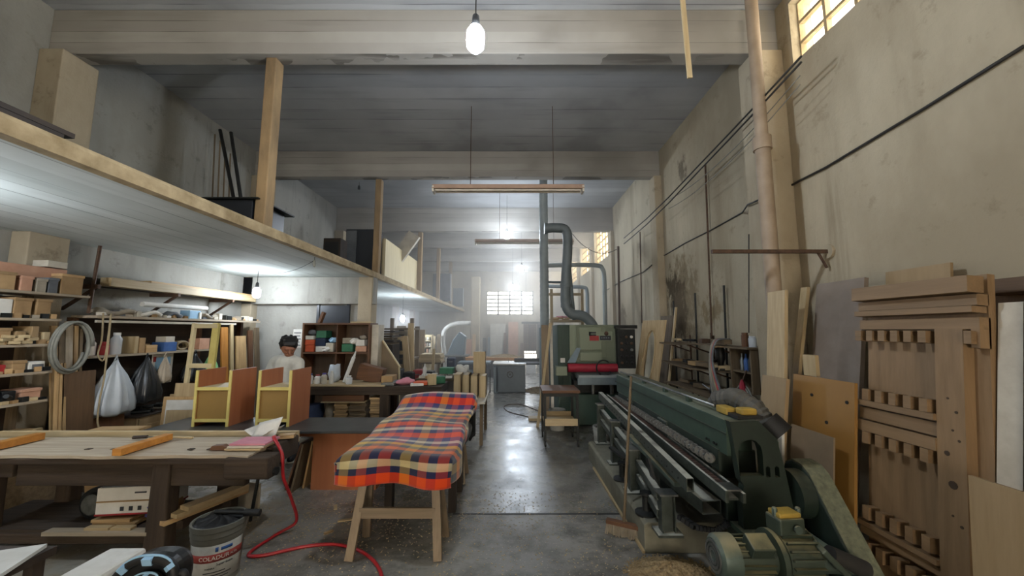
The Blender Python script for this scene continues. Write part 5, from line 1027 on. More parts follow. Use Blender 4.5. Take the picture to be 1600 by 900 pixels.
for i, (x, y, z, sx, sy, sz, m, lab) in enumerate(((-1.45, 6.2, .86, .22, .2, .05, 'orangebox', 'orange box lid on the dark bench end'), (-1.5, 6.1, .85, .2, .15, .035, 'paper', 'white flat box before the orange lid on dark bench'), (-1.28, 6.15, .92, .13, .1, .17, 'pine_z', 'upright pale wood block on the dark bench end'), (-1.95, 6.1, .855, .2, .12, .04, 'steel', 'small steel tool tray on the dark bench'), (-1.85, 6.3, .86, .16, .2, .05, 'greycloth', 'grey folded cloth on the dark bench'), (-1.2, 6.35, .89, .18, .14, .11, 'green', 'small green box at the far end of dark bench'))): single('bench_item', MB().box((x, y, z), (sx, sy, sz), (0, 0, .2 * (i % 3))), m, lab, 'box', bevel=.005)
# second scrap table behind
T = thing('scrap_table', 'cluttered table covered with wood scraps behind the blanket', 'table', (-1.2, 7.3, 0)); MB().bb(-1.75, -.72, 7.0, 7.7, .78, .82).build('table_top', 'oldwood_x', T)
for x in (-1.65, -.8):
    for y in (7.05, 7.65): MB().bb(x - .04, x + .04, y - .04, y + .04, 0, .78).build('leg', 'benchdark_z', T)
rr = random.Random(31)
for i in range(11):
    x = -1.66 + (i % 6) * .165; y = 7.12 + (i // 6) * .3; single('scrap_piece', MB().box((x, y, .845 + .0 * i), (rr.uniform(.1, .16), rr.uniform(.12, .25), rr.uniform(.03, .05)), (0, 0, rr.uniform(-.2, .2))), rr.choice(['scrap_x', 'offwhite', 'ply_x', 'paper', 'pine_x']), 'loose wood scrap on the cluttered table, %s row' % ('front' if i < 6 else 'rear'), 'wood offcut', 'scraps on the cluttered table, %s row' % ('front' if i < 6 else 'rear'))
single('green_crate', MB().bb(-1.35, -1.1, 7.15, 7.4, .89, 1.0), 'green', 'green box among scraps on the cluttered table', 'box', bevel=.008); single('white_sack', MB().sphere((-.92, 7.3, .95), .13, 12, 8, (1, .9, .8)), 'paper', 'white cloth sack on the cluttered table right end', 'sack', smooth=True)
# shelf cabinet
T = thing('open_cabinet', 'brown open-front cabinet with four compartments behind the back bench', 'cabinet', (-3.1, 7.1, 0)); a0, a1, c0_, c1_ = -3.78, -2.56, 6.85, 7.25
for x in (a0, a1 - .03): MB().bb(x, x + .03, c0_, c1_, 0, 1.83).build('side', 'brown_z', T)
for z in (.1, .74, 1.28, 1.80): MB().bb(a0 + .03, a1 - .03, c0_, c1_, z, z + .03).build('shelf', 'brown_x', T)
MB().bb(a0, a1, c1_ - .01, c1_, 0, 1.83).build('back', 'doordark_z', T); MB().bb(-3.17, -3.15, c0_ + .02, c1_ - .02, 1.31, 1.80).build('divider', 'brown_z', T); MB().bb(-3.17, -3.15, c0_ + .02, c1_ - .02, .77, 1.28).build('divider', 'brown_z', T); MB().bb(a1, a1 + .12, c0_ + .1, c1_, 0, 1.80).build('side_panel', 'offwhite', T)
it = [(-3.66, .16, .12, 0, 'orangebox', 'orange carton at bottom left of the upper cabinet shelf'), (-3.66, .17, .09, .125, 'orangebox', 'red-orange carton second from bottom on the cabinet shelf'), (-3.67, .15, .07, .22, 'paper', 'white carton on the orange ones in cabinet'), (-3.48, .14, .1, .0, 'paper', 'small white carton beside the orange ones'), (-3.46, .18, .13, .25, 'green', 'green box high in the cabinet left bay'), (-2.98, .2, .14, 0, 'green', 'green carton low in the cabinet right bay'), (-2.98, .18, .1, .15, 'dusty', 'grey bundle on the green carton in the cabinet'), (-2.73, .2, .1, .0, 'cardpink', 'pinkish carton at right of the upper cabinet shelf'), (-2.75, .16, .11, .105, 'paper', 'pale green-white carton on the pinkish one in cabinet'), (-3.3, .14, .16, 0, 'offwhite', 'off-white bundle in middle of the upper cabinet shelf')]
for x, w_, h_, dz, m, lab in it: single('carton', MB().bb(x - w_ / 2, x + w_ / 2, 6.9, 7.12, 1.312 + dz, 1.312 + dz + h_), m, lab, 'carton', bevel=.008)
single('spare_carton', MB().bb(-3.56, -3.38, 6.9, 7.1, 1.312 + .105, 1.312 + .245), 'navy', 'dark blue box under the green one in cabinet', 'carton', bevel=.008); single('rag', MB().sphere((-3.66, 7.0, 1.66), .07, 10, 7, (1.1, 1, .7)), 'greycloth', 'grey rag on the white carton in the cabinet', 'rag', smooth=True)
wbeam('brick_block', V(-3.55, 7.0, 1.835), V(-3.48, 7.0, 2.03), .09, .05, 'brown_z', 'reddish wood block leaning on top of the cabinet', 'wood block'); wbeam('flat_offcut', V(-2.98, 7.05, 1.845), V(-2.6, 7.05, 1.845), .12, .03, 'pine_x', 'flat pale board lying on top of the cabinet', 'board')
single('prop_batten', MB().beam((-3.88, 6.9, 0), (-3.78, 7.0, 1.6), .06, .03, (0, 1, 0)), 'pine_z', 'pale batten leaning at the left side of the cabinet', 'batten'); single('prop_board', MB().beam((-3.96, 7.1, 0), (-3.86, 7.3, 1.62), .14, .03, (0, 1, 0)), 'darkwood_z', 'dark board leaning left of the cabinet', 'board')
# posters on the cross wall
for x0_, x1_, z0_, z1_, m, lab in ((-4.42, -4.24, 1.35, 1.72, 'paper', 'white calendar sheet pinned on the cross wall'), (-4.2, -3.72, 1.45, 1.72, 'lilac', 'blue and violet picture pinned on cross wall behind the worker')):
    t_ = thing('wall_poster', lab, 'poster', ((x0_ + x1_) / 2, 7.69, z0_)); MB().bb(x0_, x1_, 7.684, 7.70, z0_, z1_).build('sheet', m, t_)
    for k in range(5): MB().bb(x0_ + .02, x1_ - .02 - .02 * (k % 2), 7.68, 7.684, z0_ + .04 + k * (z1_ - z0_ - .06) / 5, z0_ + .06 + k * (z1_ - z0_ - .06) / 5).build('printed_row', 'greycloth' if m == 'paper' else 'textdark', t_)
# ================================================================ left wall rack (nearest)
T = thing('wall_rack', 'tall timber rack of six shelves on left wall at the picture edge', 'rack', (-5.05, 3.7, 0)); RZ = (2.09, 1.82, 1.56, 1.28, .99, .65)
for k, z in enumerate(RZ): MB().bb(-5.19, -4.84, 2.9, 4.32 if k == 0 else 4.08 - .01 * k, z - .025, z).build('shelf', 'bench_y', T)
for y in (2.95, 4.0): MB().bb(-5.17, -5.12, y - .03, y + .03, 0, 2.3).build('upright', 'oldwood_z', T)
MB().bb(-5.19, -5.175, 2.9, 4.06, .05, 2.05).build('back', 'darkwood_z', T)
ordn = ('first', 'second', 'third', 'fourth', 'fifth', 'sixth', 'seventh')
rack = {0: [(3.62, .12, .17, 'card', 'carton'), (3.77, .09, .15, 'cardpink', 'carton'), (3.89, .08, .14, 'dusty', 'carton'), (3.99, .08, .16, 'greycloth', 'carton'), (4.16, .2, .22, 'card', 'lidded carton')],
        1: [(3.63, .1, .18, 'paper', 'white bag'), (3.76, .14, .2, 'card', 'carton'), (3.93, .12, .2, 'card', 'carton')],
        2: [(3.63, .13, .16, 'card', 'carton'), (3.77, .08, .13, 'scrap_z', 'wood block'), (3.88, .06, .18, 'scrap_z', 'wood block'), (3.98, .06, .12, 'pine_z', 'wood block')],
        3: [(3.64, .12, .09, 'red', 'tool case'), (3.8, .1, .12, 'card', 'carton'), (3.94, .13, .1, 'paper', 'label box')],
        4: [(3.62, .1, .15, 'black', 'tool'), (3.75, .1, .12, 'blackplastic', 'tool'), (3.92, .16, .12, 'cardpink', 'carton')],
        5: [(3.62, .16, .07, 'scrap_y', 'offcut'), (3.8, .14, .06, 'pine_y', 'offcut'), (3.95, .12, .05, 'scrap_y', 'offcut')]}
colw = {'card': 'brown', 'cardpink': 'pinkish', 'dusty': 'grey', 'greycloth': 'slate', 'paper': 'white', 'scrap_z': 'tan', 'pine_z': 'pale', 'red': 'red', 'black': 'black', 'blackplastic': 'charcoal', 'scrap_y': 'tan', 'pine_y': 'pale'}
for k, lst in rack.items():
    for i, (y, wy, h, m, kind) in enumerate(lst):
        z = RZ[k]; lab = '%s %s, %s from left on %s shelf of the left wall rack' % (colw[m], kind, ordn[i], ('top', 'second', 'third', 'fourth', 'fifth', 'lowest')[k])
        nm = kind.replace(' ', '_').replace('label_box', 'labelled_box'); t_ = thing(nm, lab, kind.split()[-1], (-4.98, y, z))
        MB().box((-4.97, y, z + h / 2 + .001), (.2, wy, h), (0, 0, .06 * ((i * 3 + k) % 3 - 1))).build('body', m, t_, bevel=.006)
        if kind in ('carton', 'lidded carton'): MB().box((-4.97, y, z + h - .012), (.21, wy + .012, .03), (0, 0, .06 * ((i * 3 + k) % 3 - 1))).build('lid', m, t_, bevel=.004)
        elif kind == 'tool': MB().cyl((-4.86, y, z + h * .5), (-4.82, y - .06, z + h * .7), .02).build('grip', 'darkmetal', t_)
        elif kind == 'label box': MB().box((-4.866, y, z + h * .5), (.004, wy * .7, h * .5)).build('print', 'greycloth', t_)
rr = random.Random(13)
for k in range(8): single('yellow_offcut', MB().box((-4.87 + .015 * (k % 2), 3.60 + .035 * k, RZ[2] + .02 + .03 * (k % 3)), (.06, .08, .028), (rr.uniform(-.1, .1), 0, rr.uniform(-.4, .4))), 'pine_y', 'small golden offcut piled at the front of the third rack shelf', 'wood offcut', 'golden offcuts on the third rack shelf')
for k in range(14):
    single('plank_end', MB().box((-4.75 + rr.uniform(-.03, .03), 3.62 + (k % 3) * .17 + rr.uniform(-.03, .03), .05 + .036 * (k // 3) + .42), (.3, .13, .03), (0, 0, rr.uniform(-.25, .25))), rr.choice(['scrap_x', 'pine_x']), 'rough plank end in the pile below the left rack', 'wood offcut', 'plank ends below the left rack')
single('plank_pile_box', MB().bb(-4.95, -4.55, 3.5, 4.05, 0, .45), 'oldwood_x', 'old wooden chest under the plank ends at left', 'chest', bevel=.008)
# timber on brackets high on the left wall
def hbeam(y0, y1, x, z, w_, h_, m, lab): return single('stored_timber', MB().bb(x - w_ / 2, x + w_ / 2, y0, y1, z, z + h_), m, lab, 'timber', bevel=.004)
for y in (3.4, 4.5, 5.6, 6.7): single('wall_bracket', MB().beam((-5.38, y, 2.22), (-4.95, y, 2.22), .04, .05).beam((-5.37, y, 1.95), (-5.0, y, 2.2), .03, .03), 'rust', '%s steel bracket under the timber along left wall' % {3.4: 'nearest', 4.5: 'second', 5.6: 'third', 6.7: 'farthest'}[y], 'bracket')
hbeam(3.0, 4.2, -5.08, 2.25, .16, .12, 'cardpink', 'pinkish beam stored high above the left rack'); hbeam(4.25, 7.4, -5.28, 2.25, .14, .1, 'darkwood_y', 'dark beam stored against left wall on the brackets')
hbeam(4.7, 7.4, -5.1, 2.25, .14, .11, 'pine_y', 'pale pinkish beam on the front of the wall brackets'); hbeam(5.3, 7.45, -5.2, 2.365, .2, .03, 'scrap_y', 'thin board lying on top of the stored wall timber')
single('small_carton', MB().bb(-5.15, -4.98, 4.0, 4.18, 2.38, 2.45), 'offwhite', 'small cream box on the pinkish beam at upper left', 'box', bevel=.004)
# second wall shelf with bags
T = thing('wall_shelf_unit', 'long dark two-level shelf along left wall with bags hanging below', 'shelf', (-5.05, 5.9, 0))
MB().bb(-5.19, -4.88, 4.45, 7.35, 1.845, 1.875).build('upper_board', 'bench_y', T); MB().bb(-4.9, -4.87, 4.45, 6.7, 1.79, 1.82).build('front_lip', 'offwhite', T); MB().bb(-5.19, -4.86, 4.42, 6.25, 1.375, 1.40).build('lower_board', 'bench_y', T)
MB().bb(-5.22, -5.20, 4.44, 7.3, .02, 1.85).build('back_board', 'darkwood_y', T)
for y in (4.45, 6.25, 7.2): MB().bb(-5.19, -5.12, y - .03, y + .03, 0, 1.85).build('upright', 'brown_z', T)
# goods on the upper board
def lump(nm, c, r, s, m, lab, cat): return single(nm, MB().sphere(c, r, 12, 8, s), m, lab, cat, smooth=True)
for i, (y, l, m, lab) in enumerate(((4.75, .35, 'dusty', 'grey folded sacking at near end of the upper wall shelf'), (5.15, .3, 'paper', 'white folded sheet on the upper wall shelf'), (5.5, .26, 'greycloth', 'slate folded cloth on upper wall shelf'), (5.85, .22, 'blue', 'light blue carton on upper wall shelf'), (6.15, .25, 'dusty', 'grey rolled paper on the upper wall shelf far part'))):
    if i == 3: single('carton', MB().bb(-5.05, -4.9, y - .1, y + .1, 1.876, 2.0), 'lightblue', lab, 'carton', bevel=.004)
    else: single('folded_cloth', MB().grid(lambda u, v: V(-5.15 + .26 * u, y - l / 2 + l * v, 1.93 + .04 * math.sin(6 * v + i) * math.sin(3 * u + 1) + .02 * math.sin(9 * u)), 8, 10, .045), m, lab, 'cloth', smooth=True)
single('paper_roll', MB().cyl((-5.1, 5.2, 2.06), (-5.1, 6.3, 2.06), .035), 'paper', 'white paper roll lying on top of the folded goods', 'paper roll', smooth='auto')
for i in range(6): wbeam('stored_lath', V(-5.14 + .04 * i, 6.45 + .05 * i, 1.892), V(-5.10 + .035 * i, 7.34, 1.892 + .0 * i), .03, .025, 'scrap_y', 'bare lath in the bundle at the far end of the upper wall shelf', 'lath', 'laths on the upper wall shelf')
# goods on lower board (z 1.40)
jar('spirit_bottle', -4.98, 4.80, 1.40, .055, .27, 'clearplastic', 'tall clear bottle standing on the lower wall shelf', 'bottle', 'white'); jar('red_can', -4.98, 4.66, 1.40, .05, .16, 'red', 'red can beside the clear bottle on lower wall shelf', 'can', 'red'); jar('red_can', -5.08, 4.6, 1.40, .05, .2, 'paper', 'white and red tub behind the red can', 'tub', 'red')
for i, (y, w_, h_, m, lab) in enumerate(((4.98, .05, .22, 'pine_z', 'upright pale strip on lower wall shelf'), (5.06, .08, .2, 'card', 'narrow brown box beside the pale strip on wall shelf'), (5.2, .16, .1, 'scrap_y', 'flat tan offcut pile on the lower wall shelf'), (5.48, .2, .13, 'blue', 'blue carton on the lower wall shelf'), (6.08, .2, .17, 'cardpink', 'pinkish carton at the far end of lower wall shelf'))): single('shelf_box', MB().bb(-5.08, -4.9, y - w_ / 2, y + w_ / 2, 1.40, 1.40 + h_), m, lab, 'box', bevel=.005)
single('shelf_box', MB().bb(-5.07, -4.92, 5.42, 5.56, 1.531, 1.61), 'offwhite', 'cream carton on top of the blue one', 'box', bevel=.004); coil('rope_coil', (-4.98, 5.78, 1.47), .1, 4, 'rope', 'beige coiled rope lying on the lower wall shelf', 'rope', 'x', .016, .6, 3)
# hanging bags
def bag(nm, y, ztop, zbot, wd, m, lab, x=-4.78, seed=1):
    rr_ = random.Random(seed); n = 52; mb = MB(); prof = [(0, .07), (.1, .2), (.28, .5), (.55, .82), (.8, 1.0), (.94, .98), (1.0, .7)]
    t_ = thing(nm, lab, 'bag', (x, y, zbot))
    rows = []
    for f, k in prof:
        z = ztop + (zbot - ztop) * f; rows.append((z, k))
    for z, k in rows:
        for j in range(n):
            a = 2 * math.pi * j / n; rip = 1 + .16 * math.sin(7 * a + seed) * (1.25 - k) + .09 * math.sin(11 * a + 2 * k + seed) + .05 * math.sin(17 * a - 3 * k)
            mb.v.append(V(x + .30 * wd * k * rip * math.cos(a), y + .5 * wd * k * rip * math.sin(a), z + .01 * math.sin(4 * a)))
    for i in range(len(rows) - 1):
        for j in range(n): mb.f.append((i * n + j, i * n + (j + 1) % n, (i + 1) * n + (j + 1) % n, (i + 1) * n + j))
    mb.f.append(tuple(range((len(rows) - 1) * n, len(rows) * n))); mb.f.append(tuple(range(n))[::-1]); mb.build('bag_body', m, t_, smooth=True)
    MB().tube([V(x, y - .02, ztop - .02), V(x + .0, y, ztop + .05), V(x, y + .02, ztop - .02)], .01, 6).build('bag_handle', m, t_, smooth=True); return t_
bag('plastic_bag', 4.63, 1.345, .70, .46, 'plasticbag', 'large translucent white plastic bag hanging from the wall shelf', seed=2)
bag('plastic_bag', 5.02, 1.345, .78, .42, 'blackbag', 'dark grey plastic bag hanging beside the big white one', seed=4); bag('cloth_bag', 5.24, 1.35, 1.0, .2, 'beigebag', 'beige bag hanging before the calendar', x=-4.74, seed=5)
bag('plastic_bag', 5.78, 1.345, .95, .36, 'blackbag', 'black plastic bag hanging right of the calendar', seed=7); bag('plastic_bag', 6.08, 1.345, .98, .26, 'greenbag', 'light green plastic bag hanging at the shelf end', seed=8)
T = thing('wall_calendar', 'large printed calendar sheet hanging under the wall shelf', 'calendar', (-5.0, 5.5, .95)); MB().bb(-5.0, -4.99, 5.32, 5.64, .95, 1.36).build('sheet', 'paper', T)
MB().bb(-4.99, -4.986, 5.36, 5.60, 1.13, 1.32).build('printed_block', 'lightblue', T); MB().bb(-4.99, -4.985, 5.50, 5.60, 1.17, 1.21).build('printed_block', 'red', T); MB().bb(-4.99, -4.985, 5.33, 5.37, 1.26, 1.33).build('printed_block', 'red', T)
for k in range(4): MB().bb(-4.99, -4.986, 5.36, 5.60, .98 + .035 * k, .99 + .035 * k).build('printed_row', 'greycloth', T)
# low goods under the bags
T = thing('low_cabinet', 'low yellowish cabinet under the hanging bags', 'cabinet', (-4.95, 5.3, 0)); MB().bb(-5.18, -4.72, 4.9, 5.95, .03, .60).build('cabinet_body', 'mdf_y', T); MB().bb(-5.18, -4.70, 4.88, 5.97, .60, .62).build('cabinet_top', 'darkwood_y', T)
for y in (5.16, 5.68): d_ = MB().bb(-4.72, -4.70, y - .24, y + .24, .06, .58).build('door', 'mdf_z', T); MB().bb(-4.70, -4.69, y - .16, y + .16, .13, .5).build('raised_panel', 'mdf_z', d_)
rr = random.Random(17)
for k in range(16): single('metal_fitting', MB().cyl((-4.9 + rr.uniform(-.1, .1), 5.0 + (k % 8) * .11, .645 + .05 * (k // 8)), (-4.8 + rr.uniform(-.1, .1), 5.05 + (k % 8) * .11 + rr.uniform(-.05, .05), .645 + .05 * (k // 8)), .022, n=8), rr.choice(['steel', 'darkmetal', 'dusty']), 'loose metal fitting heaped on the low cabinet', 'fitting', 'metal fittings on the low cabinet', smooth='auto')
leaner2 = lambda nm, y0, y1, h, xb, xt, t, m, lab, cat='board': single(nm, MB().plate([V(xb, y0, 0), V(xb, y1, 0), V(xt, y1, h), V(xt, y0, h)], t), m, lab, cat)
for i, (y0_, y1_, h_, xb, xt, m, lab) in enumerate([(4.10, 4.16, 1.75, -4.75, -4.98, 'scrap_z', 'nearest tan batten leaning between rack and wall shelf'), (4.18, 4.23, 1.7, -4.78, -4.98, 'oldwood_z', 'grey batten leaning between rack and wall shelf'), (4.25, 4.32, 1.8, -4.80, -5.0, 'bench_z', 'second tan batten between rack and wall shelf'), (4.34, 4.38, 1.75, -4.82, -5.0, 'scrap_z', 'thin batten leaning just before the wall shelf'), (4.40, 4.43, 1.72, -4.84, -5.0, 'oldwood_z', 'darkest thin batten beside the wall shelf'), (4.46, 4.85, 1.1, -4.78, -4.86, 'brown_z', 'dark brown sheet leaning under the near end of wall shelf'), (4.1, 4.4, 1.25, -4.68, -4.76, 'doordark_z', 'dark reddish board leaning below the cable loops')]): leaner2('leaning_board', y0_, y1_, h_, xb, xt, .02, m, lab)
coil('hose_coil', (-4.72, 4.12, 1.52), .17, 3, 'cablegrey', 'thick grey hose coil hanging at the end of the left rack', 'hose', 'x', .016, 1.55, 2)
single('looped_rope', MB().tube(curve([V(-4.80, 4.44, 1.9), V(-4.76, 4.42, 1.6), V(-4.76, 4.4, 1.42), V(-4.74, 4.46, 1.38), V(-4.74, 4.47, 1.9), V(-4.72, 4.46, 1.2), V(-4.7, 4.42, .9), V(-4.68, 4.42, .62), V(-4.6, 4.5, .52)]), .009, 7), 'rope', 'beige cord hanging in loops beside the big plastic bag', 'cord', smooth=True)
stick('iron_bar', V(-5.02, 4.48, 1.9), V(-5.0, 4.5, 2.72), .018, 'rust', 'vertical rusty iron bar above the near end of wall shelf', 'bar')
for k in range(3): single('tied_batten', MB().beam((-4.70 + .015 * k, 4.05 + .03 * k, .3), (-4.80, 4.05 + .03 * k, 1.35), .025, .02, (0, 1, 0)), 'scrap_z', '%s of the three laths tied together beside the rack' % ('nearest', 'middle', 'farthest')[k], 'lath')
for k in range(3): single('stacked_plank', MB().box((-4.35 + .02 * k, 4.3, .55 + .035 * k), (.5, .16, .03), (0, 0, .1)), 'scrap_x', '%s pale plank of the short stack behind the bench' % ('lowest', 'middle', 'top')[k], 'plank')
single('support_crate', MB().bb(-4.6, -4.1, 4.2, 4.4, 0, .534), 'darkwood_z', 'dark crate carrying the short plank stack behind bench', 'crate', bevel=.006)
# frame and boards standing further along the left wall
T = thing('cream_frame', 'cream painted wooden frame standing upright behind the nightstands', 'frame', (-4.4, 5.5, 0))
for x in (-4.56, -4.24): MB().beam((x, 5.35, 0), (x - .04, 5.5, 1.80), .09 if x > -4.4 else .05, .04, (0, 1, 0)).build('stile', 'creamedge' if x > -4.4 else 'cream_z', T)
for z in (.5, 1.2, 1.76): MB().beam((-4.58, 5.35 + .08 * z, z), (-4.25, 5.35 + .08 * z, z), .04, .06).build('rail', 'cream_x', T)
for i, (y0_, y1_, h_, m, lab) in enumerate([(6.35, 6.5, 1.75, 'orange_z', 'orange board leaning on left wall behind the cream frame'), (6.55, 6.62, 1.8, 'pine_z', 'pale batten leaning on left wall beyond the cream frame'), (6.7, 6.95, 1.6, 'scrap_z', 'mottled wide board leaning near the cross wall'), (7.0, 7.12, 1.7, 'brown_z', 'reddish brown board in the corner by the cross wall'), (7.18, 7.3, 1.75, 'oldwood_z', 'grey board in the corner by the cross wall')]): leaner2('leaning_board', y0_, y1_, h_, -4.70, -4.86, .025, m, lab)

# more goods crowding the racks and the cabinet
rr = random.Random(55)
for k in range(26):
    y = 4.55 + k * .107; h_ = rr.uniform(.03, .10)
    single('shelf_scrap', MB().box((-4.95 + rr.uniform(-.02, .02), y, 1.878 + h_ / 2), (rr.uniform(.06, .12), rr.uniform(.05, .10), h_), (0, 0, rr.uniform(-.5, .5))), rr.choice(['paper', 'dusty', 'card', 'scrap_y', 'greycloth', 'offwhite', 'darkmetal']), 'odd small scrap lined along the front of upper wall shelf', 'scrap', 'scraps along the upper wall shelf')
for k in range(9):
    y = 4.9 + k * .14; h_ = rr.uniform(.05, .16)
    single('shelf_scrap', MB().box((-5.12, y, 1.402 + h_ / 2), (.07, rr.uniform(.06, .12), h_), (0, 0, rr.uniform(-.2, .2))), rr.choice(['card', 'dusty', 'brown_z', 'greycloth', 'scrap_y']), 'odd small box at the back of the lower wall shelf', 'box', 'boxes at the back of the lower wall shelf')
for k, (x, z, r_, m, lab) in enumerate(((-3.36, 1.36, .07, 'paper', 'crumpled white plastic on the cabinet shelf, left bay'), (-3.25, 1.52, .06, 'lightblue', 'pale blue plastic crumple above the white one in cabinet'), (-2.86, 1.5, .07, 'paper', 'crumpled white plastic above the green carton in cabinet'), (-2.7, 1.57, .05, 'dusty', 'grey rag on the pale carton in the cabinet'))): single('plastic_crumple', MB().sphere((x, 6.93, z), r_, 9, 6, (1.2, .9, .8)), m, lab, 'plastic')
for k, z in enumerate(RZ[1:]):
    for j in range(7):
        y = 3.56 + j * .075; h_ = rr.uniform(.02, .05)
        single('rack_scrap', MB().box((-4.868, y, z + h_ / 2 + .001), (.04, rr.uniform(.04, .07), h_), (0, 0, rr.uniform(-.3, .3))), rr.choice(['scrap_y', 'dusty', 'darkmetal', 'pine_y', 'card']), 'tiny scrap at the front lip of the %s rack shelf' % ('second', 'third', 'fourth', 'fifth', 'lowest')[k], 'scrap', 'scraps on the %s rack shelf' % ('second', 'third', 'fourth', 'fifth', 'lowest')[k])
# ================================================================ the worker
def remesh(o, vox=.014, smooth=6):
    r = o.modifiers.new('remesh', 'REMESH'); r.mode = 'VOXEL'; r.voxel_size = vox; r.use_smooth_shade = True
    s = o.modifiers.new('smooth', 'SMOOTH'); s.iterations = smooth; s.factor = .5
PX, PY = -3.05, 5.22
T = thing('person', 'dark-haired person in pale T-shirt and dark trousers standing, looking down at work', 'person', (PX, PY, 0))
def pv(x, y, z): return V(PX + x, PY + y, z)
# facing the camera, turned a little to the right, head bowed; hands meet low in front over the table
SHL, SHR = pv(-.19, .03, 1.27), pv(.17, -.05, 1.26)
ELL, ELR = pv(-.25, -.05, 1.0), pv(.22, -.12, 1.0); WRL, WRR = pv(-.10, -.27, .93), pv(.10, -.29, .92)
HD = pv(.04, -.07, 1.475)
b = MB()
b.capsule(pv(0, 0, .92), pv(0, -.01, 1.22), .135, .15); b.capsule(pv(-.07, .0, .95), pv(.07, 0, .95), .12, .12)
b.capsule(SHL + V(.05, 0, 0), SHR - V(.05, 0, 0), .085, .085); b.capsule(pv(.0, .0, 1.28), HD + V(0, .02, -.08), .062, .056)
for S, E, W in ((SHL, ELL, WRL), (SHR, ELR, WRR)):
    b.capsule(S, E, .058, .046); b.capsule(E, W, .044, .030)
for sx in (-1, 1):
    hip, kn, an = pv(sx * .09, .0, .92), pv(sx * .10, -.02, .50), pv(sx * .11 + .03, .04, .09)
    b.capsule(hip, kn, .088, .062); b.capsule(kn, an, .058, .040); b.capsule(an - V(0, 0, .04), an + V(.04, -.14, -.05), .042, .036)
# head: skull, jaw, nose, ears, brow
dn = V(.52, -.66, -.54).normalized()      # gaze
up = (V(0, 0, 1) - dn * dn.z).normalized(); rt = dn.cross(up).normalized()
def hp_(f, u, r): return HD + dn * f + up * u + rt * r
b.sphere(HD, .098, 16, 12, (.88, 1.02, 1.1)); b.capsule(hp_(.035, -.03, 0), hp_(.055, -.095, 0), .066, .040)
b.capsule(hp_(.095, .015, 0), hp_(.122, -.022, 0), .010, .016); b.capsule(hp_(.088, .03, -.04), hp_(.088, .03, .04), .018, .018)
for s in (-1, 1): b.capsule(hp_(-.01, .015, s * .092), hp_(-.015, -.035, s * .088), .016, .011); b.capsule(hp_(.078, -.02, s * .038), hp_(.07, -.035, s * .045), .022, .02)
b.capsule(hp_(.094, -.062, -.018), hp_(.094, -.062, .018), .011, .011); b.capsule(hp_(.092, -.076, -.014), hp_(.092, -.076, .014), .011, .011)
# hands: palm, four fingers, thumb
for W, s in ((WRL, 1), (WRR, -1)):
    fw = V(.10 * s, -.9, -.28).normalized(); sd = V(1, .1, 0) * s; pc = W + fw * .05
    for k in range(4):
        r0_ = W + fw * .085 + sd * (-.03 + .02 * k); m1 = r0_ + fw * (.035 + .004 * (1 - abs(k - 1.5))) + V(0, 0, -.012); m2 = m1 + fw * .022 + V(0, 0, -.024)
        b.capsule(W + fw * .02 + sd * (-.022 + .0145 * k), r0_, .016, .0115); b.capsule(r0_, m1, .0105, .0095); b.capsule(m1, m2, .0095, .008)
    b.capsule(W + fw * .03 + sd * .03, W + fw * .07 + sd * .055 + V(0, 0, -.012), .015, .011); b.capsule(W + fw * .07 + sd * .055 + V(0, 0, -.012), W + fw * .10 + sd * .05 + V(0, 0, -.025), .0105, .009)
body = b.build('body', 'skin', T, smooth=True); remesh(body, .0075, 5)
for s in (-1, 1):
    MB().sphere(hp_(.088, -.002, s * .034), .009, 10, 8, (1, 1, .6)).build('eye', 'hair', T, smooth=True)
    MB().capsule(hp_(.102, .026, s * .018), hp_(.092, .03, s * .05), .004, .003, 6).build('eyebrow', 'hair', T, smooth=True)
h = MB().sphere(hp_(-.03, .03, 0), .109, 18, 14, (.98, .98, .98)); rr = random.Random(2)
for k in range(26):
    a = 2 * math.pi * k / 26; e = rr.uniform(.02, .09); p = hp_(-.05 + .065 * math.cos(a), e * 1.15 + .0, .085 * math.sin(a)); h.capsule(p, p + V(rr.uniform(-.02, .02), rr.uniform(-.02, .02), rr.uniform(-.02, .015)), .028, .018, 8)
for s in (-1, 1): h.capsule(hp_(-.02, .02, s * .088), hp_(-.02, -.035, s * .085), .024, .014, 8)
for k in range(7): h.capsule(hp_(.045, .095, -.06 + .02 * k), hp_(.075, .078, -.06 + .02 * k + .01), .024, .012, 8)
h.capsule(hp_(-.07, -.0, 0), hp_(-.07, -.06, 0), .07, .05); hair = h.build('hair', 'hair', T, smooth=True); remesh(hair, .009, 3)
s_ = MB(); s_.capsule(pv(0, 0, .86), pv(0, -.01, 1.22), .155, .168); s_.capsule(pv(-.07, 0, .87), pv(.07, 0, .87), .137, .137); s_.capsule(SHL + V(.04, 0, .0), SHR - V(.04, 0, 0), .098, .098)
s_.capsule(pv(0, 0, 1.26), pv(.005, -.005, 1.33), .1, .075)
for S, E in ((SHL, ELL), (SHR, ELR)): s_.capsule(S, S.lerp(E, .78), .078, .072)
sh = s_.build('tshirt', 'shirt', T, smooth=True); remesh(sh, .011, 4)
p_ = MB(); p_.capsule(pv(-.07, 0, .88), pv(.07, 0, .88), .132, .132)
for sx in (-1, 1): p_.capsule(pv(sx * .09, .0, .90), pv(sx * .10, -.02, .50), .105, .08); p_.capsule(pv(sx * .10, -.02, .50), pv(sx * .11 + .03, .04, .10), .08, .066)
pt_ = p_.build('trousers', 'jeans', T, smooth=True); remesh(pt_, .013, 4)
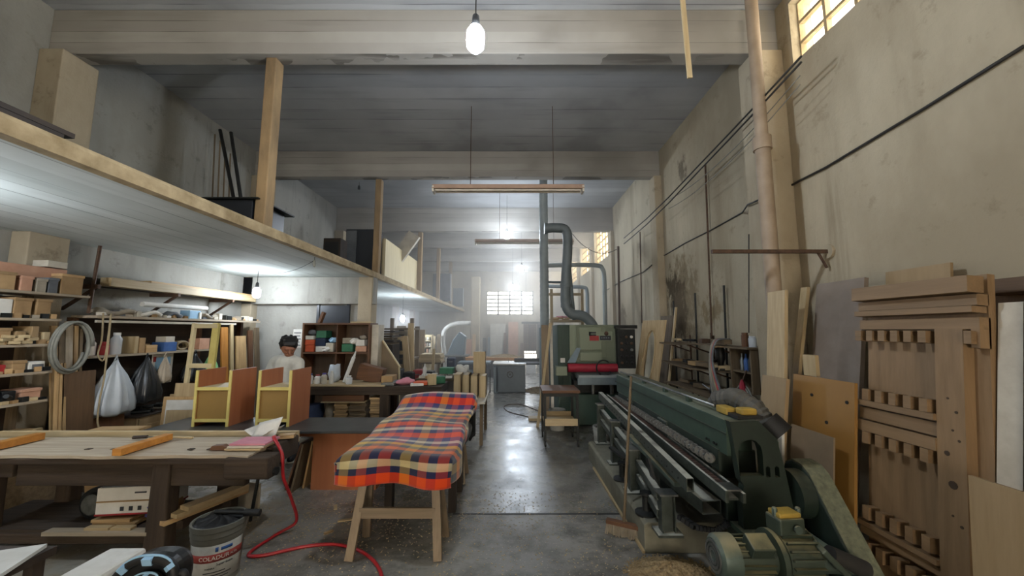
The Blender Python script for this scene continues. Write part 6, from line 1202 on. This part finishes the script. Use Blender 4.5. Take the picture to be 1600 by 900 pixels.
for sx in (-1, 1):
    an = pv(sx * .11 + .03, .04, .055); q = MB().capsule(an, an + V(.05, -.17, -.005), .05, .045); q.v = [V(v.x, v.y, max(v.z, .002)) for v in q.v]; so = q.build('shoe', 'black', T, smooth=True)
    MB().capsule(an + V(0, 0, -.04), an + V(.05, -.17, -.04), .056, .05).build('sole', 'offwhite', so, smooth=True) if False else MB().beam(an + V(-.01, .03, -.045), an + V(.06, -.21, -.045), .1, .018).build('sole', 'offwhite', so, bevel=.008)
# ================================================================ mezzanine goods
T = thing('steel_chest', 'dark steel trunk with a thin overhanging lid behind the first mezzanine post', 'trunk', (-3.25, 4.4, MZ1))
MB().bb(-3.55, -2.92, 4.12, 4.72, MZ1, MZ1 + .30).build('trunk_body', 'tiledark', T, bevel=.006); MB().bb(-3.60, -2.84, 4.08, 4.80, MZ1 + .30, MZ1 + .315).build('lid', 'darkmetal', T)
for i in range(2):
    t_, b_ = at(344 + 17 * i, 203 + 4 * i, y=4.95), at(383 + 8 * i, 308, y=4.75); stick('iron_bar', V(b_.x, b_.y, MZ1), t_, .022, 'darkmetal', ('left', 'right')[i] + ' dark bar of the leaning pair on the mezzanine', 'bar')
for i in range(4):
    t_ = at(336 + 8 * i, 210 + 10 * i, x=-5.05); stick('wall_pole', V(t_.x + .1, t_.y, MZ1), t_, .012, 'oldwood_z', '%s thin grey pole on the mezzanine wall behind the dark bars' % ('first', 'second', 'third', 'fourth')[i], 'pole')
p = at(50, 195, x=-3.4); T = thing('mezzanine_bench', 'dark low plank stack lying at the mezzanine edge, upper left', 'plank stack', (-3.1, 2.4, MZ1))
for k in range(4): MB().bb(-3.35 + .02 * k, -2.95, .6, 2.42 - .03 * (k % 3), MZ1 + .035 * k + .013, MZ1 + .035 * k + .045).build('plank', 'darkwood_y', T)
T = thing('speaker_box', 'dark box with a square front on the mezzanine by the wall', 'speaker', (-4.5, 9.2, MZ1)); q = at(524, 390, y=7.35)
MB().bb(q.x - .17, q.x + .17, 7.2, 7.5, MZ1, MZ1 + .62).build('cabinet', 'darkwood_z', T, bevel=.01); MB().bb(q.x - .13, q.x + .13, 7.19, 7.2, MZ1 + .06, MZ1 + .54).build('front_grille', 'black', T)
T = thing('dark_cupboard', 'tall dark cupboard on mezzanine behind the second post', 'cupboard', (-3.45, 8.3, MZ1)); q0, q1 = at(541, 358, y=8.4), at(588, 358, y=8.4)
MB().bb(q0.x, q1.x, 8.4, 8.9, MZ1, q0.z).build('cupboard_body', 'tiledark', T, bevel=.01); MB().bb(q0.x + .02, q0.x + .25, 8.38, 8.4, MZ1 + .03, q0.z - .04).build('door', 'greycloth', T); MB().bb(q0.x + .27, q1.x - .02, 8.38, 8.4, MZ1 + .03, q0.z - .04).build('door', 'tiledark', T)
T = thing('slanted_panel', 'cream panel with slanted top standing on the mezzanine edge', 'panel', (-2.95, 9.2, MZ1))
ys = (at(602, 400, x=-2.9).y, at(657, 400, x=-2.9).y); z0_, z1_ = at(602, 372, x=-2.9).z, at(657, 412, x=-2.9).z
MB().prism([(ys[0], MZ1 + .013), (ys[1], MZ1 + .013), (ys[1], z1_), (ys[0], z0_)], 'x', -2.95, -2.9).build('panel_sheet', 'cream_z', T)
MB().bb(-2.98, -2.95, ys[0], ys[0] + .06, MZ1, z0_).build('stiffener', 'pine_z', T)
q = [at(625, 392, y=9.9), at(640, 403, y=9.9), at(657, 372, y=9.9), at(641, 362, y=9.9)]; 
T = thing('tilted_board', 'white board tilted behind the slanted cream panel', 'board', (q[0].x, 9.9, MZ1)); qq = [q[0] - (q[3] - q[0]).normalized() * 1.3, q[1] - (q[2] - q[1]).normalized() * 1.3, q[2], q[3]]
mn = min(v.z for v in qq); qq = [v + V(0, 0, max(0, MZ1 + .01 - mn)) if v.z < 3.2 else v for v in qq]; MB().plate(qq, -.12).build('board_body', 'offwhite', T)
for i, (px, y_, w_, h_, m, lab) in enumerate(((690, 15, .7, 1.1, 'greycloth', 'grey panels stored on mezzanine between third and fourth posts'), (640, 12.6, .6, 1.0, 'oldwood_z', 'old brown board stored beyond the cream panel'), (716, 18.5, .5, .9, 'duct', 'blue grey chest stored at the far mezzanine end'))):
    q = at(px, 440, y=y_); single('stored_sheet', MB().bb(q.x - w_ / 2, q.x + w_ / 2, y_, y_ + .3, MZ1, MZ1 + h_), m, lab, 'panel', bevel=.01)
single('fuse_box', MB().bb(-5.4, -5.36, 6.05, 6.2, 3.35, 3.5), 'black', 'small black box on the left wall above mezzanine', 'fuse box', bevel=.006)
# ================================================================ far working bays
T = thing('table_saw', 'grey cast iron table saw standing in the far aisle', 'table saw', (-.1, 10.8, 0)); a0, a1 = at(771, 614, y=10.5).x, at(821, 614, y=10.5).x
MB().bb(a0 + .06, a1, 10.5, 11.2, .03, .74).build('saw_body', 'duct', T, bevel=.01); MB().bb(a0 - .0, a0 + .12, 10.5, 11.1, .0, .70).build('side_cabinet', 'galv', T); MB().bb(a0 - .02, a1 + .02, 10.4, 11.35, .76, .80).build('saw_table', 'steel', T, bevel=.004); MB().bb(a1 + .02, a1 + .6, 10.6, 11.2, .75, .79).build('extension_wing', 'darkmetal', T)
MB().rings([(V(a0 + .45 + .08 * math.cos(a), 10.46, .5 + .08 * math.sin(a)), .012) for a in [6.3 * i / 16 for i in range(17)]], 6).build('handwheel', 'rust', T); MB().cyl((a0 + .45, 10.52, .5), (a0 + .45, 10.42, .5), .02).build('wheel_hub', 'rust', T)
MB().bb(a1 - .3, a1 + .5, 11.0, 11.04, .80, .90).build('rip_fence', 'darkmetal', T); MB().lathe((a0 + .4, 10.9, .80), [(.09, -.004), (.09, .004)], 20, 'x').build('saw_blade', 'darkmetal', T)
for px in (765, 779): MB().bb(at(px, 600, y=10.6).x - .25, at(px, 600, y=10.6).x - .22, 10.6, 10.63, 0, .62).build('leg', 'darkmetal', T)
heap('chip_heap', at(838, 607, z=0).x, 10.9, .35, .5, .10, 'chips', 'low heap of wood chips right of the table saw', 'wood chips', 6, 500, .04)
T = thing('planer_bench', 'long machine table heaped with yellow sawdust in the far bay', 'machine', (-1.2, 14, 0)); x0_, x1_ = at(722, 570, y=14).x, at(808, 570, y=14).x
MB().bb(x0_, x1_, 14, 14.9, .60, .70).build('machine_table', 'orange_x', T); MB().bb(x0_ + .1, x1_ - .2, 14.1, 14.8, .0, .60).build('machine_base', 'darkmetal', T); MB().bb(x0_ + .2, x0_ + .9, 14.0, 14.1, .2, .5).build('base_panel', 'duct', T)
heap_o = heap('sawdust_pile', (x0_ + x1_) / 2 + .55, 14.45, .7, .35, .10, 'chips', 'sawdust piled on the far machine table', 'sawdust', 8, 500, .04); heap_o.location.z += .70
T = thing('band_saw', 'grey machine with a rounded hood among the far machines', 'band saw', (at(712, 560, y=12).x, 12, 0)); q = at(712, 545, y=12)
MB().bb(q.x - .25, q.x + .25, 12, 12.5, 0, .9).build('saw_base', 'darkmetal', T, bevel=.02); MB().prism([(q.x - .3, .9), (q.x + .25, .9), (q.x + .3, 1.5), (q.x + .1, 1.65), (q.x - .1, 1.4)], 'y', 12.05, 12.4).build('hood', 'galv', T, bevel=.02); MB().bb(q.x - .4, q.x + .4, 11.8, 12.5, .88, .93).build('saw_table', 'steel', T)
Y = 12.6; pipe('white_duct', [at(735, 505, y=Y), at(722, 505, y=Y), at(705, 508, y=Y), at(694, 518, y=Y), at(692, 535, y=Y), at(694, 552, y=Y), (at(695, 560, y=Y).x, Y, .0)], .075, 'paper', 'white flexible dust duct curving down under the far mezzanine', 'duct')
T = thing('grinder_stand', 'blue grey machine bench with tools near the far pillar', 'machine', (-1.4, 12.8, 0)); q = at(740, 580, y=11.4)
MB().bb(q.x - .4, q.x + .4, 11.3, 11.8, .1, .72).build('machine_body', 'tiledark', T, bevel=.02); MB().bb(q.x - .45, q.x + .5, 11.2, 11.9, .72, .77).build('machine_table', 'galv', T); MB().cyl((q.x - .3, 11.3, .45), (q.x + .3, 11.3, .45), .1, n=16).build('roller', 'duct', T, smooth='auto')
for x in (-.35, .35): MB().bb(q.x + x - .04, q.x + x + .04, 11.35, 11.75, 0, .1).build('foot', 'darkmetal', T)
# far planks, doors, frames: single leaners under the mezzanine and on the end wall
def standp(nm, px, y_, wpx, ytop, m, lab, lean=0, cat='board', zb=0., t_=.05):
    q = at(px, ytop, y=y_); w_ = wpx * y_ / 590
    return single(nm, MB().plate([V(q.x - w_ / 2 + lean, y_ - .25, zb), V(q.x + w_ / 2 + lean, y_ - .25, zb), V(q.x + w_ / 2, y_, q.z), V(q.x - w_ / 2, y_, q.z)], t_), m, lab, cat)
standp('leaning_plank', 642, 8.85, 9, 505, 'pine_z', 'tall pale plank leaning under the far mezzanine bulb, right one', .12); standp('leaning_plank', 632, 8.45, 9, 525, 'ply_z', 'shorter pale plank leaning beside the tall one', .25)
standp('leaning_plank', 652, 9.9, 7, 510, 'greyply', 'grey plank leaning right of the tall pale plank', .05); standp('leaning_plank', 660, 11.0, 8, 515, 'scrap_z', 'mottled tan plank farther along the mezzanine bay', .05)
standp('leaning_plank', 686, 12.4, 6, 522, 'oldwood_z', 'brown board leaning before the white duct', 0); standp('leaning_plank', 678, 13.4, 5, 525, 'pine_z', 'light board leaning before the white duct', 0)
for i, (px, w_, yt, m, lab) in enumerate(((690, 8, 528, 'scrap_z', 'tan sheet standing by left wall beyond the duct'), (733, 8, 530, 'cardpink', 'pinkish board standing by the far pillar'), (725, 6, 521, 'offwhite', 'white board standing left of the far pillar'), (757, 5, 528, 'tiledark', 'dark panel standing right of the far pillar'), (764, 4, 527, 'duct', 'blue grey panel beside the dark panel by far pillar'), (741, 5, 522, 'scrap_z', 'tan board standing against the far pillar'))): standp('standing_board', px, 17.2 if px < 745 else 19.5, w_, yt, m, lab)
for i, (px, w_, yt, m, lab) in enumerate(((778, 24, 506, 'offwhite', 'large pale sheet leaning on the end wall below the window'), (802, 15, 503, 'cardpink', 'pinkish sheet leaning on end wall beside the gate'), (789, 4, 520, 'brown_z', 'narrow brown board leaning on end wall'), (816, 6, 536, 'brown_z', 'short brown board leaning by the gate jamb'))): standp('end_wall_sheet', px, 21.7 - .1 * i, w_, yt, m, lab)
standp('white_sheet', 829, 15.5, 15, 560, 'white', 'white board standing beyond the table saw before the gate', 0, 'board')  # added sheet, its white stands in for daylight below the gate
# frames and shelves by the pier
T = thing('sloped_bin', 'grey sloped-front bin panel standing by the pier behind the bench', 'bin', (-2.6, 7.2, 0)); y_ = 7.15
P_ = [at(593, 530, y=y_), at(597, 532, y=y_), at(624, 574, y=y_), at(626, 600, y=y_)]; MB().prism([(P_[0].x, .0), (P_[3].x, 0), (P_[3].x, P_[3].z), (P_[2].x, P_[2].z), (P_[1].x, P_[1].z), (P_[0].x, P_[0].z)], 'y', y_, y_ + .04).build('side_panel', 'greyply', T)
MB().beam(V(P_[1].x + .02, y_ - .01, P_[1].z), V(P_[2].x + .02, y_ - .01, P_[2].z), .02, .05, (0, 1, 0)).build('edge_strip', 'cream_z', T); MB().beam(V(P_[2].x, y_ - .01, P_[2].z), V(P_[3].x, y_ - .01, .02), .02, .05, (0, 1, 0)).build('edge_strip', 'cream_z', T)
MB().bb(P_[0].x, P_[3].x, y_ + .04, y_ + .3, 0, .5).build('bin_body', 'oldwood_x', T)
for i, (dz, x_) in enumerate(((0, 0), (.05, .03), (.1, -.02), (.15, .02), (.2, 0), (.25, .03))): single('stored_board', MB().box((-2.75 + x_ + .02, 8.25, 1.42 + dz), (.42, .5, .035), (0, 0, .08 * (i % 3 - 1))), 'darkwood_x' if i % 2 else 'oldwood_x', '%s dark board in the pile behind the sloped bin' % ('lowest', 'second', 'third', 'fourth', 'fifth', 'topmost')[i], 'board')
single('pile_crate', MB().bb(-2.98, -2.5, 8.0, 8.5, 0, 1.40), 'darkwood_z', 'dark crate under the board pile behind the sloped bin', 'crate', bevel=.01)
def wframe(px0, px1, y0p, y1p, y_, m, lab):
    a_, b_ = at(px0, y0p, y=y_), at(px1, y1p, y=y_); t_ = thing('window_sash', lab, 'frame', ((a_.x + b_.x) / 2, y_, b_.z)); w_ = .045
    for x in (a_.x, b_.x): MB().bb(x - w_, x + w_, y_, y_ + .05, b_.z, a_.z).build('stile', m, t_)
    for z in (a_.z, (a_.z + b_.z) / 2, b_.z): MB().bb(a_.x, b_.x, y_, y_ + .05, z - w_, z + w_).build('rail', m, t_)
    MB().bb(a_.x, b_.x, y_ + .02, y_ + .03, b_.z, a_.z).build('pane', 'tiledark', t_)
wframe(620, 634, 512, 528, 9.4, 'offwhite', 'small white sash with dark pane, upper one under the far bulb'); wframe(617, 632, 530, 572, 9.0, 'pine_z', 'pale unpainted window sash standing below the white one'); wframe(631, 640, 548, 574, 9.2, 'pine_z', 'narrow pale window sash beside the larger unpainted one')
T = thing('sash_rack', 'rough timber stand carrying the window sashes', 'stand', (-2.7, 9.6, 0))
for x in (-3.0, -2.5): MB().bb(x - .04, x + .04, 9.46, 9.54, 0, 2.0).build('upright', 'oldwood_z', T)
for z in (.72, 1.05, 1.75): MB().bb(-3.05, -2.3, 9.0, 9.5, z - .04, z).build('arm', 'oldwood_x', T)
T = thing('jar_shelf', 'pale wall shelf crowded with small jars in the far bay', 'shelf', (at(665, 560, y=12.5).x, 12.5, .8)); a_, b_ = at(657, 523, y=12.5), at(675, 560, y=12.5)
MB().bb(a_.x, b_.x, 12.62, 12.66, 0, a_.z).build('back', 'cream_z', T)
for k in range(4): MB().bb(a_.x, b_.x, 12.42, 12.62, b_.z + k * (a_.z - b_.z) / 4 - .02, b_.z + k * (a_.z - b_.z) / 4).build('shelf', 'pine_x', T)
for x in (a_.x, b_.x - .03): MB().bb(x, x + .03, 12.42, 12.62, 0, a_.z).build('side', 'pine_z', T)
for k in range(4):
    for j in range(4): single('jar', MB().lathe((a_.x + .07 + j * .085, 12.5, b_.z + k * (a_.z - b_.z) / 4), [(.03, 0), (.032, .09), (.02, .11), (.02, .12)], 8), ('dusty', 'paper', 'darkmetal', 'cardpink')[(k + j) % 4], 'small jar on the %s level of the far jar shelf' % ('bottom', 'second', 'third', 'top')[k], 'jar', 'jars on the far shelf, %s level' % ('bottom', 'second', 'third', 'top')[k])
T = thing('board_stack_table', 'low trestle carrying a pale board stack in the far bay', 'table', (-2.3, 10, 0)); a_, b_ = at(654, 566, y=10), at(690, 566, y=10)
MB().bb(a_.x, b_.x, 9.9, 10.5, a_.z - .04, a_.z).build('table_top', 'oldwood_x', T)
for x in (a_.x + .06, b_.x - .06):
    for yy in (9.96, 10.4): MB().bb(x - .03, x + .03, yy - .03, yy + .03, 0, a_.z - .04).build('leg', 'oldwood_z', T)
for k in range(6): single('stacked_board', MB().bb(a_.x + .01 * k, b_.x - .015 * (k % 3), 9.92, 10.45, a_.z + .036 * k, a_.z + .036 * k + .032), 'pine_x', '%s board of the pale stack on the far trestle' % ('lowest', 'second', 'third', 'fourth', 'fifth', 'top')[k], 'board')
standp('pale_post', 678, 9.3, 4, 545, 'pine_z', 'pale square post standing before the far board stack', 0, 'post')
T = thing('tray_box', 'shallow brown wooden tray on a stand in the far bay', 'tray', (-1.7, 9, 0)); a_, b_ = at(690, 577, y=8.8), at(716, 590, y=8.8)
MB().bb(a_.x, b_.x, 8.8, 9.2, b_.z, b_.z + .02).bb(a_.x, b_.x, 8.8, 8.82, b_.z, a_.z).bb(a_.x, b_.x, 9.18, 9.2, b_.z, a_.z).bb(a_.x, a_.x + .02, 8.8, 9.2, b_.z, a_.z).bb(b_.x - .02, b_.x, 8.8, 9.2, b_.z, a_.z).build('tray', 'brown_x', T)
for x in (a_.x + .05, b_.x - .05): MB().bb(x - .03, x + .03, 8.85, 9.15, 0, b_.z).build('leg', 'darkwood_z', T)
rr = random.Random(41)
for i, (px, py, y_, m, lab) in enumerate(((618, 585, 7.9, 'black', 'black tool chest on the floor rack by pier'), (637, 590, 7.9, 'darkmetal', 'dark metal box beside the black tool chest'), (652, 586, 8.1, 'red', 'dull red can among the far tools'), (668, 588, 8.2, 'tiledark', 'dark machine head among the far tools'), (704, 566, 9.4, 'navy', 'navy crate beyond the brown tray'))):
    q = at(px, py, y=y_); t_ = thing('tool_chest', lab, 'box', (q.x, y_, 0)); MB().bb(q.x - .10, q.x + .10, y_, y_ + .3, max(.02, q.z - .12), q.z + .1).build('body', m, t_, bevel=.02); MB().bb(q.x - .09, q.x + .09, y_ + .02, y_ + .28, 0, max(.02, q.z - .12)).build('stand', 'oldwood_z', t_); MB().bb(q.x - .05, q.x + .05, y_ - .012, y_ + .0, q.z, q.z + .02).build('handle', 'steel', t_)
single('white_bottle', MB().lathe((at(664, 600, y=7.4).x, 7.35, .82), [(.035, 0), (.038, .16), (.015, .2), (.015, .24)], 12), 'white', 'white plastic bottle standing at the left of the cluttered table', 'bottle', smooth='auto')
# cables on the floor, low debris
cable(curve([V(.62, 8.1, .008), V(.2, 8.9, .008), V(-.15, 8.8, .008), V(-.1, 8.2, .008), V(.3, 7.7, .008), V(.6, 7.5, .008)]), .008, 'thin brown cable looped on the aisle floor before the saw', 'rust')
for i, (x, y, l, a, m) in enumerate(((-1.5, 3.6, .12, .3, 'pine_x'), (-1.35, 3.75, .09, 1.1, 'scrap_x'), (-1.7, 3.85, .1, 2.0, 'pine_x'), (-1.55, 3.4, .07, .8, 'scrap_x'), (.2, 2.6, .05, .4, 'pine_x'), (-.2, 2.75, .06, 1.3, 'pine_x'))): single('floor_scrap', MB().box((x, y, .006), (l, .03, .01), (0, 0, a)), m, '%s wood sliver on the floor %s' % (('longest', 'short', 'pale', 'tiny', 'right', 'left')[i], 'between bench and blanket table' if i < 4 else 'in the front aisle'), 'wood sliver')
# chips scattered on the near floor
mb = MB(); r = random.Random(77)
for i in range(2600):
    x = r.gauss(-1.4, .75) if i % 3 else r.uniform(-.6, 1.0); y = r.gauss(3.6, .5) if i % 3 else r.uniform(2.3, 4.2)
    if -2.6 < x < 1.0 and 2.0 < y < 5.2: mb.box((x, y, .003), (r.uniform(.004, .016), r.uniform(.003, .008), .002), (r.uniform(-.3, .3), r.uniform(-.3, .3), r.uniform(0, 3)))
o = mb.build('floor_chips', 'pine_x'); tag(o, 'fine pale wood chips scattered over the near floor', 'wood chips'); o['kind'] = 'stuff'
# ================================================================ sawdust haze hanging in the hall
nt, b_, N, L = nodes('haze'); nt.nodes.remove(b_); vs_ = N('ShaderNodeVolumeScatter'); vs_.inputs['Color'].default_value = (1, .965, .91, 1); vs_.inputs['Density'].default_value = .055; vs_.inputs['Anisotropy'].default_value = .3
L(vs_.outputs[0], nt.nodes['Material Output'].inputs['Volume'])
o = MB().bb(XL + .01, XR - .01, 7.0, YE - .02, .01, ZC - .01).build('dust_haze', 'haze'); tag(o, 'thin sawdust haze filling the far half of the hall', 'haze', kind='structure')
